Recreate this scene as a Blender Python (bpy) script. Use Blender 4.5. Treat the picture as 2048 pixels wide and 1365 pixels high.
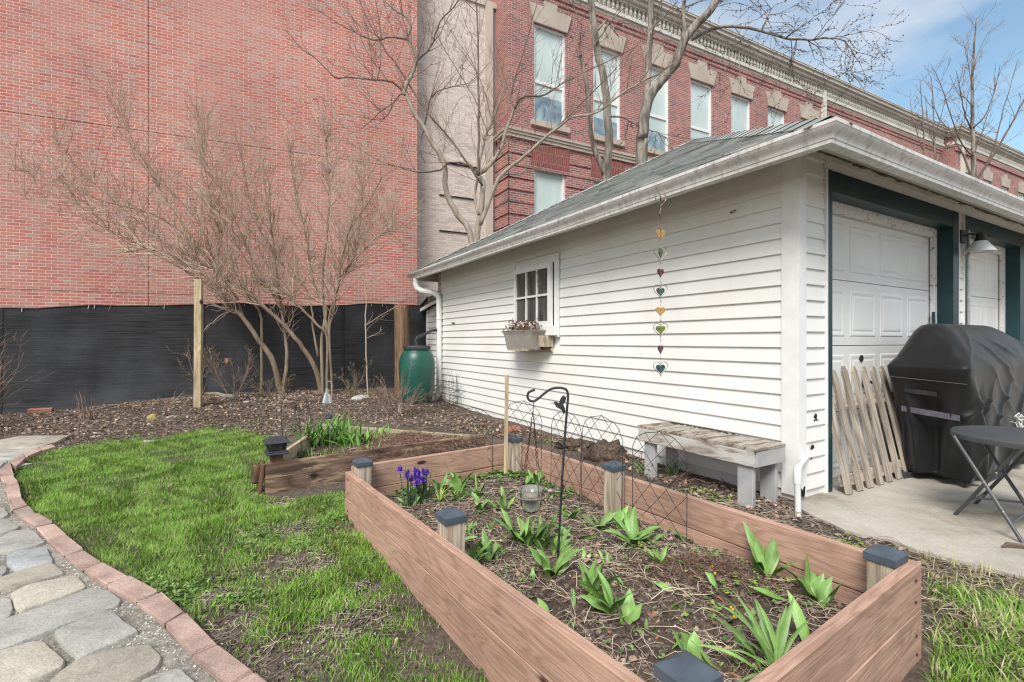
import bpy, math, random
import numpy as np
from mathutils import Vector, Matrix, noise as mnoise

for o in list(bpy.data.objects):
    bpy.data.objects.remove(o)
SC = bpy.context.scene
COL = SC.collection
R = math.radians

# ------------------------------------------------------------------ camera, sky, sun, exposure
CAM_H = 1.15
FPX = 978.0                      # focal length in photo pixels (2048 wide)
cam = bpy.data.objects.new("camera", bpy.data.cameras.new("camera"))
COL.objects.link(cam)
cam.location = (0, 0, CAM_H)
cam.rotation_euler = (R(90), 0, 0)
cam.data.sensor_width = 36.0
cam.data.lens = FPX / 2048 * 36.0
cam.data.clip_start = 0.05
cam.data.clip_end = 2000
SC.camera = cam

SUN_EL, SUN_AZ = R(47), R(200)   # azimuth clockwise from +Y: behind the camera, to its left
sun = bpy.data.objects.new("sun", bpy.data.lights.new("sun", 'SUN'))
COL.objects.link(sun)
sun.data.energy = 1.5
sun.data.angle = R(26)
sun.data.color = (1.0, 0.965, 0.92)
sd = Vector((math.sin(SUN_AZ) * math.cos(SUN_EL), math.cos(SUN_AZ) * math.cos(SUN_EL), math.sin(SUN_EL)))
sun.rotation_euler = (-sd).to_track_quat('-Z', 'Y').to_euler()
sun.location = (0, 0, 30)

W = bpy.data.worlds.new("World")
SC.world = W
W.use_nodes = True
nt = W.node_tree
nt.nodes.clear()
wo = nt.nodes.new('ShaderNodeOutputWorld')
bg = nt.nodes.new('ShaderNodeBackground')
sky = nt.nodes.new('ShaderNodeTexSky')
sky.sky_type = 'NISHITA'
sky.sun_disc = False
sky.sun_elevation = SUN_EL
sky.sun_rotation = SUN_AZ
sky.air_density = 1.0
sky.dust_density = 1.2
sky.ozone_density = 1.0
tc = nt.nodes.new('ShaderNodeTexCoord')
mp = nt.nodes.new('ShaderNodeMapping')
mp.inputs['Scale'].default_value = (1.0, 1.0, 3.0)
mp.inputs['Location'].default_value = (0.35, 0.2, 0.1)
ns = nt.nodes.new('ShaderNodeTexNoise')
ns.inputs['Scale'].default_value = 1.8
ns.inputs['Detail'].default_value = 8
ns.inputs['Roughness'].default_value = 0.52
ns.inputs['Distortion'].default_value = 0.25
cr = nt.nodes.new('ShaderNodeValToRGB')
cr.color_ramp.elements[0].position = 0.37
cr.color_ramp.elements[1].position = 0.56
ns2 = nt.nodes.new('ShaderNodeTexNoise')
ns2.inputs['Scale'].default_value = 4.0
ns2.inputs['Detail'].default_value = 6
cc = nt.nodes.new('ShaderNodeValToRGB')
cc.color_ramp.elements[0].position = 0.35
cc.color_ramp.elements[0].color = (4.2, 4.5, 5.0, 1)
cc.color_ramp.elements[1].position = 0.62
cc.color_ramp.elements[1].color = (5.1, 5.15, 5.25, 1)
mx = nt.nodes.new('ShaderNodeMixRGB')
nl = nt.links
nl.new(tc.outputs['Generated'], mp.inputs['Vector'])
nl.new(mp.outputs[0], ns.inputs['Vector'])
nl.new(mp.outputs[0], ns2.inputs['Vector'])
nl.new(ns.outputs['Fac'], cr.inputs['Fac'])
nl.new(ns2.outputs['Fac'], cc.inputs['Fac'])
nl.new(cr.outputs['Color'], mx.inputs['Fac'])
tn = nt.nodes.new('ShaderNodeMixRGB')
tn.blend_type = 'MULTIPLY'
tn.inputs[0].default_value = 1
tn.inputs[2].default_value = (1.18, 1.27, 1.13, 1)
nl.new(sky.outputs['Color'], tn.inputs[1])
nl.new(tn.outputs[0], mx.inputs[1])
nl.new(cc.outputs['Color'], mx.inputs[2])
nl.new(mx.outputs[0], bg.inputs['Color'])
bg.inputs['Strength'].default_value = 0.07
nl.new(bg.outputs[0], wo.inputs['Surface'])

SC.view_settings.view_transform = 'Standard'
SC.view_settings.look = 'None'
SC.view_settings.exposure = 1.42
SC.view_settings.gamma = 1.0
SC.render.engine = 'CYCLES'
SC.cycles.use_denoising = True
SC.cycles.filter_width = 1.2
SC.cycles.max_bounces = 6
SC.cycles.diffuse_bounces = 3
SC.cycles.caustics_reflective = False
SC.cycles.caustics_refractive = False

# ------------------------------------------------------------------ helpers
def at(px, py, Y):
    """photo pixel + distance from the camera plane -> place in the garden"""
    return Vector(((px - 1024) / FPX * Y, Y, CAM_H - (py - 682.5) / FPX * Y))

def on(px, py, z=0.0):
    """photo pixel -> place on the level z"""
    Y = FPX * (CAM_H - z) / (py - 682.5)
    return Vector(((px - 1024) / FPX * Y, Y, z))

def sm(x, a, b):
    t = min(1, max(0, (x - a) / (b - a)))
    return t * t * (3 - 2 * t)

F0 = Vector((-7.96, 7.6)); FD = Vector((0.91, 0.4146)); FN = Vector((0.4146, -0.91))
def gh(x, y):
    """height of the ground"""
    p = Vector((x, y)) - F0
    q, a = p.dot(FN), p.dot(FD)
    h = 0.2 * (1 - sm(q, 0.3, 3.2)) * sm(a, 0.1, 3.0) * (1 - 0.75 * sm(a, 4.8, 6.8) * sm(q, -0.2, 1.2))
    h *= sm(q, -9, -3) * (1 - sm(a, 12, 16))
    h += 0.015 * mnoise.noise(Vector((x * 0.9, y * 0.9, 3.1)))
    return h

def og(px, py):
    """photo pixel -> place on the ground"""
    z = 0
    for i in range(25):
        p = on(px, py, z)
        z = 0.5 * z + 0.5 * gh(p.x, p.y)
    return on(px, py, z)

def inpoly(x, y, P):
    c = False
    n = len(P)
    j = n - 1
    for i in range(n):
        xi, yi, xj, yj = P[i][0], P[i][1], P[j][0], P[j][1]
        if (yi > y) != (yj > y) and x < (xj - xi) * (y - yi) / (yj - yi) + xi:
            c = not c
        j = i
    return c

class MB:
    """collects shapes and links them as one mesh object"""
    def __init__(s):
        s.v = []; s.f = []; s.uv = []; s.t = []; s.hasuv = False; s.tint = 0.5
    def addv(s, vs):
        b = len(s.v)
        s.v.extend([tuple(x) for x in vs]); s.t.extend([s.tint] * len(vs))
        return b
    def face(s, vs, uv=None):
        b = s.addv(vs)
        s.f.append(tuple(range(b, b + len(vs))))
        s.uv.append(uv)
        if uv: s.hasuv = True
    def box(s, c, d, rot=None, M=None):
        hx, hy, hz = d[0] / 2, d[1] / 2, d[2] / 2
        P = [Vector((x, y, z)) for x in (-hx, hx) for y in (-hy, hy) for z in (-hz, hz)]
        if rot: P = [rot @ p for p in P]
        P = [p + Vector(c) for p in P]
        if M: P = [M @ p for p in P]
        b = s.addv(P)
        for q in ((0, 1, 3, 2), (4, 6, 7, 5), (0, 4, 5, 1), (2, 3, 7, 6), (0, 2, 6, 4), (1, 5, 7, 3)):
            s.f.append(tuple(b + i for i in q)); s.uv.append(None)
    def bx(s, x0, x1, y0, y1, z0, z1):
        s.box(((x0 + x1) / 2, (y0 + y1) / 2, (z0 + z1) / 2), (abs(x1 - x0), abs(y1 - y0), abs(z1 - z0)))
    def bbox(s, c, d, bev=0.004, rot=None):
        """box with chamfered edges"""
        h = [max(1e-4, x / 2) for x in d]
        bev = min(bev, min(h) * 0.6)
        idx = {}
        P = []
        for sx in (-1, 1):
            for sy in (-1, 1):
                for sz in (-1, 1):
                    for ax in range(3):
                        p = [sx * (h[0] - bev), sy * (h[1] - bev), sz * (h[2] - bev)]
                        p[ax] = (sx, sy, sz)[ax] * h[ax]
                        idx[(sx, sy, sz, ax)] = len(P)
                        P.append(Vector(p))
        if rot: P = [rot @ p for p in P]
        P = [p + Vector(c) for p in P]
        b = s.addv(P)
        def F(*k):
            s.f.append(tuple(b + idx[i] for i in k)); s.uv.append(None)
        for g in (-1, 1):
            q = [(g, -1, -1, 0), (g, 1, -1, 0), (g, 1, 1, 0), (g, -1, 1, 0)]
            F(*(q if g > 0 else q[::-1]))
            q = [(-1, g, -1, 1), (1, g, -1, 1), (1, g, 1, 1), (-1, g, 1, 1)]
            F(*(q[::-1] if g > 0 else q))
            q = [(-1, -1, g, 2), (1, -1, g, 2), (1, 1, g, 2), (-1, 1, g, 2)]
            F(*(q if g > 0 else q[::-1]))
        for a in (-1, 1):
            for c2 in (-1, 1):
                F((a, c2, -1, 0), (a, c2, -1, 1), (a, c2, 1, 1), (a, c2, 1, 0))
                F((a, -1, c2, 0), (a, -1, c2, 2), (a, 1, c2, 2), (a, 1, c2, 0))
                F((-1, a, c2, 1), (-1, a, c2, 2), (1, a, c2, 2), (1, a, c2, 1))
        for sx in (-1, 1):
            for sy in (-1, 1):
                for sz in (-1, 1):
                    F((sx, sy, sz, 0), (sx, sy, sz, 1), (sx, sy, sz, 2))
    def prism(s, P, n):
        """flat outline P swept along vector n"""
        n = Vector(n); P = [Vector(p) for p in P]
        b = s.addv(P + [p + n for p in P]); k = len(P)
        s.f.append(tuple(b + i for i in range(k))[::-1]); s.f.append(tuple(b + k + i for i in range(k)))
        s.uv += [None, None]
        for i in range(k):
            j = (i + 1) % k
            s.f.append((b + i, b + j, b + k + j, b + k + i)); s.uv.append(None)
    def tube(s, pts, r, n=6, cap=True):
        pts = [Vector(p) for p in pts]
        m = len(pts)
        if not hasattr(r, '__len__'): r = [r] * m
        t0 = (pts[1] - pts[0]).normalized()
        u = t0.orthogonal().normalized()
        V = []
        for i in range(m):
            t = (pts[min(i + 1, m - 1)] - pts[max(i - 1, 0)])
            t = t.normalized() if t.length > 1e-9 else t0
            u = (u - t * u.dot(t))
            u = u.normalized() if u.length > 1e-6 else t.orthogonal().normalized()
            w = t.cross(u)
            for k in range(n):
                a = 2 * math.pi * k / n
                V.append(pts[i] + (u * math.cos(a) + w * math.sin(a)) * r[i])
        b = s.addv(V)
        for i in range(m - 1):
            for k in range(n):
                l = (k + 1) % n
                s.f.append((b + i * n + k, b + i * n + l, b + (i + 1) * n + l, b + (i + 1) * n + k)); s.uv.append(None)
        if cap:
            s.f.append(tuple(b + k for k in range(n))[::-1]); s.f.append(tuple(b + (m - 1) * n + k for k in range(n)))
            s.uv += [None, None]
    def lathe(s, prof, c=(0, 0, 0), n=24, cap=True, sx=1, sy=1):
        c = Vector(c); V = []
        for r, z in prof:
            for k in range(n):
                a = 2 * math.pi * k / n
                V.append(c + Vector((r * math.cos(a) * sx, r * math.sin(a) * sy, z)))
        b = s.addv(V)
        for i in range(len(prof) - 1):
            for k in range(n):
                l = (k + 1) % n
                s.f.append((b + i * n + k, b + i * n + l, b + (i + 1) * n + l, b + (i + 1) * n + k)); s.uv.append(None)
        if cap:
            s.f.append(tuple(b + k for k in range(n))[::-1]); s.f.append(tuple(b + (len(prof) - 1) * n + k for k in range(n)))
            s.uv += [None, None]
    def grid(s, rows, uvs=None, close=False):
        n = len(rows[0]); b = s.addv([p for r in rows for p in r])
        for i in range(len(rows) - 1):
            for k in range(n if close else n - 1):
                l = (k + 1) % n
                s.f.append((b + i * n + k, b + i * n + l, b + (i + 1) * n + l, b + (i + 1) * n + k)); s.uv.append(None)
    def blob(s, c, r, seed=0, n=8, m=6, amp=0.25, sc=(1, 1, 1), freq=1.5):
        c = Vector(c); rows = []
        for i in range(m + 1):
            th = math.pi * i / m
            row = []
            for k in range(n):
                a = 2 * math.pi * k / n
                d = Vector((math.sin(th) * math.cos(a), math.sin(th) * math.sin(a), math.cos(th)))
                q = r * (1 + amp * mnoise.noise(d * freq + Vector((seed * 7.3, seed * 3.1, seed))))
                row.append(c + Vector((d.x * q * sc[0], d.y * q * sc[1], d.z * q * sc[2])))
            rows.append(row)
        s.grid(rows, close=True)
    def build(s, name, mat, parent=None, smooth=False, loc=None, rot=None):
        me = bpy.data.meshes.new(name)
        me.from_pydata(s.v, [], s.f)
        if s.hasuv:
            ul = me.uv_layers.new(name="UVMap")
            li = 0
            for fi, f in enumerate(s.f):
                for k in range(len(f)):
                    ul.data[li].uv = s.uv[fi][k] if s.uv[fi] else (0, 0)
                    li += 1
        if any(t != 0.5 for t in s.t):
            at_ = me.attributes.new("tint", 'FLOAT', 'POINT')
            at_.data.foreach_set("value", s.t)
        me.materials.append(mat)
        if smooth:
            me.shade_smooth()
            if smooth != 'all':
                try: me.set_sharp_from_angle(angle=R(35))
                except Exception: pass
        o = bpy.data.objects.new(name, me)
        COL.objects.link(o)
        if parent: o.parent = parent
        if loc is not None: o.location = loc
        if rot is not None: o.rotation_euler = rot
        return o

def tag(o, label=None, cat=None, group=None, kind=None):
    if label: o['label'] = label
    if cat: o['category'] = cat
    if group: o['group'] = group
    if kind: o['kind'] = kind
    return o

def empty(name, loc=(0, 0, 0), rz=0.0, label=None, cat=None, group=None):
    o = bpy.data.objects.new(name, None)
    COL.objects.link(o)
    o.location = loc; o.rotation_euler = (0, 0, rz)
    o.empty_display_size = 0.1
    return tag(o, label, cat, group)

def copy_tree(o, parent=None):
    c = o.copy(); COL.objects.link(c); c.parent = parent
    for ch in list(o.children): copy_tree(ch, c)
    return c

# ------------------------------------------------------------------ materials
def newmat(name, rough=0.7, spec=0.3, metal=0.0):
    m = bpy.data.materials.new(name)
    m.use_nodes = True
    t = m.node_tree
    b = t.nodes['Principled BSDF']
    b.inputs['Roughness'].default_value = rough
    b.inputs['Specular IOR Level'].default_value = spec
    b.inputs['Metallic'].default_value = metal
    return m, t, b

def nd(t, ty, inp=None, **kw):
    n = t.nodes.new(ty)
    for k, v in kw.items(): setattr(n, k, v)
    if inp:
        for k, v in inp.items(): n.inputs[k].default_value = v
    return n

def ramp(t, stops, interp='LINEAR'):
    n = t.nodes.new('ShaderNodeValToRGB')
    e = n.color_ramp.elements
    n.color_ramp.interpolation = interp
    while len(e) < len(stops): e.new(0.5)
    for i, (p, c) in enumerate(stops):
        e[i].position = p
        e[i].color = (c[0], c[1], c[2], 1) if hasattr(c, '__len__') else (c, c, c, 1)
    return n

def coords(t, kind='Object', scale=(1, 1, 1), rnd=False, rot=(0, 0, 0)):
    tc = t.nodes.new('ShaderNodeTexCoord')
    mp = t.nodes.new('ShaderNodeMapping')
    mp.inputs['Scale'].default_value = scale
    mp.inputs['Rotation'].default_value = rot
    src = tc.outputs[kind]
    if rnd:
        oi = t.nodes.new('ShaderNodeObjectInfo')
        ml = nd(t, 'ShaderNodeMath', operation='MULTIPLY'); ml.inputs[1].default_value = 37.0
        t.links.new(oi.outputs['Random'], ml.inputs[0])
        ad = nd(t, 'ShaderNodeVectorMath', operation='ADD')
        t.links.new(src, ad.inputs[0]); t.links.new(ml.outputs[0], ad.inputs[1])
        src = ad.outputs[0]
    t.links.new(src, mp.inputs['Vector'])
    return mp.outputs[0]

def mixc(t, fac, a, b, mode='MIX'):
    n = nd(t, 'ShaderNodeMixRGB', blend_type=mode)
    for i, x in ((0, fac), (1, a), (2, b)):
        if hasattr(x, 'is_output') or isinstance(x, bpy.types.NodeSocket): t.links.new(x, n.inputs[i])
        elif i == 0: n.inputs[0].default_value = x
        else: n.inputs[i].default_value = (x[0], x[1], x[2], 1)
    return n.outputs[0]

def bump(t, b, h, strength=0.3, dist=0.01):
    n = nd(t, 'ShaderNodeBump')
    n.inputs['Strength'].default_value = strength
    n.inputs['Distance'].default_value = dist
    t.links.new(h, n.inputs['Height'])
    t.links.new(n.outputs[0], b.inputs['Normal'])

def noise_(t, vec, scale, detail=5, rough=0.55, dist=0.0):
    n = nd(t, 'ShaderNodeTexNoise')
    n.inputs['Scale'].default_value = scale
    n.inputs['Detail'].default_value = detail
    n.inputs['Roughness'].default_value = rough
    n.inputs['Distortion'].default_value = dist
    t.links.new(vec, n.inputs['Vector'])
    return n.outputs['Fac']

def mat_noise(name, stops, scale=8, kind='Object', stretch=(1, 1, 1), rough=0.7, spec=0.3, detail=5, bmp=0.0, bd=0.01,
              rnd=False, tint=0.0, fine=None, metal=0.0, dist=0.0, grit=0.0):
    m, t, b = newmat(name, rough, spec, metal)
    v = coords(t, kind, stretch, rnd)
    f = noise_(t, v, scale, detail, dist=dist)
    c = ramp(t, stops); t.links.new(f, c.inputs[0])
    out = c.outputs[0]
    if grit:
        gn = noise_(t, v, 130, 4, 0.7)
        gm = nd(t, 'ShaderNodeMapRange'); gm.inputs[1].default_value = 0.3; gm.inputs[2].default_value = 0.7; gm.inputs[3].default_value = 1 - grit; gm.inputs[4].default_value = 1 + grit
        t.links.new(gn, gm.inputs[0])
        out = mixc(t, 1.0, out, gm.outputs[0], 'MULTIPLY')
    if tint:
        a = nd(t, 'ShaderNodeAttribute', attribute_name='tint')
        mr = nd(t, 'ShaderNodeMapRange'); mr.inputs[3].default_value = 1 - tint; mr.inputs[4].default_value = 1 + tint
        t.links.new(a.outputs['Fac'], mr.inputs[0])
        out = mixc(t, 1.0, out, mr.outputs[0], 'MULTIPLY')
    if rnd:
        oi = t.nodes.new('ShaderNodeObjectInfo')
        mr = nd(t, 'ShaderNodeMapRange'); mr.inputs[3].default_value = 0.82; mr.inputs[4].default_value = 1.15
        t.links.new(oi.outputs['Random'], mr.inputs[0])
        out = mixc(t, 1.0, out, mr.outputs[0], 'MULTIPLY')
    t.links.new(out, b.inputs['Base Color'])
    if bmp: bump(t, b, f if fine is None else noise_(t, v, fine, 6), bmp, bd)
    return m

def mat_brick(name, c1, c2, mortar, bw=0.2032, rh=0.0677, ms=0.0055, var=0.25, patch=None, bias=0.0, multi=None):
    m, t, b = newmat(name, 0.85, 0.2)
    tc = t.nodes.new('ShaderNodeTexCoord')
    sx = t.nodes.new('ShaderNodeSeparateXYZ'); t.links.new(tc.outputs['Object'], sx.inputs[0])
    ad = nd(t, 'ShaderNodeMath', operation='ADD')
    t.links.new(sx.outputs[0], ad.inputs[0]); t.links.new(sx.outputs[1], ad.inputs[1])
    cx = t.nodes.new('ShaderNodeCombineXYZ'); t.links.new(ad.outputs[0], cx.inputs[0]); t.links.new(sx.outputs[2], cx.inputs[1])
    br = t.nodes.new('ShaderNodeTexBrick')
    br.inputs['Scale'].default_value = 1.0
    br.inputs['Brick Width'].default_value = bw
    br.inputs['Row Height'].default_value = rh
    br.inputs['Mortar Size'].default_value = ms
    br.inputs['Mortar Smooth'].default_value = 0.15
    br.inputs['Bias'].default_value = bias
    br.inputs['Color1'].default_value = (*c1, 1)
    br.inputs['Color2'].default_value = (*c2, 1)
    br.inputs['Mortar'].default_value = (*mortar, 1)
    t.links.new(cx.outputs[0], br.inputs['Vector'])
    if multi:
        br.inputs['Color1'].default_value = (0, 0, 0, 1); br.inputs['Color2'].default_value = (1, 1, 1, 1)
        cr0 = ramp(t, multi, 'CONSTANT'); t.links.new(br.outputs['Color'], cr0.inputs[0])
        out = mixc(t, br.outputs['Fac'], cr0.outputs[0], mortar)
    else: out = br.outputs['Color']
    f = noise_(t, cx.outputs[0], 0.55, 5, 0.6)
    mr = nd(t, 'ShaderNodeMapRange'); mr.inputs[1].default_value = 0.3; mr.inputs[2].default_value = 0.7
    mr.inputs[3].default_value = 1 - var; mr.inputs[4].default_value = 1 + var
    t.links.new(f, mr.inputs[0])
    out = mixc(t, 1.0, out, mr.outputs[0], 'MULTIPLY')
    f2 = noise_(t, cx.outputs[0], 45, 3)
    mr2 = nd(t, 'ShaderNodeMapRange'); mr2.inputs[3].default_value = 0.78; mr2.inputs[4].default_value = 1.22
    t.links.new(f2, mr2.inputs[0])
    out = mixc(t, 1.0, out, mr2.outputs[0], 'MULTIPLY')
    if patch:
        f3 = noise_(t, cx.outputs[0], 0.35, 4, 0.6)
        cr_ = ramp(t, [(0.45, 0), (0.68, 1)]); t.links.new(f3, cr_.inputs[0])
        ml = nd(t, 'ShaderNodeMath', operation='MULTIPLY'); ml.inputs[1].default_value = 0.45
        t.links.new(cr_.outputs[0], ml.inputs[0])
        out = mixc(t, ml.outputs[0], out, patch)
    t.links.new(out, b.inputs['Base Color'])
    iv = nd(t, 'ShaderNodeMath', operation='SUBTRACT'); iv.inputs[0].default_value = 1.0
    t.links.new(br.outputs['Fac'], iv.inputs[1])
    bump(t, b, iv.outputs[0], 0.5, 0.006)
    return m

def mat_wood(name, light, dark, rings=16, axis=0, rough=0.75, knots=True, wear=None, fine=0.35, gs=(0.9, 7.0)):
    """plank wood: grain along the piece's own long axis"""
    m, t, b = newmat(name, rough, 0.25)
    st = [gs[1]] * 3; st[axis] = gs[0]
    v = coords(t, 'Object', tuple(st), rnd=True)
    f = noise_(t, v, 1.0, 2.0, 0.4, 0.3)
    ml = nd(t, 'ShaderNodeMath', operation='MULTIPLY'); ml.inputs[1].default_value = rings
    t.links.new(f, ml.inputs[0])
    pp = nd(t, 'ShaderNodeMath', operation='PINGPONG'); pp.inputs[1].default_value = 0.5
    t.links.new(ml.outputs[0], pp.inputs[0])
    c = ramp(t, [(0.0, dark), (0.35, [0.5 * a + 0.5 * d for a, d in zip(light, dark)]), (0.75, light), (1.0, light)])
    m2 = nd(t, 'ShaderNodeMath', operation='MULTIPLY'); m2.inputs[1].default_value = 2.0
    t.links.new(pp.outputs[0], m2.inputs[0]); t.links.new(m2.outputs[0], c.inputs[0])
    st2 = [190.0, 190.0, 190.0]; st2[axis] = 3.5
    v2 = coords(t, 'Object', tuple(st2), rnd=True)
    g = noise_(t, v2, 1.0, 4, 0.6)
    mr = nd(t, 'ShaderNodeMapRange'); mr.inputs[1].default_value = 0.25; mr.inputs[2].default_value = 0.75
    mr.inputs[3].default_value = 1 - fine; mr.inputs[4].default_value = 1 + fine
    t.links.new(g, mr.inputs[0])
    out = mixc(t, 1.0, c.outputs[0], mr.outputs[0], 'MULTIPLY')
    v3 = coords(t, 'Object', (1, 1, 1), rnd=True)
    big = noise_(t, v3, 2.2, 4)
    mr3 = nd(t, 'ShaderNodeMapRange'); mr3.inputs[1].default_value = 0.3; mr3.inputs[2].default_value = 0.7
    mr3.inputs[3].default_value = 0.8; mr3.inputs[4].default_value = 1.2
    t.links.new(big, mr3.inputs[0])
    out = mixc(t, 1.0, out, mr3.outputs[0], 'MULTIPLY')
    if knots:
        st4 = [7.0, 7.0, 7.0]; st4[1] = 0.5; st4[axis] = 2.6
        v4 = coords(t, 'Object', tuple(st4), rnd=True)
        vo = t.nodes.new('ShaderNodeTexVoronoi'); vo.inputs['Scale'].default_value = 0.8
        t.links.new(v4, vo.inputs['Vector'])
        k = ramp(t, [(0.0, 1), (0.06, 0.95), (0.085, 0.25), (0.12, 0.0)]); t.links.new(vo.outputs['Distance'], k.inputs[0])
        out = mixc(t, k.outputs[0], out, (0.035, 0.02, 0.014))
    if wear:
        wv = [9.0, 9.0, 9.0]; wv[axis] = 1.6
        v5 = coords(t, 'Object', tuple(wv), rnd=True)
        w = noise_(t, v5, 1.6, 8, 0.68)
        wr = ramp(t, [(0.5, 0), (0.56, 1)]); t.links.new(w, wr.inputs[0])
        out = mixc(t, wr.outputs[0], out, wear)
    t.links.new(out, b.inputs['Base Color'])
    bump(t, b, g, 0.35, 0.004)
    return m
M = {}
M['white_vinyl'] = None
def _vinyl():
    m, t, b = newmat('white_vinyl', 0.5, 0.35)
    v = coords(t, 'Object', (1, 1, 1))
    f = noise_(t, v, 0.9, 6, 0.6)
    c = ramp(t, [(0.3, (0.75, 0.735, 0.69)), (0.6, (0.82, 0.815, 0.785))]); t.links.new(f, c.inputs[0])
    v2 = coords(t, 'Object', (14, 14, 1.2))
    s = noise_(t, v2, 1.0, 5, 0.6)
    sr = ramp(t, [(0.60, 0), (0.9, 0.3)]); t.links.new(s, sr.inputs[0])
    out = mixc(t, sr.outputs[0], c.outputs[0], (0.5, 0.47, 0.39))
    t.links.new(out, b.inputs['Base Color'])
    v3 = coords(t, 'Object', (60, 4, 60))
    bump(t, b, noise_(t, v3, 1.0, 4), 0.12, 0.003)
    return m
M['white_vinyl'] = _vinyl()
M['white_paint'] = mat_noise('white_paint', [(0.3, (0.74, 0.735, 0.71)), (0.65, (0.82, 0.82, 0.80))], 9, rough=0.5, bmp=0.1, bd=0.004)
M['flaky_paint'] = mat_noise('flaky_white_paint', [(0.34, (0.30, 0.27, 0.23)), (0.40, (0.72, 0.71, 0.68)), (0.7, (0.8, 0.8, 0.78))], 22, rough=0.6, bmp=0.3, bd=0.004, detail=8)
def _gutter():
    m, t, b = newmat('gutter_metal', 0.42, 0.4)
    v = coords(t, 'Object', (1, 1, 1))
    f = noise_(t, v, 1.2, 5)
    c = ramp(t, [(0.3, (0.60, 0.58, 0.54)), (0.65, (0.74, 0.73, 0.70))]); t.links.new(f, c.inputs[0])
    v2 = coords(t, 'Object', (22, 22, 1.5))
    s = noise_(t, v2, 1.0, 6, 0.65)
    sr = ramp(t, [(0.47, 0), (0.72, 0.6)]); t.links.new(s, sr.inputs[0])
    out = mixc(t, sr.outputs[0], c.outputs[0], (0.24, 0.22, 0.19))
    t.links.new(out, b.inputs['Base Color'])
    return m
M['gutter'] = _gutter()
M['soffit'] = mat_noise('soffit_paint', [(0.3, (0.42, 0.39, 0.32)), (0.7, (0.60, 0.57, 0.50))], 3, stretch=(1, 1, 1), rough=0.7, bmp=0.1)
def _shingle():
    m, t, b = newmat('roof_shingle', 0.95, 0.12)
    v = coords(t, 'UV', (1, 1, 1))
    br = t.nodes.new('ShaderNodeTexBrick')
    br.inputs['Scale'].default_value = 1.0
    br.inputs['Brick Width'].default_value = 0.30
    br.inputs['Row Height'].default_value = 0.14
    br.inputs['Mortar Size'].default_value = 0.006
    br.inputs['Color1'].default_value = (0.265, 0.28, 0.265, 1)
    br.inputs['Color2'].default_value = (0.44, 0.455, 0.435, 1)
    br.inputs['Mortar'].default_value = (0.09, 0.10, 0.095, 1)
    t.links.new(v, br.inputs['Vector'])
    f = noise_(t, v, 1.6, 6, 0.65)
    mr = nd(t, 'ShaderNodeMapRange'); mr.inputs[1].default_value = 0.3; mr.inputs[2].default_value = 0.7
    mr.inputs[3].default_value = 0.65; mr.inputs[4].default_value = 1.4
    t.links.new(f, mr.inputs[0])
    out = mixc(t, 1.0, br.outputs['Color'], mr.outputs[0], 'MULTIPLY')
    g = noise_(t, v, 160, 3)
    mr2 = nd(t, 'ShaderNodeMapRange'); mr2.inputs[3].default_value = 0.5; mr2.inputs[4].default_value = 1.5
    t.links.new(g, mr2.inputs[0])
    out = mixc(t, 1.0, out, mr2.outputs[0], 'MULTIPLY')
    t.links.new(out, b.inputs['Base Color'])
    bump(t, b, g, 0.5, 0.004)
    return m
M['shingle'] = _shingle()
M['green_paint'] = mat_noise('dark_green_paint', [(0.3, (0.008, 0.032, 0.038)), (0.7, (0.014, 0.050, 0.057))], 6, rough=0.42, spec=0.45, bmp=0.08)
M['door_white'] = mat_noise('door_white_steel', [(0.3, (0.75, 0.74, 0.71)), (0.65, (0.82, 0.82, 0.80))], 2.0, rough=0.45, fine=90, bmp=0.06, bd=0.002)
M['stain_and_shade'] = mat_noise('dark_stain_and_shade', [(0.3, (0.012, 0.011, 0.010)), (0.7, (0.03, 0.027, 0.024))], 5)  # near-black for rot and stains, also for painted shade and dark interiors
M['rot_wood'] = mat_noise('rotten_fascia', [(0.35, (0.05, 0.03, 0.02)), (0.65, (0.20, 0.13, 0.08))], 7, stretch=(1, 6, 6), bmp=0.4)
M['glass'] = mat_noise('dusty_glass', [(0.3, (0.035, 0.036, 0.035)), (0.7, (0.11, 0.11, 0.105))], 5, stretch=(1, 2, 0.6), rough=0.22, spec=0.6)
M['blind'] = mat_noise('pale_blind', [(0.3, (0.46, 0.555, 0.53)), (0.7, (0.62, 0.71, 0.68))], 1.3, rough=0.08, spec=0.7, stretch=(1, 1, 0.4))
M['pane_blue'] = mat_noise('blue_pane', [(0.35, (0.10, 0.17, 0.22)), (0.65, (0.34, 0.44, 0.49))], 1.6, rough=0.06, spec=0.8, detail=8, dist=1.0)  # uneven reflections painted into the pane colour as strong noise contrast
M['concrete_found'] = mat_noise('foundation_concrete', [(0.3, (0.13, 0.11, 0.085)), (0.7, (0.28, 0.25, 0.2))], 5, rough=0.9, bmp=0.5, bd=0.01)
M['red_brick'] = mat_brick('smooth_red_brick', (0.47, 0.155, 0.125), (0.42, 0.225, 0.205), (0.64, 0.47, 0.40), ms=0.0062, var=0.18, patch=(0.46, 0.285, 0.24), multi=[(0.0, (0.455, 0.15, 0.12)), (0.28, (0.45, 0.19, 0.16)), (0.5, (0.43, 0.212, 0.178)), (0.68, (0.49, 0.185, 0.135)), (0.82, (0.41, 0.25, 0.215)), (0.93, (0.38, 0.14, 0.125))])
M['taupe_brick'] = mat_brick('taupe_brick', (0.36, 0.30, 0.275), (0.43, 0.37, 0.345), (0.50, 0.42, 0.38), ms=0.005, var=0.1, multi=[(0.0, (0.64, 0.55, 0.48)), (0.3, (0.69, 0.605, 0.54)), (0.6, (0.66, 0.57, 0.505)), (0.82, (0.55, 0.47, 0.42))])
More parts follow.
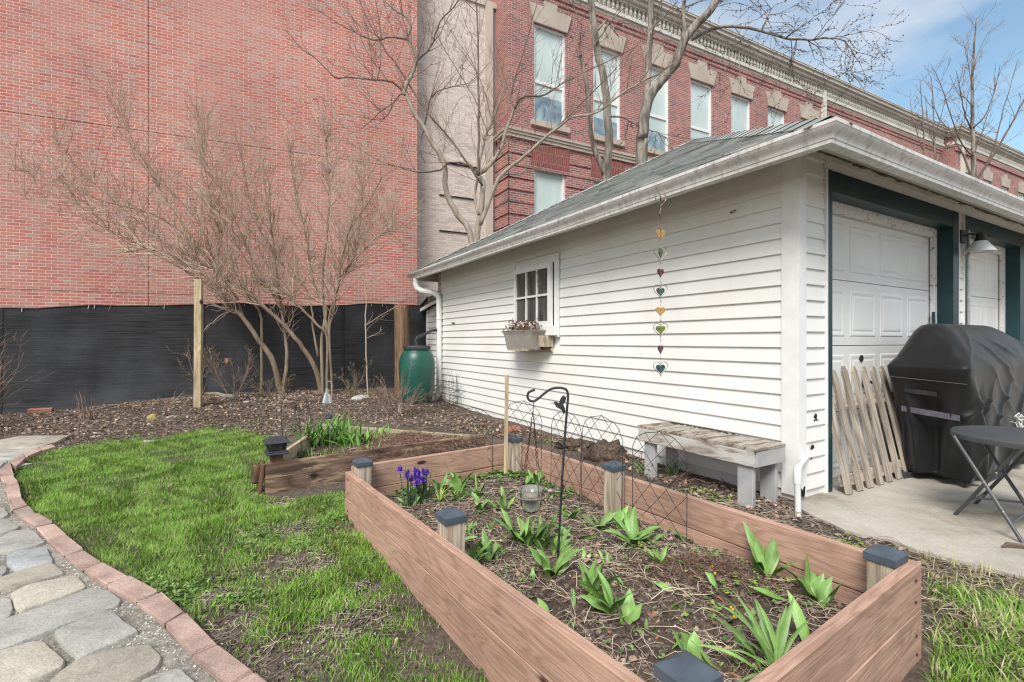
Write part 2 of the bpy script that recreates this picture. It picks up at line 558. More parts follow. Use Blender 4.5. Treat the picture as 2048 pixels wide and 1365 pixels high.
M['old_brick'] = mat_brick('old_red_brick', (0.29, 0.085, 0.075), (0.13, 0.055, 0.06), (0.50, 0.38, 0.34), ms=0.008, var=0.15, multi=[(0.0, (0.36, 0.135, 0.115)), (0.25, (0.31, 0.12, 0.108)), (0.5, (0.40, 0.165, 0.14)), (0.68, (0.25, 0.12, 0.115)), (0.86, (0.19, 0.11, 0.108))])
M['limestone'] = mat_noise('limestone_trim', [(0.3, (0.40, 0.34, 0.27)), (0.7, (0.53, 0.46, 0.385))], 1.5, rough=0.85, bmp=0.1)
M['cornice'] = mat_noise('cornice_paint', [(0.3, (0.56, 0.53, 0.47)), (0.7, (0.70, 0.68, 0.62))], 1.2, rough=0.6)
M['metal_tan'] = mat_noise('tan_flashing', [(0.3, (0.46, 0.40, 0.345)), (0.7, (0.60, 0.53, 0.46))], 1.0, stretch=(3, 3, 0.3), rough=0.45)
M['metal_dark'] = mat_noise('dark_flashing', [(0.3, (0.16, 0.14, 0.135)), (0.7, (0.42, 0.37, 0.34))], 0.8, stretch=(2, 2, 0.35), rough=0.4)
M['cedar'] = mat_wood('stained_cedar', (0.45, 0.285, 0.21), (0.355, 0.215, 0.155), rings=11, fine=0.3, gs=(1.5, 12.0))
M['post_wood'] = mat_wood('weathered_post', (0.50, 0.43, 0.34), (0.29, 0.23, 0.165), rings=10, axis=2, knots=False)
M['lumber_post'] = mat_wood('yellow_lumber', (0.52, 0.42, 0.275), (0.38, 0.285, 0.165), rings=9, axis=2, knots=True)
M['old_board'] = mat_wood('old_brown_board', (0.19, 0.12, 0.088), (0.085, 0.052, 0.038), rings=9, wear=(0.34, 0.25, 0.16))
M['pale_board'] = mat_wood('pale_grey_board', (0.46, 0.39, 0.27), (0.28, 0.22, 0.14), rings=8)
M['brown_post'] = mat_wood('brown_post', (0.15, 0.085, 0.055), (0.07, 0.04, 0.028), rings=9, axis=2, knots=False)
M['picket'] = mat_wood('picket_wood', (0.43, 0.375, 0.305), (0.25, 0.205, 0.165), rings=8, axis=2, knots=False)
M['bench_top'] = mat_wood('bench_weathered_top', (0.33, 0.28, 0.225), (0.13, 0.10, 0.075), rings=8, wear=(0.42, 0.38, 0.33), knots=False, fine=0.6)
M['bench_side'] = mat_wood('bench_flaked_side', (0.50, 0.47, 0.43), (0.28, 0.22, 0.18), rings=8, wear=(0.56, 0.54, 0.51), knots=False)
M['bench_leg'] = mat_noise('grey_painted_leg', [(0.3, (0.34, 0.34, 0.335)), (0.7, (0.46, 0.46, 0.455))], 6, rough=0.6, bmp=0.15)
M['cap'] = mat_noise('slate_grey_cap', [(0.3, (0.050, 0.064, 0.082)), (0.7, (0.085, 0.105, 0.13))], 14, rough=0.55, spec=0.35, fine=120, bmp=0.1, bd=0.002)
M['black_metal'] = mat_noise('black_metal', [(0.3, (0.018, 0.018, 0.02)), (0.7, (0.04, 0.04, 0.043))], 20, rough=0.5, spec=0.45)
M['rust_wire'] = mat_noise('rusty_wire', [(0.35, (0.02, 0.018, 0.017)), (0.65, (0.10, 0.05, 0.03))], 30, rough=0.8)
M['galv'] = mat_noise('dull_metal', [(0.3, (0.33, 0.32, 0.30)), (0.7, (0.50, 0.49, 0.46))], 20, rough=0.35, metal=0.6)
M['bronze'] = mat_noise('aged_bronze', [(0.3, (0.20, 0.165, 0.13)), (0.7, (0.36, 0.31, 0.26))], 25, rough=0.4, metal=0.5)
M['clear_glass'] = None
m, t, b = newmat('clear_jar_glass', 0.06, 0.5)
b.inputs['Transmission Weight'].default_value = 0.75
b.inputs['Base Color'].default_value = (0.8, 0.82, 0.76, 1)
v = coords(t); f = noise_(t, v, 14, 3); rr = ramp(t, [(0.3, 0.05), (0.7, 0.3)]); t.links.new(f, rr.inputs[0]); t.links.new(rr.outputs[0], b.inputs['Roughness'])
M['clear_glass'] = m
M['seed'] = mat_noise('bird_seed', [(0.3, (0.35, 0.29, 0.17)), (0.7, (0.62, 0.56, 0.42))], 60)
def _fabric():
    m, t, b = newmat('black_mesh_fabric', 0.85, 0.2)
    v = coords(t, 'Object', (1.5, 1.5, 70))
    f = noise_(t, v, 1.0, 5, 0.6)
    c = ramp(t, [(0.3, (0.014, 0.0145, 0.016)), (0.7, (0.055, 0.055, 0.058))]); t.links.new(f, c.inputs[0])
    v2 = coords(t, 'Object', (1, 1, 1)); g = noise_(t, v2, 1.1, 5)
    gr = ramp(t, [(0.42, 0), (0.72, 0.7)]); t.links.new(g, gr.inputs[0])
    out = mixc(t, gr.outputs[0], c.outputs[0], (0.075, 0.077, 0.082))
    v3 = coords(t, 'Object', (120, 120, 120)); h = noise_(t, v3, 1.0, 2)
    mr = nd(t, 'ShaderNodeMapRange'); mr.inputs[3].default_value = 0.4; mr.inputs[4].default_value = 1.6
    t.links.new(h, mr.inputs[0])
    out = mixc(t, 1.0, out, mr.outputs[0], 'MULTIPLY')
    t.links.new(out, b.inputs['Base Color'])
    bump(t, b, f, 0.3, 0.005)
    return m
M['fabric'] = _fabric()
M['bark_pale'] = mat_noise('pale_bark', [(0.3, (0.23, 0.19, 0.15)), (0.7, (0.42, 0.365, 0.295))], 9, stretch=(1, 1, 0.3), rough=0.9, bmp=0.4, bd=0.01, tint=0.25)
M['bark_shrub'] = mat_noise('shrub_bark', [(0.3, (0.15, 0.11, 0.075)), (0.7, (0.33, 0.255, 0.18))], 9, stretch=(1, 1, 0.3), rough=0.9, bmp=0.3, tint=0.3)
M['bark_maple'] = mat_noise('grey_maple_bark', [(0.36, (0.10, 0.085, 0.07)), (0.62, (0.34, 0.30, 0.255))], 9, stretch=(1, 1, 0.18), rough=0.95, bmp=0.8, bd=0.03, detail=8)
M['twig'] = mat_noise('twig_bark', [(0.3, (0.37, 0.27, 0.195)), (0.7, (0.64, 0.50, 0.39))], 3, rough=0.9, tint=0.4)
M['twig_dark'] = mat_noise('dark_twig_bark', [(0.3, (0.075, 0.055, 0.045)), (0.7, (0.20, 0.15, 0.12))], 3, rough=0.9, tint=0.35)
M['twig_red'] = mat_noise('reddish_twig', [(0.3, (0.19, 0.12, 0.095)), (0.7, (0.33, 0.235, 0.19))], 3, rough=0.9, tint=0.3)
M['bud'] = mat_noise('dark_bud', [(0.3, (0.045, 0.028, 0.025)), (0.7, (0.11, 0.07, 0.06))], 30)
M['bud_green'] = mat_noise('young_leaf', [(0.3, (0.16, 0.22, 0.05)), (0.7, (0.30, 0.38, 0.11))], 30, tint=0.3)
def _bark_post():
    return mat_noise('stringy_bark', [(0.32, (0.085, 0.05, 0.03)), (0.62, (0.27, 0.17, 0.10))], 5, stretch=(9, 9, 0.8), rough=0.95, bmp=0.8, bd=0.02, detail=8)
M['bark_post'] = _bark_post()
M['barrel'] = mat_noise('green_plastic', [(0.3, (0.008, 0.07, 0.05)), (0.7, (0.018, 0.105, 0.075))], 3, rough=0.38, spec=0.5, bmp=0.05)
M['grey_plastic'] = mat_noise('charcoal_plastic', [(0.3, (0.035, 0.038, 0.043)), (0.7, (0.06, 0.063, 0.07))], 8, rough=0.5)
M['planter'] = mat_noise('taupe_plastic', [(0.3, (0.30, 0.27, 0.235)), (0.7, (0.37, 0.34, 0.30))], 5, rough=0.5)
M['dry_flower'] = mat_noise('dried_flower', [(0.3, (0.09, 0.045, 0.03)), (0.7, (0.24, 0.14, 0.095))], 30)
M['white_petal'] = mat_noise('white_petal', [(0.3, (0.66, 0.64, 0.60)), (0.7, (0.8, 0.8, 0.78))], 30)
def _cover():
    m, t, b = newmat('black_cover_cloth', 0.5, 0.32)
    v = coords(t, 'Object', (1, 1, 1))
    f = noise_(t, v, 3, 6)
    c = ramp(t, [(0.3, (0.005, 0.005, 0.0055)), (0.7, (0.011, 0.011, 0.012))]); t.links.new(f, c.inputs[0])
    t.links.new(c.outputs[0], b.inputs['Base Color'])
    g = noise_(t, v, 5.0, 3, 0.5)
    bump(t, b, g, 0.25, 0.02)
    b.inputs['Sheen Weight'].default_value = 0.12
    return m
M['cover'] = _cover()
M['strap'] = mat_noise('grey_violet_strap', [(0.3, (0.075, 0.07, 0.09)), (0.7, (0.12, 0.115, 0.14))], 20, rough=0.7)
M['stitch'] = mat_noise('pale_stitch', [(0.3, (0.12, 0.115, 0.105)), (0.7, (0.2, 0.19, 0.18))], 50)
M['table_metal'] = mat_noise('charcoal_metal', [(0.3, (0.052, 0.055, 0.06)), (0.7, (0.08, 0.084, 0.09))], 5, rough=0.4, spec=0.5, fine=140, bmp=0.06, bd=0.002)
M['rope'] = mat_noise('white_cord', [(0.3, (0.45, 0.44, 0.42)), (0.7, (0.7, 0.69, 0.67))], 30)
M['pvc'] = mat_noise('white_pvc', [(0.3, (0.62, 0.62, 0.60)), (0.7, (0.76, 0.76, 0.74))], 8, rough=0.4)
M['amber'] = mat_noise('amber_glass', [(0.3, (0.36, 0.20, 0.05)), (0.7, (0.52, 0.32, 0.11))], 18, rough=0.25, spec=0.6)
M['heart_green'] = mat_noise('green_glass', [(0.35, (0.012, 0.07, 0.02)), (0.65, (0.06, 0.20, 0.05))], 60, rough=0.2, spec=0.6)
M['heart_teal'] = mat_noise('teal_glass', [(0.35, (0.008, 0.04, 0.05)), (0.65, (0.04, 0.12, 0.12))], 60, rough=0.2, spec=0.6)
M['heart_lime'] = mat_noise('lime_glass', [(0.35, (0.015, 0.07, 0.03)), (0.6, (0.20, 0.26, 0.02))], 40, rough=0.2, spec=0.6)
M['heart_red'] = mat_noise('maroon_glass', [(0.35, (0.06, 0.012, 0.016)), (0.65, (0.11, 0.03, 0.035))], 40, rough=0.25, spec=0.6)
M['tulip'] = mat_noise('tulip_leaf', [(0.3, (0.13, 0.26, 0.055)), (0.7, (0.26, 0.43, 0.125))], 14, stretch=(1, 1, 1), rough=0.45, spec=0.4, tint=0.4, rnd=True)
M['daylily'] = mat_noise('daylily_leaf', [(0.3, (0.075, 0.19, 0.03)), (0.7, (0.17, 0.33, 0.06))], 10, rough=0.5, tint=0.4)
M['yellowgreen'] = mat_noise('yellow_green_leaf', [(0.3, (0.15, 0.24, 0.04)), (0.7, (0.26, 0.34, 0.08))], 12, rough=0.6, tint=0.3)
M['weed'] = mat_noise('small_weed_leaf', [(0.3, (0.08, 0.17, 0.04)), (0.7, (0.20, 0.30, 0.09))], 10, rough=0.6, tint=0.5)
M['iris_petal'] = mat_noise('purple_petal', [(0.3, (0.055, 0.02, 0.22)), (0.7, (0.13, 0.05, 0.42))], 40, rough=0.6)
M['iris_leaf'] = mat_noise('iris_leaf', [(0.3, (0.045, 0.10, 0.05)), (0.7, (0.10, 0.18, 0.08))], 20, rough=0.5, tint=0.3)
M['grass'] = None
def _grass(name, g0, g1, straw):
    m, t, b = newmat(name, 0.55, 0.3)
    a = nd(t, 'ShaderNodeAttribute', attribute_name='tint')
    c = ramp(t, [(0.0, g0), (0.72, g1), (0.86, [0.5 * (p + q) for p, q in zip(g1, straw)]), (1.0, straw)])
    t.links.new(a.outputs['Fac'], c.inputs[0])
    v = coords(t); f = noise_(t, v, 1.3, 4)
    mr = nd(t, 'ShaderNodeMapRange'); mr.inputs[1].default_value = 0.3; mr.inputs[2].default_value = 0.7
    mr.inputs[3].default_value = 0.8; mr.inputs[4].default_value = 1.2
    t.links.new(f, mr.inputs[0])
    out = mixc(t, 1.0, c.outputs[0], mr.outputs[0], 'MULTIPLY')
    t.links.new(out, b.inputs['Base Color'])
    return m
M['grass'] = _grass('lawn_grass', (0.075, 0.195, 0.018), (0.215, 0.40, 0.042), (0.47, 0.42, 0.22))
M['straw'] = mat_noise('dead_straw', [(0.3, (0.36, 0.28, 0.20)), (0.7, (0.60, 0.51, 0.39))], 8, rough=0.85, tint=0.45)
M['leaf_litter'] = mat_noise('fallen_leaf', [(0.25, (0.15, 0.10, 0.075)), (0.5, (0.32, 0.225, 0.165)), (0.75, (0.50, 0.39, 0.31))], 6, rough=0.85, tint=0.5)
M['bark_chip'] = mat_noise('bark_chip', [(0.3, (0.065, 0.05, 0.042)), (0.7, (0.23, 0.18, 0.148))], 9, rough=0.95, tint=0.6)
M['pink_chip'] = mat_noise('terracotta_chip', [(0.3, (0.36, 0.13, 0.07)), (0.7, (0.52, 0.25, 0.15))], 9, rough=0.9, tint=0.3)
M['white_chip'] = mat_noise('pale_chip', [(0.3, (0.45, 0.42, 0.37)), (0.7, (0.68, 0.66, 0.62))], 9, rough=0.9, tint=0.3)
def _soil(name, a, b_, c_):
    m, t, b = newmat(name, 0.95, 0.15)
    v = coords(t, 'Object', (1, 1, 1))
    f = noise_(t, v, 34, 8, 0.7)
    g = noise_(t, v, 2.2, 6, 0.6)
    c = ramp(t, [(0.32, a), (0.55, b_), (0.72, c_)]); t.links.new(f, c.inputs[0])
    mr = nd(t, 'ShaderNodeMapRange'); mr.inputs[1].default_value = 0.3; mr.inputs[2].default_value = 0.7
    mr.inputs[3].default_value = 0.65; mr.inputs[4].default_value = 1.35
    t.links.new(g, mr.inputs[0])
    out = mixc(t, 1.0, c.outputs[0], mr.outputs[0], 'MULTIPLY')
    t.links.new(out, b.inputs['Base Color'])
    bump(t, b, f, 0.9, 0.025)
    return m
M['soil'] = _soil('garden_soil', (0.065, 0.05, 0.041), (0.155, 0.122, 0.098), (0.26, 0.215, 0.178))
M['bed_soil'] = _soil('bed_soil', (0.055, 0.038, 0.03), (0.135, 0.097, 0.075), (0.245, 0.188, 0.152))
M['gravel_base'] = _soil('path_gravel', (0.20, 0.18, 0.15), (0.36, 0.335, 0.29), (0.52, 0.495, 0.44))
M['pebble'] = mat_noise('gravel_stone', [(0.3, (0.34, 0.32, 0.28)), (0.7, (0.52, 0.50, 0.45))], 20, rough=0.9, tint=0.45)
def _pad():
    m, t, b = newmat('patio_concrete', 0.9, 0.2)
    v = coords(t, 'Object', (1, 1, 1))
    f = noise_(t, v, 1.5, 7, 0.62)
    c = ramp(t, [(0.36, (0.23, 0.20, 0.16)), (0.5, (0.40, 0.36, 0.30)), (0.68, (0.50, 0.46, 0.395))]); t.links.new(f, c.inputs[0])
    g = noise_(t, v, 75, 4)
    mr = nd(t, 'ShaderNodeMapRange'); mr.inputs[3].default_value = 0.72; mr.inputs[4].default_value = 1.28
    t.links.new(g, mr.inputs[0])
    out = mixc(t, 1.0, c.outputs[0], mr.outputs[0], 'MULTIPLY')
    t.links.new(out, b.inputs['Base Color'])
    bump(t, b, g, 0.25, 0.005)
    return m
M['concrete'] = _pad()
M['edging'] = mat_noise('pink_paver', [(0.25, (0.28, 0.195, 0.165)), (0.5, (0.42, 0.295, 0.245)), (0.75, (0.52, 0.385, 0.33))], 7, rough=0.9, fine=110, bmp=0.35, bd=0.006, rnd=True, grit=0.3)
M['edging_grey'] = mat_noise('grey_paver', [(0.3, (0.25, 0.20, 0.17)), (0.7, (0.38, 0.31, 0.27))], 7, rough=0.9, fine=110, bmp=0.35, bd=0.006, grit=0.3)
M['stone_grey'] = mat_noise('blue_grey_flagstone', [(0.28, (0.206, 0.203, 0.181)), (0.42, (0.343, 0.337, 0.302)), (0.72, (0.479, 0.463, 0.416))], 5.5, detail=9, rough=0.85, fine=16, bmp=0.55, bd=0.012, rnd=True, grit=0.3)
M['stone_tan'] = mat_noise('tan_flagstone', [(0.28, (0.210, 0.193, 0.156)), (0.42, (0.350, 0.320, 0.259)), (0.72, (0.478, 0.446, 0.367))], 5.5, detail=9, rough=0.85, fine=16, bmp=0.55, bd=0.012, rnd=True, grit=0.3)
M['stone_blue'] = mat_noise('bluish_flagstone', [(0.28, (0.184, 0.193, 0.193)), (0.42, (0.306, 0.321, 0.320)), (0.72, (0.422, 0.429, 0.419))], 5.5, detail=9, rough=0.85, fine=16, bmp=0.55, bd=0.012, grit=0.3)
M['stone_yellow'] = mat_noise('mossy_stone', [(0.3, (0.24, 0.20, 0.07)), (0.7, (0.40, 0.33, 0.15))], 12, rough=0.9, bmp=0.4)
M['stone_pale'] = mat_noise('pale_stone', [(0.3, (0.36, 0.35, 0.31)), (0.7, (0.56, 0.55, 0.5))], 9, rough=0.9, bmp=0.4)
M['clay_brick'] = mat_noise('loose_clay_brick', [(0.3, (0.24, 0.09, 0.06)), (0.7, (0.40, 0.19, 0.13))], 12, rough=0.9, bmp=0.4)
M['tag_paper'] = mat_noise('faded_tag', [(0.42, (0.10, 0.11, 0.09)), (0.5, (0.55, 0.53, 0.46))], 60, rough=0.6)
M['root_hair'] = mat_noise('matted_roots', [(0.3, (0.14, 0.085, 0.06)), (0.7, (0.34, 0.225, 0.17))], 30, rough=0.95, tint=0.5)

# ------------------------------------------------------------------ ground, path, patio
def build_ground():
    mb = MB()
    x0, x1, y0, y1, st = -14.0, 10.0, -3.0, 16.0, 0.1
    nx = int((x1 - x0) / st) + 1; ny = int((y1 - y0) / st) + 1
    for j in range(ny):
        for i in range(nx):
            x, y = x0 + i * st, y0 + j * st
            z = gh(x, y)
            z += 0.012 * mnoise.noise(Vector((x * 5, y * 5, 0))) + 0.006 * mnoise.noise(Vector((x * 14, y * 14, 2)))
            if i in (0, nx - 1) or j in (0, ny - 1): z = 0
            mb.v.append((x, y, z)); mb.t.append(0.5)
    for j in range(ny - 1):
        for i in range(nx - 1):
            a = j * nx + i
            mb.f.append((a, a + 1, a + nx + 1, a + nx)); mb.uv.append(None)
    B = 500
    P = [(-B, -B, 0), (B, -B, 0), (B, B, 0), (-B, B, 0)]
    Q = [(x0, y0, 0), (x1, y0, 0), (x1, y1, 0), (x0, y1, 0)]
    for i in range(4):
        k = (i + 1) % 4
        mb.face([P[i], P[k], Q[k], Q[i]])
    tag(mb.build('ground', M['soil'], smooth='all'), kind='structure')
build_ground()

EDGE = [((20, 921), (30, 933)), ((50, 906), (62, 916)), ((95, 890), (106, 896))]
EDGE_PX = [((0, 938), (22, 925)), ((0, 955), (26, 951)), ((8, 966), (35, 963)), ((12, 983), (40, 977)), ((18, 1001), (43, 995)), ((24, 1021), (56, 1011)),
           ((46, 1035), (74, 1026)), ((72, 1054), (108, 1046)), ((97, 1082), (133, 1071)), ((129, 1109), (166, 1100)),
           ((166, 1138), (205, 1124)), ((213, 1171), (259, 1152)), ((272, 1202), (320, 1184)), ((329, 1247), (372, 1226)),
           ((385, 1309), (433, 1287)), ((455, 1372), (510, 1345)), ((540, 1450), (600, 1415)), ((640, 1560), (705, 1515))]
EDGE_IN = [on(a[0], a[1], 0.045) for a, b in EDGE_PX]
EDGE_OUT = [on(b[0], b[1], 0.045) for a, b in EDGE_PX]
PATH = [(p.x, p.y) for p in EDGE_IN[::-1]] + [(-4.6, 4.55), (-9, 5.0), (-9, -2.5), (0.0, -2.5)]
def sheet(name, poly, z, mat, kind='structure', thick=None):
    mb = MB()
    if thick:
        mb.prism([(x, y, z - thick) for x, y in poly], (0, 0, thick))
    else:
        mb.face([(x, y, z) for x, y in poly])
    return tag(mb.build(name, mat), kind=kind)
sheet('path', [(p.x, p.y) for p in EDGE_IN[::-1]] + [(-4.4, 4.5), (-8, 4.7), (-8, -2.0), (0.5, -2.0)], 0.026, M['gravel_base'], thick=0.06)

PAD_PX = [(1603, 1020), (1625, 1033), (1655, 1045), (1690, 1062), (1722, 1071), (1773, 1078), (1832, 1100), (1929, 1126), (2048, 1156), (2250, 1210)]
PADP = [(p.x, p.y) for p in (on(a, b_, 0.015) for a, b_ in PAD_PX)]
GC = Vector((2.04, 3.49)); GE = Vector((0.862, 0.5069)); GD = Vector((-0.5069, 0.862))
GROT = math.atan2(GE.y, GE.x)
def gl(s, t):
    p = GC + GE * s + GD * t
    return (p.x, p.y)
sheet('patio_slab', PADP + [(7.5, 1.2), (14, 5.0), gl(7.5, 0.6), gl(0.12, 0.6), gl(0.03, 0.05)], 0.02, M['concrete'], thick=0.12)

# ------------------------------------------------------------------ big brick buildings
def wall_holes(mb, x0, x1, z0, z1, holes, y=0.0, depth=0.14):
    xs = sorted(set([x0, x1] + [h[0] for h in holes] + [h[1] for h in holes]))
    zs = sorted(set([z0, z1] + [h[2] for h in holes] + [h[3] for h in holes]))
    for i in range(len(xs) - 1):
        for j in range(len(zs) - 1):
            cx, cz = (xs[i] + xs[i + 1]) / 2, (zs[j] + zs[j + 1]) / 2
            if any(h[0] < cx < h[1] and h[2] < cz < h[3] for h in holes): continue
            mb.face([(xs[i], y, zs[j]), (xs[i + 1], y, zs[j]), (xs[i + 1], y, zs[j + 1]), (xs[i], y, zs[j + 1])])
    for a, b_, c, d in holes:
        e = y + depth
        mb.face([(a, y, c), (a, e, c), (a, e, d), (a, y, d)]); mb.face([(b_, y, c), (b_, y, d), (b_, e, d), (b_, e, c)])
        mb.face([(a, y, d), (a, e, d), (b_, e, d), (b_, y, d)]); mb.face([(a, y, c), (b_, y, c), (b_, e, c), (a, e, c)])

def red_building():
    rt = empty('brick_building', (-10.44, 9.97, 0), math.atan2(0.4023, 0.9156), 'large plain salmon red brick building wall with no windows above the black screened fence', 'building')
    X0, X1, H, D = -14.0, 8.56, 13.0, 9.0
    VJ = [-9.6, 2.49]
    ZJ = [2.22, 5.85]
    mb = MB()
    xs = [X0] + VJ + [X1]
    zs = [-0.4] + ZJ + [H]
    g = 0.007
    for i in range(len(xs) - 1):
        for j in range(len(zs) - 1):
            mb.bx(xs[i] + (g if i else 0), xs[i + 1] - (g if i < len(xs) - 2 else 0), 0, 0.06,
                  zs[j] + (g if j else 0), zs[j + 1] - (g if j < len(zs) - 2 else 0))
    mb.bx(X0 + 0.01, X1 - 0.01, 0.061, D, -0.4, H - 0.02)
    mb.build('wall', M['red_brick'], rt)
    s = MB()
    for z in ZJ: s.bx(X0 + 0.02, X1 - 0.02, 0.010, 0.05, z - 0.02, z + 0.02)
    for x in VJ: s.bx(x - 0.02, x + 0.02, 0.012, 0.05, -0.3, H - 0.1)
    s.build('expansion_joint', M['joint'], rt)
M['red_band'] = mat_brick('soldier_course', (0.40, 0.165, 0.14), (0.37, 0.185, 0.16), (0.50, 0.33, 0.28), bw=0.0677, rh=0.2032, ms=0.004, var=0.12)
M['joint'] = mat_noise('joint_sealant', [(0.3, (0.26, 0.10, 0.08)), (0.7, (0.32, 0.135, 0.11))], 3)
red_building()

def taupe_building():
    rt = empty('brick_building', (-2.69, 14.05, 0), math.atan2(0.4454, 0.895), 'narrow taupe brick infill building between the red wall and the old school building', 'building')
    mb = MB(); mb.bx(-1.6, 2.08, 0, 6, -0.4, 11.40)
    mb.build('wall', M['taupe_brick'], rt)
    c = MB(); c.bx(-1.6, 2.72, -0.05, 6.0, 11.40, 11.58); c.build('coping', M['metal_tan'], rt)
    c = MB(); c.bx(2.081, 2.33, -0.06, 3, -0.3, 11.39); c.build('corner_panel', M['metal_tan'], rt)
    c = MB(); c.bx(2.331, 2.74, 0.02, 3, -0.3, 11.39); c.build('corner_panel', M['metal_dark'], rt)
    c = MB(); c.tube([(2.60, -0.02, -0.2), (2.60, -0.02, 11.3)], 0.045, 8); c.build('drain_pipe', M['metal_tan'], rt)
    for z, a, b_ in ((6.42, 0.72, 1.9), (5.45, 0.62, 1.75), (4.40, 0.62, 1.6)):
        c = MB(); c.bx(a, b_, -0.035, 0.0, z, z + 0.14); c.build('ledge', M['taupe_brick'], rt)
        c = MB(); c.bx(a, b_, -0.037, -0.001, z - 0.03, z - 0.002); c.build('ledge_shadow', M['stain_and_shade'], rt)  # dark strip painted as the shadow line below the ledge
taupe_building()

def old_building():
    rt = empty('brick_building', (-0.10, 14.4, 0), math.atan2(0.472, 0.882), 'old dark red brick school building with limestone window heads and a white balustraded cornice', 'building')
    holes = []
    win = [0.87 + 2.23 * k for k in range(7)]
    for x in win:
        holes.append((x, x + 1.15, 7.84, 10.80)); holes.append((x, x + 1.15, 3.2, 6.45))
    L1 = 27.4
    mb = MB()
    wall_holes(mb, 0, L1, -0.4, 12.9, holes, 0, 0.16)
    mb.face([(0, 0, -0.4), (0, 0, 12.9), (0, 9, 12.9), (0, 9, -0.4)])
    mb.bx(0.02, L1, 0.35, 9, -0.4, 12.88)
    win2 = [28.4 + 2.6 * k for k in range(8)]
    h2 = [(x, x + 1.05, 7.84, 10.6) for x in win2]
    mb2 = MB()
    wall_holes(mb2, L1, 52, -0.4, 12.9, h2, -0.55, 0.16)
    mb2.face([(L1, -0.55, -0.4), (L1, -0.55, 12.9), (L1, 0, 12.9), (L1, 0, -0.4)])
    mb2.bx(L1 + 0.02, 52, -0.2, 9, -0.4, 12.88)
    mb.v += [v for v in mb2.v]
    off = len(mb.t); mb.t += mb2.t
    mb.f += [tuple(i + off for i in f) for f in mb2.f]; mb.uv += mb2.uv
    mb.build('wall', M['old_brick'], rt)
    # raised brick bands of the base storey and corbel under the cornice
    bd = MB()
    for k in range(18):
        z = 7.02 - 0.36 * k
        if z < 0: break
        xs = [0.0]
        for x in win: xs += [x - 0.02, x + 1.17]
        xs += [L1 - 0.01]
        if z > 6.5: xs = [0.0, L1 - 0.01]
        for i in range(0, len(xs), 2):
            bd.bx(xs[i] - (0.04 if i == 0 else 0), xs[i + 1], -0.045, -0.001, z - 0.30, z)
        bd.bx(-0.045, -0.001, -0.045, 1.5, z - 0.30, z)
    bd.bx(-0.05, L1 - 0.01, -0.06, -0.001, 11.72, 11.86); bd.bx(-0.03, L1 - 0.01, -0.03, -0.001, 11.58, 11.72)
    bd.bx(L1 - 0.03, 52, -0.62, -0.551, 11.60, 11.86)
    bd.build('brick_band', M['old_brick'], rt)
    for x in win:
        jb = MB(); jb.bx(x - 0.12, x + 1.27, -0.052, -0.002, 6.46, 7.10)
        jb.build('jack_arch', M['old_arch'], rt)
    bc = MB()
    bc.bx(-0.10, L1 - 0.01, -0.10, -0.001, 7.28, 7.36); bc.bx(-0.07, L1 - 0.01, -0.07, -0.001, 7.18, 7.279); bc.bx(-0.13, L1 - 0.01, -0.13, -0.001, 7.361, 7.43)
    bc.bx(-0.10, -0.001, -0.099, 1.5, 7.281, 7.359); bc.bx(-0.13, -0.001, -0.129, 1.5, 7.362, 7.429)
    bc.build('belt_course', M['limestone'], rt)
    # windows
    for wi, (xx, z0, z1, yy) in enumerate([(x, 7.84, 10.80, 0) for x in win] + [(x, 3.2, 6.45, 0) for x in win] + [(x, 7.84, 10.6, -0.55) for x in win2]):
        w = 1.15 if yy == 0 else 1.05
        f = MB(); y = yy + 0.05; q = 0.07
        f.bx(xx, xx + q, y, y + 0.1, z0, z1); f.bx(xx + w - q, xx + w, y, y + 0.1, z0, z1)
        f.bx(xx + q, xx + w - q, y, y + 0.1, z1 - q, z1); f.bx(xx + q, xx + w - q, y, y + 0.1, z0, z0 + q)
        mid = z0 + (z1 - z0) * 0.42
        if wi not in (7, 8, 9, 10, 11, 12, 13): f.bx(xx + q, xx + w - q, y + 0.02, y + 0.09, mid - 0.05, mid + 0.05)
        fo = f.build('window', M['white_paint'], rt)
        p = MB(); p.bx(xx + q, xx + w - q, y + 0.06, y + 0.075, mid + 0.05 if wi not in range(7, 14) else z0 + q, z1 - q)
        p.build('blind', M['blind'] if yy == 0 else M['white_paint'], fo)
        if wi not in range(7, 14):
            zz = z0 + 0.4 * (mid - z0) + (0.35 if wi % 3 == 0 else 0.15)
            p = MB(); p.bx(xx + q, xx + w - q, y + 0.061, y + 0.076, zz, mid - 0.05); p.build('blind', M['blind'], fo)
            p = MB(); p.bx(xx + q, xx + w - q, y + 0.062, y + 0.077, z0 + q, zz - 0.001); p.build('pane', M['pane_blue'], fo)
        if z0 > 5:
            c = MB()
            c.bx(xx - 0.12, xx + w + 0.12, yy - 0.09, yy - 0.001, z0 - 0.17, z0 - 0.002)
            c.build('window_sill', M['limestone'], rt)
            l = MB(); m_ = xx + w / 2; z = z1
            P = [(xx - 0.03, z), (xx + w + 0.03, z), (xx + w + 0.20, z + 0.55), (m_ + 0.22, z + 0.55), (m_ + 0.24, z + 0.74), (m_ - 0.24, z + 0.74), (m_ - 0.22, z + 0.55), (xx - 0.20, z + 0.55)]
            l.prism([(a, yy - 0.06, b_) for a, b_ in P], (0, 0.059, 0))
            l.build('lintel', M['limestone'], rt)
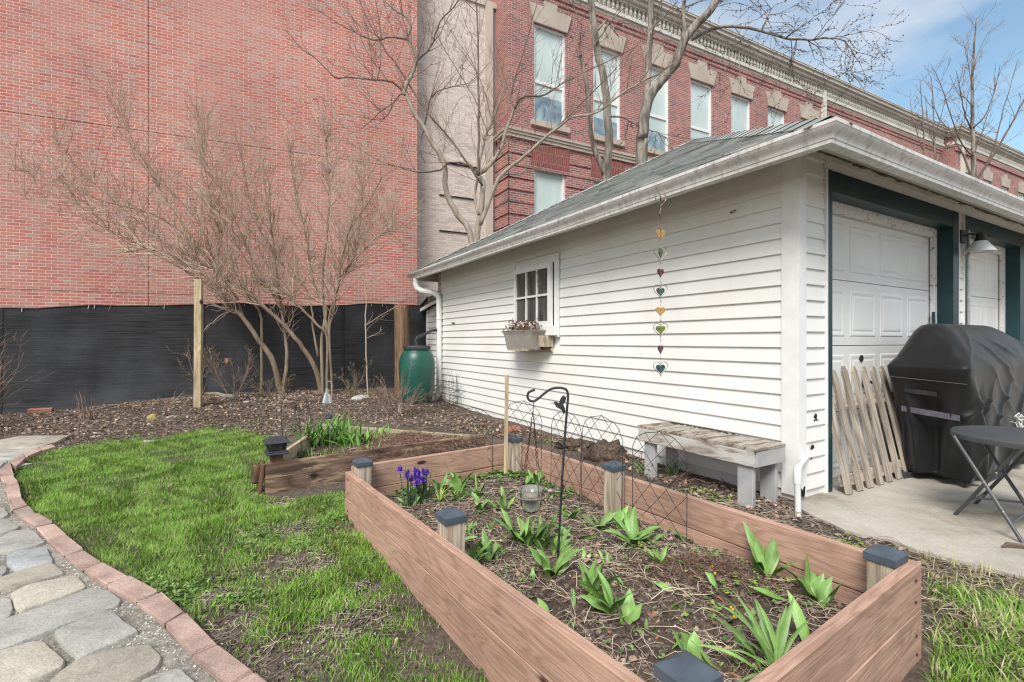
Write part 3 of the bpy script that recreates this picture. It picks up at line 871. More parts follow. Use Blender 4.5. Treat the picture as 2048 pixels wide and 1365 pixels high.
    # cornice
    def corn(mb, bal, xa, xb, y, left):
        H = [(11.87, 11.95, 0.06), (11.951, 12.05, 0.12), (12.051, 12.11, 0.09), (12.42, 12.50, 0.14), (12.501, 12.62, 0.25), (12.621, 12.74, 0.36), (12.741, 12.80, 0.42)]
        for z0, z1, o in H:
            mb.bx(xa - o, xb, y - o, y - 0.001 + 0.3, z0, z1)
        mb.bx(xa - 0.02, xb, y - 0.02, y + 0.29, 12.111, 12.419)
        mb.bx(xa - 0.44, xb, y - 0.44, y + 6, 12.801, 12.83)
        n = int((xb - xa) / 0.19)
        for i in range(n):
            x = xa + 0.05 + i * 0.19
            bal.lathe([(0.03, 12.112), (0.045, 12.13), (0.03, 12.16), (0.062, 12.22), (0.055, 12.27), (0.03, 12.34), (0.05, 12.40), (0.05, 12.418)], (x, y - 0.075, 0), 6, False)
    c1 = MB(); b1 = MB()
    corn(c1, b1, 0, L1 - 0.01, 0, True)
    c1.build('cornice', M['cornice'], rt); b1.build('balustrade', M['cornice'], rt)
    c1 = MB(); b1 = MB()
    corn(c1, b1, L1 + 0.02, 52, -0.55, True)
    c1.build('cornice', M['cornice'], rt); b1.build('balustrade', M['cornice'], rt)
    for x, y in ((15.75, 0), (28.05, -0.55)):
        d = MB(); d.bx(x, x + 0.2, y - 0.15, y - 0.002, -0.2, 12.3); d.build('downspout', M['cornice'], rt)
M['old_arch'] = mat_brick('old_soldier_brick', (0.30, 0.075, 0.065), (0.20, 0.06, 0.055), (0.38, 0.25, 0.22), bw=0.0677, rh=0.3, ms=0.006, var=0.12)
old_building()

# ------------------------------------------------------------------ garage (local x along its front, local y along its side wall)
GS, GT = 6.0, 6.73
def siding(mb, axis, a0, a1, z0, z1, hole=None, pitch=0.1143, out=0.017):
    """lapped boards on the plane 0; axis 'y': wall x=0 facing -x, axis 'x': wall y=0 facing -y"""
    k = 0
    z = z0
    while z < z1 - 1e-6:
        ze = min(z + pitch, z1)
        spans = [(a0, a1)]
        if hole and hole[2] < ze and hole[3] > z:
            spans = [(a0, hole[0]), (hole[1], a1)]
        for s0, s1 in spans:
            if s1 - s0 < 1e-4: continue
            def P(o, a, zz): return (-o, a, zz) if axis == 'y' else (a, -o, zz)
            b = z + 0.004
            q = [(out, z), (out + 0.001, b), (0.004, ze)]
            mb.face([P(0.0, s0, z), P(0.0, s1, z), P(out, s1, z), P(out, s0, z)])
            mb.face([P(out, s0, z), P(out, s1, z), P(out + 0.001, s1, b), P(out + 0.001, s0, b)])
            mb.face([P(out + 0.001, s0, b), P(out + 0.001, s1, b), P(0.003, s1, ze), P(0.003, s0, ze)])
        z = ze
        k += 1

def garage():
    rt = empty('garage', (GC.x, GC.y, 0), GROT, 'white vinyl sided two car garage with green shingle hip roof and dark green door frames', 'garage')
    w = MB()
    HOLE = (2.855, 3.875, 1.20, 2.21)
    siding(w, 'y', 0.10, GT, 0.075, 2.62, HOLE)
    siding(w, 'x', 0.066, 0.332, 0.075, 2.62)
    siding(w, 'x', 2.805, 2.93, 0.075, 2.62)
    # wall core, leaving the window and the door openings
    w.bx(0.001, 0.12, 0.12, 2.855, -0.1, 2.60); w.bx(0.001, 0.12, 3.875, GT, -0.1, 2.60)
    w.bx(0.001, 0.12, 2.855, 3.875, -0.1, 1.2); w.bx(0.001, 0.12, 2.855, 3.875, 2.21, 2.60)
    w.bx(0.001, 0.34, 0.001, 0.12, -0.1, 2.60); w.bx(2.75, 2.95, 0.001, 0.12, -0.1, 2.60); w.bx(4.8, GS, 0.001, 0.12, -0.1, 2.60)
    w.bx(0.34, 2.75, 0.001, 0.12, 2.43, 2.60); w.bx(2.95, 4.8, 0.001, 0.12, 2.43, 2.60)
    w.bx(0.12, GS, GT - 0.12, GT, -0.1, 2.60); w.bx(GS - 0.12, GS, 0.12, GT - 0.12, -0.1, 2.60)
    w.build('siding', M['white_vinyl'], rt)
    f = MB()
    f.bx(0.006, 0.30, 0.006, GT - 0.01, -0.4, 0.08); f.bx(0.301, 0.34, 0.006, 0.3, -0.4, 0.08)
    f.build('foundation', M['concrete_found'], rt)
    # corner posts
    c = MB()
    c.bx(-0.024, 0.066, -0.024, -0.001, 0.045, 2.58); c.bx(-0.024, -0.001, -0.0009, 0.105, 0.045, 2.58)
    c.build('corner_trim', M['white_paint'], rt)
    c = MB(); c.bx(-0.022, -0.001, GT - 0.07, GT + 0.02, 0.045, 2.58); c.bx(-0.022, 0.08, GT + 0.0201, GT + 0.04, 0.045, 2.58)
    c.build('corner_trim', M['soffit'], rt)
    d = MB()
    rr = random.Random(5)
    for k in range(16):
        y, z = -0.025, 0.05 + rr.random() * 0.045
        d.box((-0.02 + rr.random() * 0.06, -0.026, z), (0.012 + rr.random() * 0.02, 0.003, 0.01 + rr.random() * 0.03), Matrix.Rotation(rr.random(), 3, 'Y'))
    d.build('rotten_patch', M['stain_and_shade'], rt)
    d = MB()
    for (x, z, s_) in ((0.20, 0.60, .018), (0.21, 0.575, .012), (0.185, 0.57, .008), (0.235, 0.568, .006), (0.205, 0.61, .012), (0.16, 0.38, .02), (0.17, 0.375, .012), (0.145, 0.30, .009)):
        d.blob((x, -0.016, z), s_, seed=x * 99, n=7, m=4, amp=0.8, sc=(1.2, 0.25, 0.9))
    d.build('dark_stain', M['stain_and_shade'], rt)
    # roof
    ap = Vector((3.0, GT / 2, 4.38))
    o, ze = 0.435, 2.452
    cs = [Vector((-o, -o, ze)), Vector((GS + o, -o, ze)), Vector((GS + o, GT + o, ze)), Vector((-o, GT + o, ze))]
    r_ = MB()
    N = 28
    rn = random.Random(3)
    for i in range(4):
        A, B = cs[i], cs[(i + 1) % 4]
        n_ = (B - A).cross(ap - A).normalized()
        if n_.z < 0: n_ = -n_
        Ls = ((A + B) / 2 - ap).length
        for k in range(N):
            f0, f1 = k / N, (k + 1) / N
            a0, b0, a1, b1 = A.lerp(ap, f0), B.lerp(ap, f0), A.lerp(ap, f1), B.lerp(ap, f1)
            L = (b0 - a0).length
            nt_ = max(1, int(L / 0.3))
            up = n_ * 0.016
            xo = -(A - B).length / 2 * (1 - f0)
            for j in range(nt_):
                u0, u1 = j / nt_, (j + 1) / nt_
                lift = n_ * (0.013 + rn.random() * 0.004)
                p0, p1 = a0.lerp(b0, u0) + lift, a0.lerp(b0, u1) + lift
                q0, q1 = a1.lerp(b1, u0) + n_ * 0.002, a1.lerp(b1, u1) + n_ * 0.002
                v0, v1 = f0 * Ls, f1 * Ls
                jx = rn.random() * 40; jy = rn.randrange(50) * 0.14
                r_.face([p0, p1, q1, q0], [(xo + u0 * L, k * 0.14 + 0.004), (xo + u1 * L, k * 0.14 + 0.004), (xo + u1 * L, k * 0.14 + 0.136), (xo + u0 * L, k * 0.14 + 0.136)])
                r_.face([a0.lerp(b0, u0), a0.lerp(b0, u1), p1, p0], [(0.3 * int(jx) + .08, .05), (0.3 * int(jx) + .1, .05), (0.3 * int(jx) + .1, .09), (0.3 * int(jx) + .08, .09)])
        # hip cap
        hp = MB()
    for A in cs:
        d_ = (ap - A); m_ = 24
        side = d_.cross(Vector((0, 0, 1))).normalized()
        up = side.cross(d_).normalized()
        for k in range(m_):
            p, q = A.lerp(ap, k / m_), A.lerp(ap, (k + 1) / m_ + 0.004)
            for sg in (-1, 1):
                r_.face([p + up * 0.032, q + up * 0.024, q + side * sg * 0.13 - up * 0.036, p + side * sg * 0.13 - up * 0.028],
                        [(k * .3 + .05, 0.02), (k * .3 + .25, 0.02), (k * .3 + .25, 0.12), (k * .3 + .05, 0.12)])
    for i in range(4):
        r_.face([cs[i] - Vector((0, 0, 0.004)), cs[(i + 1) % 4] - Vector((0, 0, 0.004)), ap - Vector((0, 0, 0.02))][::-1])
    r_.build('roof', M['shingle'], rt)
    # gutter: one K profile swept round the eaves, with a drip edge over it
    prof = [(0.375, 2.435), (0.375, 2.322), (0.446, 2.320), (0.448, 2.343), (0.453, 2.346), (0.456, 2.362), (0.466, 2.380), (0.482, 2.396), (0.492, 2.412), (0.494, 2.418), (0.497, 2.420), (0.497, 2.442), (0.486, 2.446), (0.476, 2.440)]
    g = MB()
    rows = []
    for po, pz in prof:
        row = []
        for (cx, cy, sx, sy) in ((0, 0, -1, -1), (GS, 0, 1, -1), (GS, GT, 1, 1), (0, GT, -1, 1)):
            row.append(Vector((cx + sx * po, cy + sy * po, pz)))
        rows.append(row)
    dense = []
    for row in rows:
        dr = []
        for i in range(4):
            A, B = row[i], row[(i + 1) % 4]
            for k in range(14):
                p = A.lerp(B, k / 14)
                p.z += 0.006 * mnoise.noise(Vector((p.x * 0.8, p.y * 0.8, 7))) if 0 < k < 14 else 0
                dr.append(p)
        dense.append(dr)
    g.grid(dense, close=True)
    g.build('gutter', M['gutter'], rt, smooth=True)
    de = MB()
    for i in range(4):
        A, B = cs[i], cs[(i + 1) % 4]
        o2 = (A + B) / 2 - Vector((3.0, GT / 2, ze)); o2.z = 0; o2.normalize()
        de.face([A - Vector((0, 0, 0.006)), B - Vector((0, 0, 0.006)), B + o2 * 0.012 - Vector((0, 0, 0.03)), A + o2 * 0.012 - Vector((0, 0, 0.03))])
    e2 = MB()
    dl = MB()
    e = []
    for po, pz in ((0.40, 2.462), (0.462, 2.450), (0.464, 2.438)):
        e.append([Vector((cx + sx * po, cy + sy * po, pz)) for (cx, cy, sx, sy) in ((0, 0, -1, -1), (GS, 0, 1, -1), (GS, GT, 1, 1), (0, GT, -1, 1))])
    e2.grid(e, close=True)
    e2.build('drip_edge', M['white_paint'], rt)
    # soffit, sloped like the rafters, with a rotten open seam on the front
    s_ = MB()
    def ring(o0, z0, o1, z1, mb, sides=(0, 1, 2, 3)):
        cc = ((0, 0, -1, -1), (GS, 0, 1, -1), (GS, GT, 1, 1), (0, GT, -1, 1))
        for i in sides:
            a, b_ = cc[i], cc[(i + 1) % 4]
            mb.face([(a[0] + a[2] * o0, a[1] + a[3] * o0, z0), (b_[0] + b_[2] * o0, b_[1] + b_[3] * o0, z0),
                     (b_[0] + b_[2] * o1, b_[1] + b_[3] * o1, z1), (a[0] + a[2] * o1, a[1] + a[3] * o1, z1)])
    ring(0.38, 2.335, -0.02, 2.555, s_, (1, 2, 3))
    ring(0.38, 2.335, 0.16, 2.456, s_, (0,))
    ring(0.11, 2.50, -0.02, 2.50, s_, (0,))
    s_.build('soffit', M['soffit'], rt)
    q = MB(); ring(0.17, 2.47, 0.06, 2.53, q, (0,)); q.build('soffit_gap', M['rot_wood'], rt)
    fr = MB()
    for k in range(60):
        s0 = -0.1 + k * 0.1
        z = 2.470 + rn.random() * 0.012
        fr.box((s0, -0.135 + rn.random() * 0.02, z), (0.12, 0.03, 0.008), Matrix.Rotation(rn.uniform(-.1, .1), 3, 'Y'))
    fr.build('rotten_edge', M['rot_wood'], rt)
    # white frieze strips over the door heads
    t_ = MB(); t_.bx(0.333, 4.9, -0.02, 0.0, 2.434, 2.50); t_.bx(0.333, 0.347, -0.03, 0.0, 0.02, 2.433); t_.bx(2.79, 2.804, -0.03, 0, 0.02, 2.433)
    t_.bx(2.931, 2.945, -0.03, 0, 0.02, 2.433)
    t_.build('door_trim', M['white_paint'], rt)
    for (a, b_, ja, jb) in ((0.41, 2.656, 0.348, 2.789), (3.0, 4.62, 2.946, 4.86)):
        fr_ = MB(); zt = 2.275
        fr_.bx(ja, a, -0.028, 0.119, 0.0, 2.432); fr_.bx(b_, jb, -0.028, 0.119, 0.0, 2.432)
        fr_.bx(a, b_, -0.026, 0.119, zt, 2.432)
        fo = fr_.build('door_frame', M['green_paint'], rt)
        st = MB(); st.bx(a, b_, 0.10, 0.14, zt - 0.085, zt - 0.001); st.bx(a, a + 0.05, 0.10, 0.14, 0.02, zt - 0.086); st.bx(b_ - 0.055, b_, 0.10, 0.14, 0.02, zt - 0.086)
        st.build('door_stop', M['flaky_paint'], rt)
        # sectional door
        dm = MB(); y = 0.15
        nsec, hz = 4, 0.545
        ncol = 4 if b_ - a > 2 else 3
        for k in range(nsec):
            z0 = 0.022 + k * hz
            dm.bx(a, b_, y, y + 0.04, z0 + 0.003, z0 + hz - 0.003)
            cw = (b_ - a - 0.1) / ncol
            for j in range(ncol):
                x0, x1 = a + 0.05 + j * cw + 0.045, a + 0.05 + (j + 1) * cw - 0.045
                p0, p1 = z0 + 0.075, z0 + hz - 0.075
                def R4(m, yy): return [(x0 + m, yy, p0 + m), (x1 - m, yy, p0 + m), (x1 - m, yy, p1 - m), (x0 + m, yy, p1 - m)]
                L0, L1_, L2, L3, L4 = R4(0, y - 0.0005), R4(0.010, y - 0.006), R4(0.022, y - 0.0062), R4(0.045, y - 0.0015), R4(0.062, y - 0.006)
                for P_, Q_ in ((L0, L1_), (L1_, L2), (L2, L3), (L3, L4)):
                    for i in range(4):
                        dm.face([P_[i], P_[(i + 1) % 4], Q_[(i + 1) % 4], Q_[i]])
                dm.face(L4)
        do = dm.build('garage_door', M['door_white'], rt)
        if a < 1:
            h = MB(); h.lathe([(0.012, 0), (0.03, 0.005), (0.03, 0.012), (0.012, 0.016)], n=12)
            h.build('lock_plate', M['black_metal'], do, loc=(1.22, 0.146, 1.00), rot=(R(90), 0, 0), smooth=True)
            h = MB(); h.tube([(0, 0, 0), (0, -0.05, 0)], 0.008); h.tube([(-0.05, -0.05, 0.015), (0.05, -0.05, -0.015)], 0.011, 8); h.bbox((0, 0.0, 0), (0.04, 0.012, 0.09), 0.004)
            h.build('handle', M['black_metal'], do, loc=(1.25, 0.135, 0.80))
    bk = MB(); bk.bx(0.13, GS - 0.13, 0.6, 0.62, 0, 2.4); bk.build('inside_dark', M['stain_and_shade'], rt)  # near-black sheet standing in for the dark interior behind the doors
    # side window with a top-hung six pane sash
    c = MB()
    y0, y1, z0, z1 = HOLE
    fw = 0.10
    c.bx(-0.03, 0.12, y0, y0 + fw, z0, z1); c.bx(-0.03, 0.12, y1 - 0.045, y1, z0, z1)
    c.bx(-0.03, 0.12, y0 + fw, y1 - 0.045, z1 - 0.085, z1)
    c.bx(-0.042, -0.031, y0 - 0.012, y0 + 0.01, z0, z1 + 0.012); c.bx(-0.042, -0.031, y0 + 0.0101, y1 + 0.012, z1 - 0.006, z1 + 0.012); c.bx(-0.042, -0.031, y1 - 0.01, y1 + 0.012, z0, z1 - 0.0061)
    fo = c.build('window', M['white_paint'], rt)
    si = MB(); si.bx(-0.10, 0.12, y0 + 0.02, y1, z0 + 0.02, z0 + 0.135)
    si.build('window_sill', M['white_paint'], fo)
    sa = MB()
    sy0, sy1, sz0, sz1 = y0 + 0.103, y1 - 0.045, z0 + 0.137, z1 - 0.088
    xa, xb = -0.085, -0.045
    st_ = 0.062
    sa.bx(xa, xb, sy0, sy0 + st_, sz0, sz1); sa.bx(xa, xb, sy1 - st_ * 0.7, sy1, sz0, sz1)
    sa.bx(xa, xb, sy0 + st_, sy1 - st_ * 0.7, sz1 - st_, sz1); sa.bx(xa, xb, sy0 + st_, sy1 - st_ * 0.7, sz0, sz0 + st_)
    so = sa.build('sash', M['white_paint'], fo)
    mu = MB()
    ga, gb, gz0, gz1 = sy0 + st_, sy1 - st_ * 0.7, sz0 + st_, sz1 - st_
    for k in (1, 2):
        y = ga + (gb - ga) * k / 3; mu.bx(xa + 0.006, xb, y - 0.012, y + 0.012, gz0, gz1)
    z = (gz0 + gz1) / 2; mu.bx(xa + 0.004, xb, ga, gb, z - 0.013, z + 0.013)
    mu.build('muntin', M['flaky_paint'], fo)
    gm = MB(); gm.bx(xb - 0.014, xb - 0.010, ga, gb, gz0, gz1); gm.build('pane', M['glass'], fo)
    gm = MB(); gm.bx(0.05, 0.055, y0, y1, z0, z1); gm.build('inside_shade', M['stain_and_shade'], fo)  # near-black sheet for the dark interior seen round the sash
    br = MB(); br.bbox((-0.10, y0 + 0.17, z0 - 0.055), (0.17, 0.10, 0.14), 0.006)
    br.build('bracket_block', M['post_wood'], rt)
    br = MB(); br.tube([(-0.02, y0 + 0.13, z0 - 0.155), (-0.02, y1 - 0.1, z0 - 0.155)], 0.032, 10); br.box((-0.15, 3.42, z0 - 0.165), (0.26, 0.5, 0.02))
    br.build('bracket_rail', M['post_wood'], rt)
    # small things fixed to the wall
    h = MB(); h.tube([(-0.012, 6.1, 1.47), (-0.03, 6.1, 1.47), (-0.03, 6.02, 1.475), (-0.02, 5.98, 1.465)], 0.008, 6)
    h.build('wall_hook', M['black_metal'], rt)
    h = MB(); h.tube([(-0.014, 0.52, 2.18), (-0.03, 0.52, 2.18), (-0.032, 0.47, 2.19)], 0.004, 6)
    h.build('wall_hook', M['black_metal'], rt)
    # downspout at the far corner
    dsp = MB()
    yb = GT - 0.14
    cpts = [(-0.42, yb + 0.30, 2.33), (-0.42, yb + 0.30, 2.22), (-0.40, yb + 0.27, 2.14), (-0.33, yb + 0.2, 2.09), (-0.20, yb + 0.06, 2.06), (-0.11, yb, 2.02), (-0.075, yb, 1.95), (-0.07, yb, 1.7), (-0.07, yb, 0.26), (-0.08, yb, 0.19), (-0.12, yb - .01, 0.12), (-0.20, yb - 0.03, 0.06), (-0.30, yb - .05, 0.045)]
    sm_ = []
    for i in range(len(cpts) - 1):
        for k in range(5):
            sm_.append(Vector(cpts[i]).lerp(Vector(cpts[i + 1]), k / 5))
    sm_.append(Vector(cpts[-1]))
    rad = []
    for i, p in enumerate(sm_):
        bend = (p.z > 1.92 and p.z < 2.2) or p.z < 0.24
        rad.append(0.052 + (0.004 if (i % 2 and bend) else 0))
    dsp.tube(sm_, rad, 10, cap=False)
    dsp.build('downspout', M['white_paint'], rt, smooth=True)
    dsp = MB(); dsp.lathe([(0.056, 0), (0.058, 0.004), (0.058, 0.02), (0.056, 0.024)], (-0.07, yb, 1.55), 12, False); dsp.build('pipe_strap', M['white_paint'], rt)
    return rt
GAR = garage()

def shed():
    rt = empty('lean_to_shed', (*gl(0.12, GT + 0.05), 0), GROT, 'low white sided lean-to shed behind the garage corner, next to the green barrel', 'shed')
    w = MB(); siding(w, 'y', 0.0, 0.92, 0.05, 1.80)
    w.bx(0.002, 1.5, 0.0, 0.92, -0.1, 1.78)
    w.face([(-0.004, 0.0, 1.80), (-0.004, 0.92, 1.80), (-0.004, 0.0, 1.93)])
    w.build('wall', M['white_vinyl'], rt)
    c = MB(); c.bx(-0.022, 0.02, 0.9, 0.95, 0.0, 1.80); c.build('corner_trim', M['white_paint'], rt)
    r_ = MB()
    r_.prism([(-0.10, -0.02, 1.965), (-0.10, 1.06, 1.815), (-0.10, 1.06, 1.845), (-0.10, -0.02, 1.995)], (1.7, 0, 0))
    r_.build('roof', M['shingle'], rt)
    r_ = MB(); r_.prism([(-0.115, -0.02, 1.915), (-0.115, 1.06, 1.765), (-0.115, 1.06, 1.83), (-0.115, -0.02, 1.98)], (0.014, 0, 0)); r_.build('rake_board', M['white_paint'], rt)
    for i, (y, z, dx, dz, mat, lab) in enumerate(((0.20, 2.06, 0.35, 0.12, 'lumber_post', 'short wooden block on the shed roof, nearest the garage'),
                                              (0.52, 2.01, 0.3, 0.13, 'concrete_found', 'square grey block on the middle of the shed roof'),
                                              (0.84, 1.93, 0.25, 0.10, 'grey_plastic', 'small dark block on the low edge of the shed roof'))):
        m_ = MB(); m_.bbox((0, 0, 0), (dx, 0.24, dz), 0.006)
        o = m_.build('block', M[mat], None, rot=(R(-7.9), 0, 0))
        o.matrix_world = Matrix.Translation((*gl(0.18, GT + 0.05 + y), z - 0.022)) @ Matrix.Rotation(GROT, 4, 'Z') @ Matrix.Rotation(R(-7.9), 4, 'X')
        tag(o, lab, 'block')
    m_ = MB(); m_.tube([(0, -0.03, 0.0), (0.0, 0.38, 0.14)], 0.035, 7)
    o = m_.build('short_pole', M['black_metal'])
    o.matrix_world = Matrix.Translation((*gl(0.06, GT + 0.80), 1.86)) @ Matrix.Rotation(GROT, 4, 'Z') @ Matrix.Rotation(R(180), 4, 'Z') @ Matrix.Translation((0, -0.36, 0.03))
    tag(o, 'dark round pole leaning over the low edge of the shed roof', 'pole')
shed()

# ------------------------------------------------------------------ raised beds
def frame(a, b, up=Vector((0, 0, 1))):
    x = (b - a).normalized()
    y = up.cross(x).normalized()
    z = x.cross(y)
    m = Matrix((x, y, z)).transposed().to_4x4()
    m.translation = (a + b) / 2
    return m

def plank(name, a, b, h, th, mat, root, bev=0.003, ext=0.0, n=10, wob=0.003):
    """one board whose local x runs along it"""
    a, b = Vector(a), Vector(b)
    L = (b - a).length + ext
    mb = MB()
    rows = []
    sd_ = random.random() * 50
    for i in range(n + 1):
        x = -L / 2 + L * i / n
        dy = wob * mnoise.noise(Vector((x * 1.3, sd_, 0))); dz = wob * mnoise.noise(Vector((x * 1.7, sd_, 5)))
        q = [(-th / 2 + bev, -h / 2), (th / 2 - bev, -h / 2), (th / 2, -h / 2 + bev), (th / 2, h / 2 - bev), (th / 2 - bev, h / 2), (-th / 2 + bev, h / 2), (-th / 2, h / 2 - bev), (-th / 2, -h / 2 + bev)]
        rows.append([Vector((x, y + dy, z + dz)) for y, z in q])
    mb.grid(rows, close=True)
    k = len(rows) * 8
    mb.f.append(tuple(range(8))); mb.f.append(tuple(range(k - 8, k))[::-1]); mb.uv += [None, None]
    o = mb.build(name, mat, root)
    m = frame(a, b)
    o.matrix_basis = Matrix.Translation(-Vector(root.location)) @ m if root else m
    return o

def screws(o, spots, th, mat):
    for (x, z) in spots:
        m = MB(); m.lathe([(0.0045, -0.001), (0.0045, 0.001)], n=8)
        s_ = m.build('screw', mat, o); s_.location = (x, -th / 2 - 0.0008, z); s_.rotation_euler = (R(90), 0, 0)

BB = Vector((0.04, 4.02, 0)); BL = Vector((-1.09, 3.20, 0)); BR_ = Vector((1.49, 1.78, 0)); BF = Vector((0.37, 0.965, 0))
BEDROT = math.atan2(0.5426, 0.8399)
def bed_corner(P, Q, off):
    return P

def main_bed():
    rt = empty('raised_bed', (0.2, 2.5, 0), 0, 'large cedar raised bed with grey capped posts, full of tulip leaves', 'raised bed')
    zt = {'B': 0.325, 'L': 0.292, 'R': 0.33, 'F': 0.372}
    T = 0.038
    def side(P, Q, zp, zq, inn, h2=0.135, e=0.0, out=True, label=None):
        inn = Vector((inn[0], inn[1], 0)).normalized() * (T / 2)
        for k in range(2):
            zc0 = zp - h2 / 2 - k * (h2 + 0.004) if k == 0 else zp - h2 - 0.004 - (h2 + 0.06) / 2
            zc1 = zq - h2 / 2 - k * (h2 + 0.004) if k == 0 else zq - h2 - 0.004 - (h2 + 0.06) / 2
            hh = h2 if k == 0 else h2 + 0.06
            d = Vector((0, 0, 1))
            o_ = plank('board', P + inn + d * zc0, Q + inn + d * zc1, hh, T, M['cedar'], rt)
            Lb = (Q - P).length / 2
            for sx_ in (-Lb + 0.06, Lb - 0.06):
                for sz_ in (-0.035, 0.04):
                    for sd_ in (-1, 1):
                        m_ = MB(); m_.lathe([(0.0055, -0.0012), (0.0055, 0.0012)], n=8)
                        s_ = m_.build('screw', M['black_metal'], o_); s_.location = (sx_ + random.uniform(-.01, .01), sd_ * (T / 2 + 0.0022), sz_ + random.uniform(-.008, .008)); s_.rotation_euler = (R(90), 0, 0)
    dn = (BR_ - BB).normalized(); e_ = (BR_ - BF).normalized()
    side(BF - (BL - BF).normalized() * 0.0, BL, zt['F'], zt['L'], e_, 0.165)
    side(BL + e_ * T, BB, zt['L'] + 0.036, zt['B'], dn, 0.16)
    side(BB + dn * T - e_ * 0, BR_ - dn * T, zt['B'], zt['R'] , -e_, 0.16)
    side(BR_ , BF + e_ * T, zt['R'] + 0.012, zt['F'] - 0.01, -dn, 0.165)
    def post(p, top, w=0.09, tilt=(0, 0)):
        m = MB(); m.bbox((0, 0, 0), (w, w, top + 0.10), 0.004)
        o = m.build('post', M['post_wood'], rt)
        o.location = Vector((p[0], p[1], (top - 0.10) / 2 - 0.03)) - Vector(rt.location); o.rotation_euler = (tilt[0], tilt[1], BEDROT + random.uniform(-0.05, 0.05))
        c = MB(); q = w / 2 + 0.007
        z0, z1, z2 = -0.032, 0.0, 0.018
        ring_ = lambda r, z: [Vector((-r, -r, z)), Vector((r, -r, z)), Vector((r, r, z)), Vector((-r, r, z))]
        c.grid([ring_(q - 0.002, z0), ring_(q, z0 + 0.002), ring_(q, z1 - 0.004), ring_(q - 0.004, z1), ring_(0.018, z2), ring_(0.006, z2 + 0.002)], close=True)
        b = len(c.v); c.f.append((b - 4, b - 3, b - 2, b - 1)); c.f.append((3, 2, 1, 0)); c.uv += [None, None]
        co = c.build('post_cap', M['cap'], o)
        co.location = (0, 0, (top + 0.10) / 2 + 0.004)
    i1 = e_ * 0.09 + dn * 0.09
    post(BL + e_ * 0.088 + dn * 0.088, 0.40)
    post(BB - e_ * 0.088 + dn * 0.09, 0.41)
    post(BB + dn * 1.195 - e_ * 0.088, 0.43)
    post(BL + dn * 1.40 + e_ * 0.088, 0.447)
    post(BR_ - e_ * 0.085 - dn * 0.085, 0.40)
    post(BF + e_ * 0.09 - dn * 0.09, 0.445)
    return rt
random.seed(11)
BED = main_bed()

def soil_grid(name, corners, z, amp, st, mat):
    xs = [c[0] for c in corners]; ys = [c[1] for c in corners]
    mb = MB(); nx = int((max(xs) - min(xs)) / st) + 2; ny = int((max(ys) - min(ys)) / st) + 2
    idx = {}
    def cx(v): return v
    for j in range(ny):
        for i in range(nx):
            x, y = min(xs) + i * st, min(ys) + j * st
            if not inpoly(x, y, corners): continue
            zz = z(x, y)
            idx[(i, j)] = len(mb.v)
            mb.v.append((x, y, zz)); mb.t.append(0.5)
    for j in range(ny - 1):
        for i in range(nx - 1):
            k = [(i, j), (i + 1, j), (i + 1, j + 1), (i, j + 1)]
            q = [idx[a] for a in k if a in idx]
            if len(q) >= 3: mb.f.append(tuple(q)); mb.uv.append(None)
    return tag(mb.build(name, mat, smooth='all'), kind='structure')

def bedz(x, y):
    z = 0.105 + 0.02 * mnoise.noise(Vector((x * 2.1, y * 2.1, 9))) + 0.014 * mnoise.noise(Vector((x * 9, y * 9, 1))) + 0.010 * abs(mnoise.noise(Vector((x * 24, y * 24, 4))))
    c = Vector((x - 0.86, y - 2.13)); z += 0.055 * math.exp(-(c.x ** 2 + c.y ** 2) / 0.035)
    return z
_dn = (BR_ - BB).normalized(); _e = (BR_ - BF).normalized()
INB = [(p.x, p.y) for p in (BB - _e * 0.02 + _dn * 0.02, BL + _e * 0.02 + _dn * 0.02, BF + _e * 0.02 - _dn * 0.02, BR_ - _e * 0.02 - _dn * 0.02)]
soil_grid('bed_soil', INB, bedz, 0.03, 0.014, M['bed_soil'])

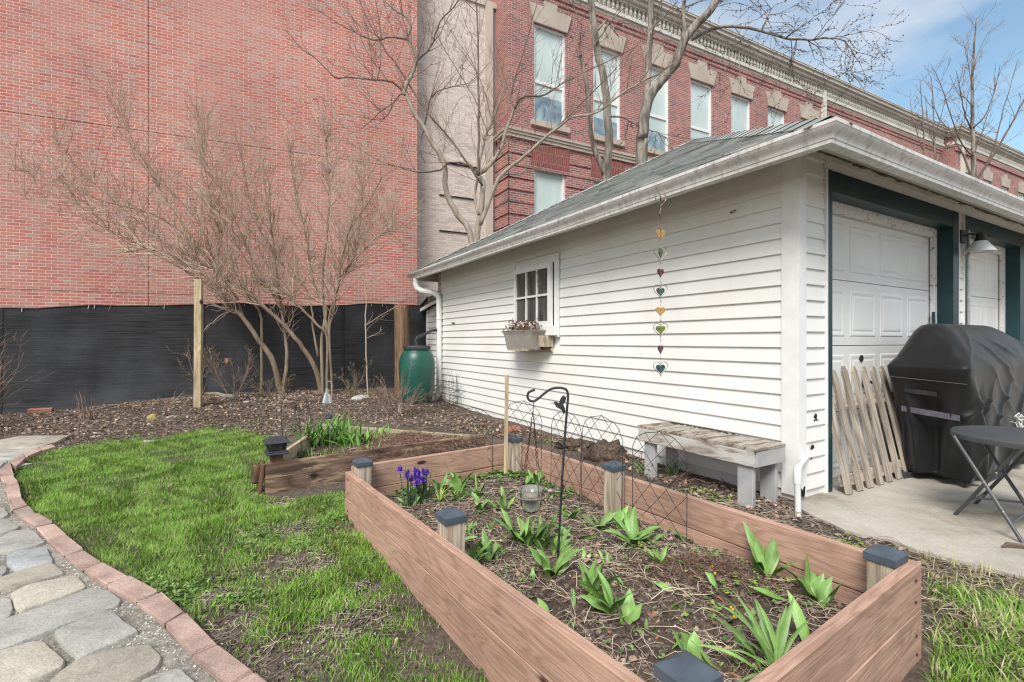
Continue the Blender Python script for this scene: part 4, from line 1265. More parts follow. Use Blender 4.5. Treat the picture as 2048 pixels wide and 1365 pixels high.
C1 = Vector((-1.85, 3.66, 0)); C2 = Vector((-2.13, 5.52, 0)); C3 = Vector((-0.27, 4.84, 0))
def old_bed():
    rt = empty('raised_bed', (-1.4, 4.6, 0), 0, 'older three-sided raised bed of dark worn boards with clumps of strap leaves', 'raised bed')
    T = 0.038
    d = (C3 - C1).normalized()
    Z = Vector((0, 0, 1))
    for k, (h, z) in enumerate(((0.115, 0.175), (0.14, 0.045))):
        o = plank('board', C1 + Z * z, C3 + Z * z, h, T, M['old_board'], rt)
    o = plank('board', C1 + Z * 0.12 + d * 0.03 + Vector((-0.03, 0.09, 0)), C1.lerp(C2, 0.80) + Z * 0.12 + Vector((0.03, 0, 0)), 0.23, T, M['pale_board'], rt)
    tag(o, 'pale unpainted board on the lawn side')
    o = plank('board', C2 + Z * 0.115, C3 + Z * 0.10 + d * 0.0 + Vector((0, 0.045, 0)), 0.20, T, M['pale_board'], rt)
    tag(o, 'pale grey board at the back')
    m = MB(); m.bbox((0, 0, 0), (0.085, 0.085, 0.30), 0.004); o = m.build('post', M['brown_post'], rt); o.location = Vector((C1.x + 0.05, C1.y + 0.075, 0.14)) - rt.location; o.rotation_euler = (0, 0, BEDROT)
    m = MB(); m.bbox((0, 0, 0), (0.03, 0.11, 0.28), 0.012); o = m.build('end_piece', M['brown_post'], rt); o.location = Vector((C1.x - 0.04, C1.y + 0.02, 0.10)) - rt.location; o.rotation_euler = (R(4), R(6), BEDROT)
    m = MB(); m.bbox((0, 0, 0), (0.05, 0.06, 0.14), 0.018); o = m.build('end_piece', M['brown_post'], rt); o.location = Vector((C1.x - 0.085, C1.y + 0.03, 0.145)) - rt.location; o.rotation_euler = (R(-5), R(8), BEDROT + 0.3)
    soil_grid('bed_soil', [(C1.x, C1.y), (C2.x + 0.02, C2.y - 0.02), (C3.x, C3.y)], lambda x, y: 0.10 + 0.025 * mnoise.noise(Vector((x * 6, y * 6, 2))), 0, 0.03, M['bed_soil'])
old_bed()

def post_lamp():
    rt = empty('solar_post_lamp', (C1.x + 0.05, C1.y + 0.075, 0.291), BEDROT, 'black solar lamp cap with lattice sides on the brown post of the older bed', 'solar lamp')
    rt.scale = (1.18, 1.18, 1.1)
    m = MB(); m.bbox((0, 0, 0.0075), (0.135, 0.135, 0.015), 0.005); m.bbox((0, 0, 0.02), (0.115, 0.115, 0.012), 0.004); m.build('base', M['grey_plastic'], rt)
    g = MB(); g.bbox((0, 0, 0.052), (0.07, 0.07, 0.05), 0.003); g.build('lens', M['glass'], rt)
    l = MB()
    for k in range(4):
        a = math.pi / 2 * k
        Rz = Matrix.Rotation(a, 3, 'Z')
        for i in range(3):
            x0 = -0.045 + i * 0.03
            l.tube([Rz @ Vector((x0, -0.045, 0.027)), Rz @ Vector((x0 + 0.03, -0.05, 0.078))], 0.0022, 4)
            l.tube([Rz @ Vector((x0 + 0.03, -0.045, 0.027)), Rz @ Vector((x0, -0.05, 0.078))], 0.0022, 4)
        l.tube([Rz @ Vector((-0.047, -0.047, 0.026)), Rz @ Vector((-0.052, -0.052, 0.08))], 0.005, 6)
    l.build('lattice', M['black_metal'], rt)
    c = MB(); rg = lambda r, z: [Vector((-r, -r, z)), Vector((r, -r, z)), Vector((r, r, z)), Vector((-r, r, z))]
    c.grid([rg(0.05, 0.078), rg(0.072, 0.078), rg(0.076, 0.084), rg(0.072, 0.089), rg(0.045, 0.108), rg(0.042, 0.112), rg(0.03, 0.113)], close=True)
    b = len(c.v); c.f.append((b - 4, b - 3, b - 2, b - 1)); c.uv.append(None)
    c.build('lid', M['grey_plastic'], rt)
post_lamp()

# ------------------------------------------------------------------ things round the garage
def bench():
    rt = empty('bench', (*gl(-0.10, 0.04), 0), GROT, 'low grey wooden bench with flaking weathered top against the white garage wall', 'bench')
    # local: -x away from the wall, y along it
    X0, X1, Y0, Y1, ZT = -0.345, -0.005, 0.0, 1.06, 0.425
    m = MB()
    n = 34; rows = []
    for i in range(n + 1):
        y = Y0 - 0.015 + (Y1 - Y0 + 0.03) * i / n
        row = []
        for k in range(9):
            x = X0 - 0.012 + (X1 - X0 + 0.012) * k / 8
            z = ZT + 0.004 * mnoise.noise(Vector((x * 20, y * 5, 1))) + 0.006 * mnoise.noise(Vector((x * 60, y * 14, 3)))
            row.append(Vector((x, y, z)))
        rows.append(row)
    top = rows
    m.grid(top)
    m.grid([[Vector((p.x, p.y, ZT - 0.02)) for p in r_] for r_ in top])
    for r_ in (top[0], top[-1], [q[0] for q in top], [q[-1] for q in top]):
        m.grid([r_, [Vector((p.x, p.y, ZT - 0.02)) for p in r_]])
    so = m.build('seat', M['bench_top'], rt)
    def pl(name, a, b_, h, th, mat):
        o = plank(name, Vector(a), Vector(b_), h, th, mat, None); o.parent = rt; return o
    pl('apron', (X0, Y0, ZT - 0.075), (X0, Y1, ZT - 0.075), 0.108, 0.024, M['bench_side'])
    pl('apron', (X0 + 0.013, Y0 + 0.0, ZT - 0.075), (X1, Y0 + 0.0, ZT - 0.075), 0.108, 0.022, M['bench_leg'])
    pl('apron', (X0 + 0.013, Y1, ZT - 0.075), (X1, Y1, ZT - 0.075), 0.108, 0.022, M['bench_leg'])
    for y in (Y0 + 0.08, Y1 - 0.10):
        for x, w in ((X0 + 0.03, 0.115), (X1 - 0.05, 0.115)):
            l = MB(); l.bbox((0, 0, 0), (0.036, w, 0.42), 0.003); o = l.build('leg', M['bench_leg'], rt); o.location = (x, y, 0.19)
        pass
    rr = random.Random(4)
    mb = MB()
    for k in range(40):
        y = rr.uniform(0.35, 1.0); mb.blob((X1 - 0.02 + rr.gauss(0, 0.008), y, ZT + 0.006), rr.uniform(0.004, 0.011), seed=k, n=5, m=3, sc=(1.4, 1.6, 0.7))
    tag(mb.build('debris', M['bark_chip'], so), kind='stuff')
bench()

def heart_pts(w, h, n=28):
    P = []
    for i in range(n):
        a = 2 * math.pi * i / n
        x = 16 * math.sin(a) ** 3; y = 13 * math.cos(a) - 5 * math.cos(2 * a) - 2 * math.cos(3 * a) - math.cos(4 * a)
        P.append((x / 32 * w, (y + 2.5) / 29 * h))
    return P

def heart_chain():
    Y = 3.93
    top = at(1321, 378, Y)
    rt = empty('heart_chain', (top.x, top.y, top.z), GROT * 0.35, 'long hanging chain of wire hearts with green, amber and maroon glass hearts from the gutter', 'garden ornament')
    pxm = Y / FPX
    def Z(py): return -(py - 378) * pxm
    def hrt(py, w, h, mat, rz, name='heart'):
        m = MB(); P = heart_pts(w, h)
        m.prism([(x, -0.004, z) for x, z in P], (0, 0.008, 0)); o = m.build(name, mat, rt, smooth=True); o.location = (0, 0, Z(py)); o.rotation_euler = (0, 0, rz)
    def wire(py, w, h, rz):
        m = MB(); P = heart_pts(w, h, 36); pts = [(x, 0, z) for x, z in P]; pts.append(pts[0])
        m.tube(pts, 0.0028, 5, False); o = m.build('wire_heart', M['bronze'], rt); o.location = (0, 0, Z(py)); o.rotation_euler = (0, 0, rz)
    wire(401, 0.115, 0.11, 0.25); hrt(398, 0.05, 0.065, M['heart_red'], 1.15)
    wire(434, 0.105, 0.12, 1.05); hrt(434, 0.07, 0.08, M['heart_teal'], 0.95)
    hrt(470, 0.085, 0.085, M['amber'], 0.1); wire(468, 0.06, 0.09, 1.2)
    wire(509, 0.118, 0.118, 0.1); hrt(508, 0.062, 0.075, M['heart_green'], 0.6)
    hrt(547, 0.066, 0.072, M['heart_red'], 0.3)
    wire(584, 0.12, 0.112, 0.05); hrt(585, 0.075, 0.07, M['heart_teal'], 0.15)
    hrt(624, 0.082, 0.075, M['amber'], -0.1)
    wire(661, 0.124, 0.112, 0.0); hrt(661, 0.082, 0.072, M['heart_lime'], -0.05)
    hrt(700, 0.062, 0.07, M['heart_red'], 0.4)
    wire(738, 0.118, 0.11, -0.1); hrt(739, 0.078, 0.075, M['heart_teal'], 0.0)
    c = MB()
    zz = 0.0
    pts = []
    for k in range(120):
        z = Z(378 + (752 - 378) * k / 119)
        pts.append((0.0015 * math.sin(k * 2.1), -0.006 + 0.0015 * math.cos(k * 2.1), z))
    c.tube(pts, 0.0018, 5)
    for py in (418, 451, 489, 528, 566, 603, 642, 681, 718, 752):
        c.blob((0, -0.006, Z(py)), 0.006, n=6, m=4, amp=0)
    c.build('chain', M['bronze'], rt)
    c = MB(); c.tube([(0, -0.006, 0), (0.0, 0.0, 0.04), (0.004, 0.06, 0.055)], 0.0015, 4); c.build('hanging_wire', M['galv'], rt)
heart_chain()

def planter():
    x0 = -0.20
    rt = empty('window_planter', (*gl(x0, 3.40), 1.045), GROT, 'taupe plastic window box with dried brown flowers on the bracket under the garage window', 'planter')
    m = MB()
    def rg(hx, hy, z): return [Vector((-hx, -hy, z)), Vector((hx, -hy, z)), Vector((hx, hy, z)), Vector((-hx, hy, z))]
    m.grid([rg(0.07, 0.30, 0.0), rg(0.074, 0.305, 0.03), rg(0.086, 0.325, 0.13), rg(0.09, 0.335, 0.165), rg(0.094, 0.345, 0.19), rg(0.106, 0.372, 0.228), rg(0.11, 0.378, 0.235), rg(0.11, 0.378, 0.242), rg(0.095, 0.36, 0.242), rg(0.085, 0.34, 0.20)], close=True)
    m.f.append((3, 2, 1, 0)); m.uv.append(None)
    m.build('box', M['planter'], rt)
    s = MB(); s.bx(-0.085, 0.085, -0.34, 0.34, 0.19, 0.205); s.build('soil', M['bed_soil'], rt)
    rr = random.Random(8)
    f = MB(); w = MB()
    def fl(x, y, h, r, mb):
        p0 = Vector((x, y, 0.20)); p1 = Vector((x + rr.gauss(0, .025), y + rr.gauss(0, .03), 0.20 + h))
        f.tube([p0, p0.lerp(p1, 0.5) + Vector((rr.gauss(0, .008), rr.gauss(0, .008), 0)), p1], 0.0018, 3)
        for k in range(7):
            a = k * 0.9; d = Vector((math.cos(a), math.sin(a), 0.5)) * r
            mb.blob(p1 + d * 0.6, r * 0.55, seed=k + x * 50, n=5, m=3, amp=0.5)
    for k in range(170):
        fl(rr.uniform(-0.08, 0.07), rr.uniform(-0.32, 0.30), abs(rr.gauss(0.10, 0.035)), rr.uniform(0.008, 0.015), f)
    for k in range(9):
        fl(rr.uniform(-0.09, -0.04), rr.uniform(0.15, 0.31), rr.uniform(0.03, 0.09), rr.uniform(0.008, 0.014), f)
    f.tube([(0, 0.26, 0.2), (0.0, 0.28, 0.3), (-0.01, 0.27, 0.37)], 0.002, 3)
    for d in ((0, 0.0, 0.37), (0, 0.03, 0.375), (0, -0.03, 0.38), (0, 0.0, 0.4)): f.blob((d[0], 0.27 + d[1], d[2]), 0.008, n=5, m=3)
    f.build('dried_flowers', M['dry_flower'], rt)
    for (y, h, r) in ((-0.03, 0.13, 0.018), (-0.10, 0.10, 0.014), (0.13, 0.10, 0.012)):
        w = MB()
        for k in range(8):
            a = k * 0.785; w.blob((-0.06, y + math.cos(a) * r, 0.2 + h + math.sin(a) * r), r * 0.55, seed=k, n=5, m=3)
        w.build('white_flower', M['white_petal'], rt)
planter()

def rain_barrel():
    p = og(832, 806)
    rt = empty('rain_barrel', (p.x, 8.72, gh(p.x, 8.72) - 0.01), 0, 'green plastic rain barrel with charcoal lid by the downspout at the garage corner', 'rain barrel')
    rt.location.x = (834 - 1024) / FPX * 8.72
    m = MB()
    m.lathe([(0.23, 0.0), (0.245, 0.02), (0.275, 0.12), (0.29, 0.2), (0.292, 0.22), (0.297, 0.24), (0.31, 0.42), (0.318, 0.55), (0.318, 0.65), (0.308, 0.78), (0.285, 0.86), (0.25, 0.92), (0.222, 0.95), (0.215, 0.97)], n=40)
    m.build('body', M['barrel'], rt, smooth=True)
    m = MB(); prof = [(0.2, 0.955), (0.235, 0.96), (0.242, 0.97), (0.242, 1.02), (0.236, 1.03), (0.21, 1.032), (0.205, 1.02), (0.0, 1.02)]
    m.lathe(prof, n=40, cap=False); m.build('lid', M['grey_plastic'], rt, smooth=True)
    a = Vector((0.0, -0.02, 1.02))
    e = Vector((*gl(-0.12, GT - 0.15), 1.36)) - rt.location
    m = MB(); pts = [a, a + Vector((-0.02, 0, 0.08)), a + Vector((0.0, 0, 0.15)), a.lerp(e, 0.4) + Vector((0, 0, 0.1)), a.lerp(e, 0.75) + Vector((0, 0, 0.06)), e + Vector((-0.05, -0.01, -0.01)), e]
    P = []
    for i in range(len(pts) - 1):
        for k in range(6): P.append(pts[i].lerp(pts[i + 1], k / 6))
    P.append(pts[-1])
    m.tube(P, [0.027 + 0.003 * (i % 2) for i in range(len(P))], 9); m.build('hose', M['grey_plastic'], rt, smooth=True)
    m = MB(); m.lathe([(0.0, 0), (0.03, 0.0), (0.03, 0.02), (0.0, 0.02)], n=10); o = m.build('spigot', M['grey_plastic'], rt); o.location = (0.02, -0.31, 0.2); o.rotation_euler = (R(90), 0, 0)
rain_barrel()

def pvc():
    p = on(1597, 1036, 0.0)
    rt = empty('pvc_pipe', (p.x, p.y, 0), 0, 'white plastic drain pipe with elbow rising beside the garage corner post', 'drain pipe')
    q = Vector((*gl(0.115, 0.0), 0.30)) - Vector(rt.location)
    m = MB(); m.tube([(0, 0, -0.08), (0.004, 0.02, 0.25)], 0.019, 14); m.build('pipe', M['pvc'], rt, smooth=True)
    m = MB(); e = Vector((0.004, 0.022, 0.30)); d = (Vector((q.x, q.y, 0)) - Vector((e.x, e.y, 0))).normalized()
    m.tube([(0.004, 0.020, 0.215), (0.004, 0.0215, 0.275), e + d * 0.012, e + d * 0.03 + Vector((0, 0, 0.008)), e + d * 0.07 + Vector((0, 0, 0.008))], 0.0245, 14); m.build('elbow', M['pvc'], rt, smooth=True)
    m = MB(); m.tube([e + d * 0.06 + Vector((0, 0, 0.008)), Vector((q.x, q.y, 0.308))], 0.019, 14); m.build('pipe', M['pvc'], rt, smooth=True)
pvc()

def picket_panel():
    rt = empty('picket_panel', (*gl(0.44, -0.10), 0.02), GROT, 'loose section of unpainted wooden picket fence leaning against the garage door', 'picket fence')
    tilt = math.atan2(0.20, 0.93)
    rr = random.Random(2)
    T = Matrix.Rotation(-tilt, 4, 'X')
    for k in range(9):
        x = 0.0 + k * 0.158
        h = 0.93 + rr.uniform(-0.015, 0.02)
        m = MB(); w = 0.072
        m.prism([(-w / 2, -0.010, -h / 2), (w / 2, -0.010, -h / 2), (w / 2, -0.010, h / 2 - 0.045), (w / 2 - 0.022, -0.010, h / 2 - 0.012), (w / 2 - 0.034, -0.010, h / 2), (-w / 2 + 0.034, -0.010, h / 2), (-w / 2 + 0.022, -0.010, h / 2 - 0.012), (-w / 2, -0.010, h / 2 - 0.045)], (0, 0.02, 0))
        o = m.build('picket', M['picket'], rt)
        o.matrix_basis = T @ Matrix.Translation((x, -0.033, h / 2)) @ Matrix.Rotation(rr.uniform(-0.012, 0.012), 4, 'Y')
    for z in (0.09, 0.66):
        m = MB(); m.bbox((0, 0, 0), (0.085, 0.038, 1.36), 0.004)
        o = m.build('rail', M['picket'], rt)
        o.matrix_basis = T @ Matrix.Translation((0.66, 0.0, z)) @ Matrix.Rotation(R(90), 4, 'Y')
picket_panel()

def grill():
    rt = empty('covered_grill', (*gl(1.34, 0.0), 0.02), GROT, 'large barbecue grill under a black fabric cover in front of the garage doors', 'grill')
    # local x along the garage front, -y away from it
    LV = [  # z, s0, s1, out0, out1, corner radius
        (0.06, 0.02, 1.62, 0.10, 0.53, 0.05), (0.20, 0.01, 1.64, 0.09, 0.54, 0.05), (0.40, 0.0, 1.65, 0.085, 0.545, 0.05), (0.60, -0.03, 1.66, 0.075, 0.55, 0.05),
        (0.78, -0.075, 1.68, 0.055, 0.56, 0.045), (0.88, -0.11, 1.70, 0.04, 0.565, 0.04), (0.925, -0.115, 1.705, 0.035, 0.57, 0.04), (0.95, -0.095, 1.69, 0.045, 0.56, 0.05), (1.0, -0.05, 1.64, 0.07, 0.535, 0.07),
        (1.07, 0.0, 1.58, 0.09, 0.50, 0.08), (1.15, 0.06, 1.50, 0.11, 0.44, 0.09), (1.22, 0.11, 1.45, 0.13, 0.37, 0.1), (1.262, 0.17, 1.38, 0.16, 0.30, 0.07), (1.275, 0.25, 1.28, 0.19, 0.27, 0.03)]
    NZ = 90; NU = 280
    def lv(z):
        for i in range(len(LV) - 1):
            if z <= LV[i + 1][0]:
                f = (z - LV[i][0]) / (LV[i + 1][0] - LV[i][0])
                return [LV[i][k] * (1 - f) + LV[i + 1][k] * f for k in range(6)]
        return LV[-1]
    rows = []
    for j in range(NZ + 1):
        z = 0.06 + (1.275 - 0.06) * j / NZ
        _, s0, s1, o0, o1, r = lv(z)
        L = [s1 - s0 - 2 * r, o1 - o0 - 2 * r]
        per = 2 * (L[0] + L[1]) + 2 * math.pi * r
        row = []
        for k in range(NU):
            q = per * k / NU
            # start at wall-side of the left end, run down the left end to the front, along the front, back up the right end
            segs = [('l', L[1]), ('c', math.pi * r / 2), ('f', L[0]), ('c2', math.pi * r / 2), ('r', L[1]), ('c3', math.pi * r / 2), ('b', L[0]), ('c4', math.pi * r / 2)]
            for nm, ln in segs:
                if q <= ln + 1e-9: break
                q -= ln
            a = q / r if r > 0 else 0
            if nm == 'l': x, o, nx, no = s0, o0 + r + q, -1, 0
            elif nm == 'c': x, o, nx, no = s0 + r - r * math.cos(a), o1 - r + r * math.sin(a), -math.cos(a), math.sin(a)
            elif nm == 'f': x, o, nx, no = s0 + r + q, o1, 0, 1
            elif nm == 'c2': x, o, nx, no = s1 - r + r * math.sin(a), o1 - r + r * math.cos(a), math.sin(a), math.cos(a)
            elif nm == 'r': x, o, nx, no = s1, o1 - r - q, 1, 0
            elif nm == 'c3': x, o, nx, no = s1 - r + r * math.cos(a), o0 + r - r * math.sin(a), math.cos(a), -math.sin(a)
            elif nm == 'b': x, o, nx, no = s1 - r - q, o0, 0, -1
            else: x, o, nx, no = s0 + r - r * math.sin(a), o0 + r - r * math.cos(a), -math.sin(a), -math.cos(a)
            low = 1 - sm(z, 0.15, 0.85)
            d = 0.022 * low * math.sin(k / NU * 2 * math.pi * 11 + 1.2 * mnoise.noise(Vector((k * 0.05, z * 2, 0)))) * (0.6 + 0.4 * mnoise.noise(Vector((k * 0.11, 1, 0))))
            # folds hanging from the shelf corners, slanting to the hem
            for cs, co in ((s0, o1), (s0, o0)):
                dist = math.hypot(x - cs, o - co)
                if z < 0.93: d += 0.055 * math.exp(-((dist - 0.07 - 0.09 * (0.93 - z)) / 0.04) ** 2) * sm(0.93 - z, 0.0, 0.5)
                if z < 0.93: d -= 0.04 * math.exp(-((dist - 0.20 - 0.05 * (0.93 - z)) / 0.06) ** 2) * sm(0.93 - z, 0.05, 0.4)
            # pull lines radiating from the front corner over the hood
            if o > o1 - 0.2 or z > 0.9:
                v = Vector((x - s0, z - 0.93)); an = math.atan2(v.y, v.x + 0.001)
                if nm == 'l' or z > 1.0: d += 0.022 * (1 - abs(math.sin(an * 3.2 + 0.5))) ** 4 * sm(v.length, 0.02, 0.3) * (1 - sm(v.length, 0.45, 1.0))
            if nm in ('f', 'c', 'c2'):
                hood = sm(z, 0.25, 0.7)
                ph = 13 * (z + 0.42 * x) + 2.2 * mnoise.noise(Vector((x * 1.6, z * 1.3, 7)))
                fd = 1 - abs(math.sin(ph)); d += 0.034 * (fd ** 3) * hood * (1 - sm(z, 1.05, 1.2)) * (0.55 + 0.6 * mnoise.noise(Vector((x * 2, z * 2, 11)))) * sm(x, 0.0, 0.25)
                ph = 9 * x - 5 * z + 1.5 * mnoise.noise(Vector((x * 1.2, z * 2, 17)))
                d += 0.030 * (1 - abs(math.sin(ph))) ** 4 * (1 - sm(z, 0.55, 0.9))
            d += 0.012 * mnoise.noise(Vector((x * 3.5, o * 5, z * 3.5)))
            zz = z
            if j == 0: zz = 0.06 + 0.02 * mnoise.noise(Vector((x * 3, o * 5, 0))) - (0.02 if nm in ('c', 'c2') else 0)
            row.append(Vector((x + nx * d, -(o + no * d), zz)))
        rows.append(row)
    m = MB(); m.grid(rows, close=True)
    b = NZ * NU; m.f.append(tuple(b + k for k in range(NU))); m.uv.append(None)
    co = m.build('cover', M['cover'], rt, smooth='all')
    def band(z0, z1, oa, ob, dz, mat, name, off=0.004, n=14, tk=None):
        mb = MB(); rw = []
        for i in range(n + 1):
            o = oa + (ob - oa) * i / n
            ro = []
            for zz in (z0 + dz * i / n, z1 + dz * i / n):
                j = int(round((zz - 0.06) / (1.275 - 0.06) * NZ)); j = max(0, min(NZ, j))
                best = min((p for p in rows[j][:100] if p.x < 0.3), key=lambda p: abs(-p.y - o))
                ro.append(Vector((best.x - off, -o, zz)))
            rw.append(ro)
        ox = [min(r_[0].x, r_[1].x) for r_ in rw]
        P = []
        A, B = [], []
        for i, r_ in enumerate(rw):
            x = sum(ox) / len(ox) * 0.3 + 0.7 * min(ox[max(0, i - 4):i + 5])
            A.append([Vector((x, r_[0].y, r_[0].z)), Vector((x, r_[1].y, r_[1].z))])
        mb.grid(A); mb.grid([[p + Vector((0.003, 0, 0)) for p in r_] for r_ in A])
        mb.build(name, mat, co)
    band(0.555, 0.60, 0.13, 0.50, -0.035, M['strap'], 'strap', 0.010)
    band(0.715, 0.75, 0.16, 0.36, -0.02, M['cover_flat'], 'handle', 0.014)
    band(0.835, 0.838, 0.06, 0.55, -0.03, M['stitch'], 'seam', 0.004, 30)
    bs = MB(); bs.bx(0.1, 1.5, -0.50, -0.15, 0.05, 0.12); bs.build('cart_base', M['grey_plastic'], rt)
    for x, y in ((0.06, -0.12), (0.06, -0.49), (1.5, -0.12), (1.5, -0.49)):
        w = MB(); w.lathe([(0.015, -0.012), (0.04, -0.012), (0.045, -0.006), (0.045, 0.006), (0.04, 0.012), (0.015, 0.012)], n=16)
        o = w.build('caster', M['grey_plastic'], rt); o.location = (x, y, 0.045); o.rotation_euler = (R(90), 0, 0.3)
    ft = MB(); ft.prism([(-0.06, -0.04, 0.0), (0.10, -0.06, 0.0), (0.10, -0.17, 0.0), (-0.06, -0.15, 0.0)], (0.02, 0, 0.045)); ft.build('foot', M['grey_plastic'], rt)
M['cover_flat'] = mat_noise('cover_webbing', [(0.3, (0.016, 0.016, 0.017)), (0.7, (0.03, 0.03, 0.032))], 40, rough=0.75)
grill()

def table():
    c = Vector((3.165, 2.98, 0.02))
    rt = empty('folding_table', c, 0, 'round charcoal metal folding side table on the concrete patio before the covered grill', 'table')
    m = MB(); m.lathe([(0.0, 0.530), (0.35, 0.530), (0.362, 0.520), (0.368, 0.518), (0.370, 0.525), (0.370, 0.548), (0.364, 0.553), (0.35, 0.554), (0.335, 0.551), (0.0, 0.5515)], n=72, cap=False)
    m.build('table_top', M['table_metal'], rt, smooth=True)
    v = lambda px, py, Y: at(px, py, Y) - c
    f1 = on(1910, 1030, 0.02) - c; f2 = on(1966, 1026, 0.02) - c; f3 = on(2046, 1087, 0.02) - c
    d = f2 - f1
    f4 = f3 + Vector((d.x, d.y, 0)) + Vector((0.12, 0.18, 0))
    f2b = f1 + (f4 - f3)
    r = 0.0105
    # frame A: feet f3,f4, tops at the far left; frame B: feet f1,f2, tops at the right
    off = f4 - f3
    tA = at(1908, 884, 3.10) - c; tA.z = 0.527
    tB = f3 + Vector((0.02, 0.03, 0)); tB = Vector((tB.x + 0.03, tB.y + 0.03, 0.527))
    legs = [(tA, f3), (tA + off, f4), (tB, f1), (tB + off, f2b)]
    for a, b_ in legs:
        m = MB(); m.tube([a, b_], r, 10); m.build('leg', M['table_metal'], rt, smooth=True)
    m = MB(); m.tube([tA.lerp(f3, 0.84), (tA + off).lerp(f4, 0.84)], 0.008, 8); m.build('stretcher', M['table_metal'], rt)
    m = MB(); m.tube([tB.lerp(f1, 0.84), (tB + off).lerp(f2b, 0.84)], 0.008, 8); m.build('stretcher', M['table_metal'], rt)
    m = MB(); m.tube([tB.lerp(f1, 0.5), (tB + off).lerp(f2b, 0.5)], 0.007, 8); m.build('stretcher', M['table_metal'], rt)
    m = MB(); m.tube([tB.lerp(f1, 0.72), (tA + off).lerp(f4, 0.76)], 0.007, 8); m.build('brace', M['table_metal'], rt)
    for a, b_, t_ in ((tA, f3, 0.46), (tB, f1, 0.35), (tA, f3, 0.73)):
        p = a.lerp(b_, t_); m = MB(); m.blob(p + Vector((-0.006, -0.009, 0)), 0.006, n=8, m=5, amp=0); m.build('rivet', M['galv'], rt)
table()

def wall_lamp():
    p = Vector((*gl(2.87, -0.02), 2.20))
    rt = empty('wall_lamp', p, GROT, 'wall lamp with white cone shade and black arm between the two garage doors', 'wall lamp')
    m = MB(); m.bbox((0, -0.012, 0), (0.10, 0.024, 0.13), 0.008); m.build('wall_plate', M['black_metal'], rt)
    m = MB(); m.tube([(0, -0.02, 0.0), (0.02, -0.06, 0.02), (0.05, -0.12, 0.005), (0.06, -0.13, -0.02)], 0.011, 8); m.build('arm', M['black_metal'], rt, smooth=True)
    m = MB(); m.lathe([(0.012, 0.03), (0.03, 0.02), (0.038, -0.03), (0.055, -0.06)], (0.06, -0.13, 0), 24, False); m.build('socket', M['black_metal'], rt, smooth=True)
    m = MB(); m.lathe([(0.05, -0.058), (0.118, -0.16), (0.12, -0.166), (0.112, -0.166), (0.046, -0.064)], (0.06, -0.13, 0), 32, False); m.build('shade', M['white_paint'], rt, smooth=True)
    m = MB(); m.blob((0.06, -0.13, -0.12), 0.035, n=12, m=8, amp=0, sc=(1, 1, 1.4)); m.build('bulb', M['white_paint'], rt, smooth=True)
wall_lamp()
m_ = MB(); m_.tube([(0, 0, 0), (0, 0, 2.25)], 0.013, 8); o = m_.build('conduit', M['galv'], None); o.location = (*gl(2.965, -0.05), 0.02); tag(o, 'thin grey metal pipe standing between the two garage doors', 'pipe')
m_ = MB(); m_.tube([(0, 0, 0), (-0.02, 0.03, 1.42)], 0.013, 8); o = m_.build('pole', M['green_paint'], None); o.location = (*gl(2.56, 0.06), 0.02); tag(o, 'slim green pole leaning by the door jamb behind the covered grill', 'pole')

def rope():
    p = at(2042, 855, 3.9)
    rt = empty('rope_bundle', (*gl(1.95, -0.62), 0.02), 0, 'bundle of white cord hanging at the side of the grill cover', 'rope')
    rr = random.Random(6)
    c = p - Vector(rt.location)
    for k in range(9):
        m = MB(); pts = []
        a0 = rr.random() * 6
        for i in range(16):
            a = a0 + i * 0.5
            pts.append(c + Vector((0.02 + 0.06 * math.cos(a) + rr.gauss(0, 0.008), rr.gauss(0, 0.02), 0.09 * math.sin(a * 0.7) + rr.gauss(0, 0.012))))
        pts.append(pts[-1] + Vector((rr.gauss(0, .01), 0, -0.1)))
        m.tube(pts, 0.005, 5); m.build('cord', M['rope'], rt, smooth='all')
rope()

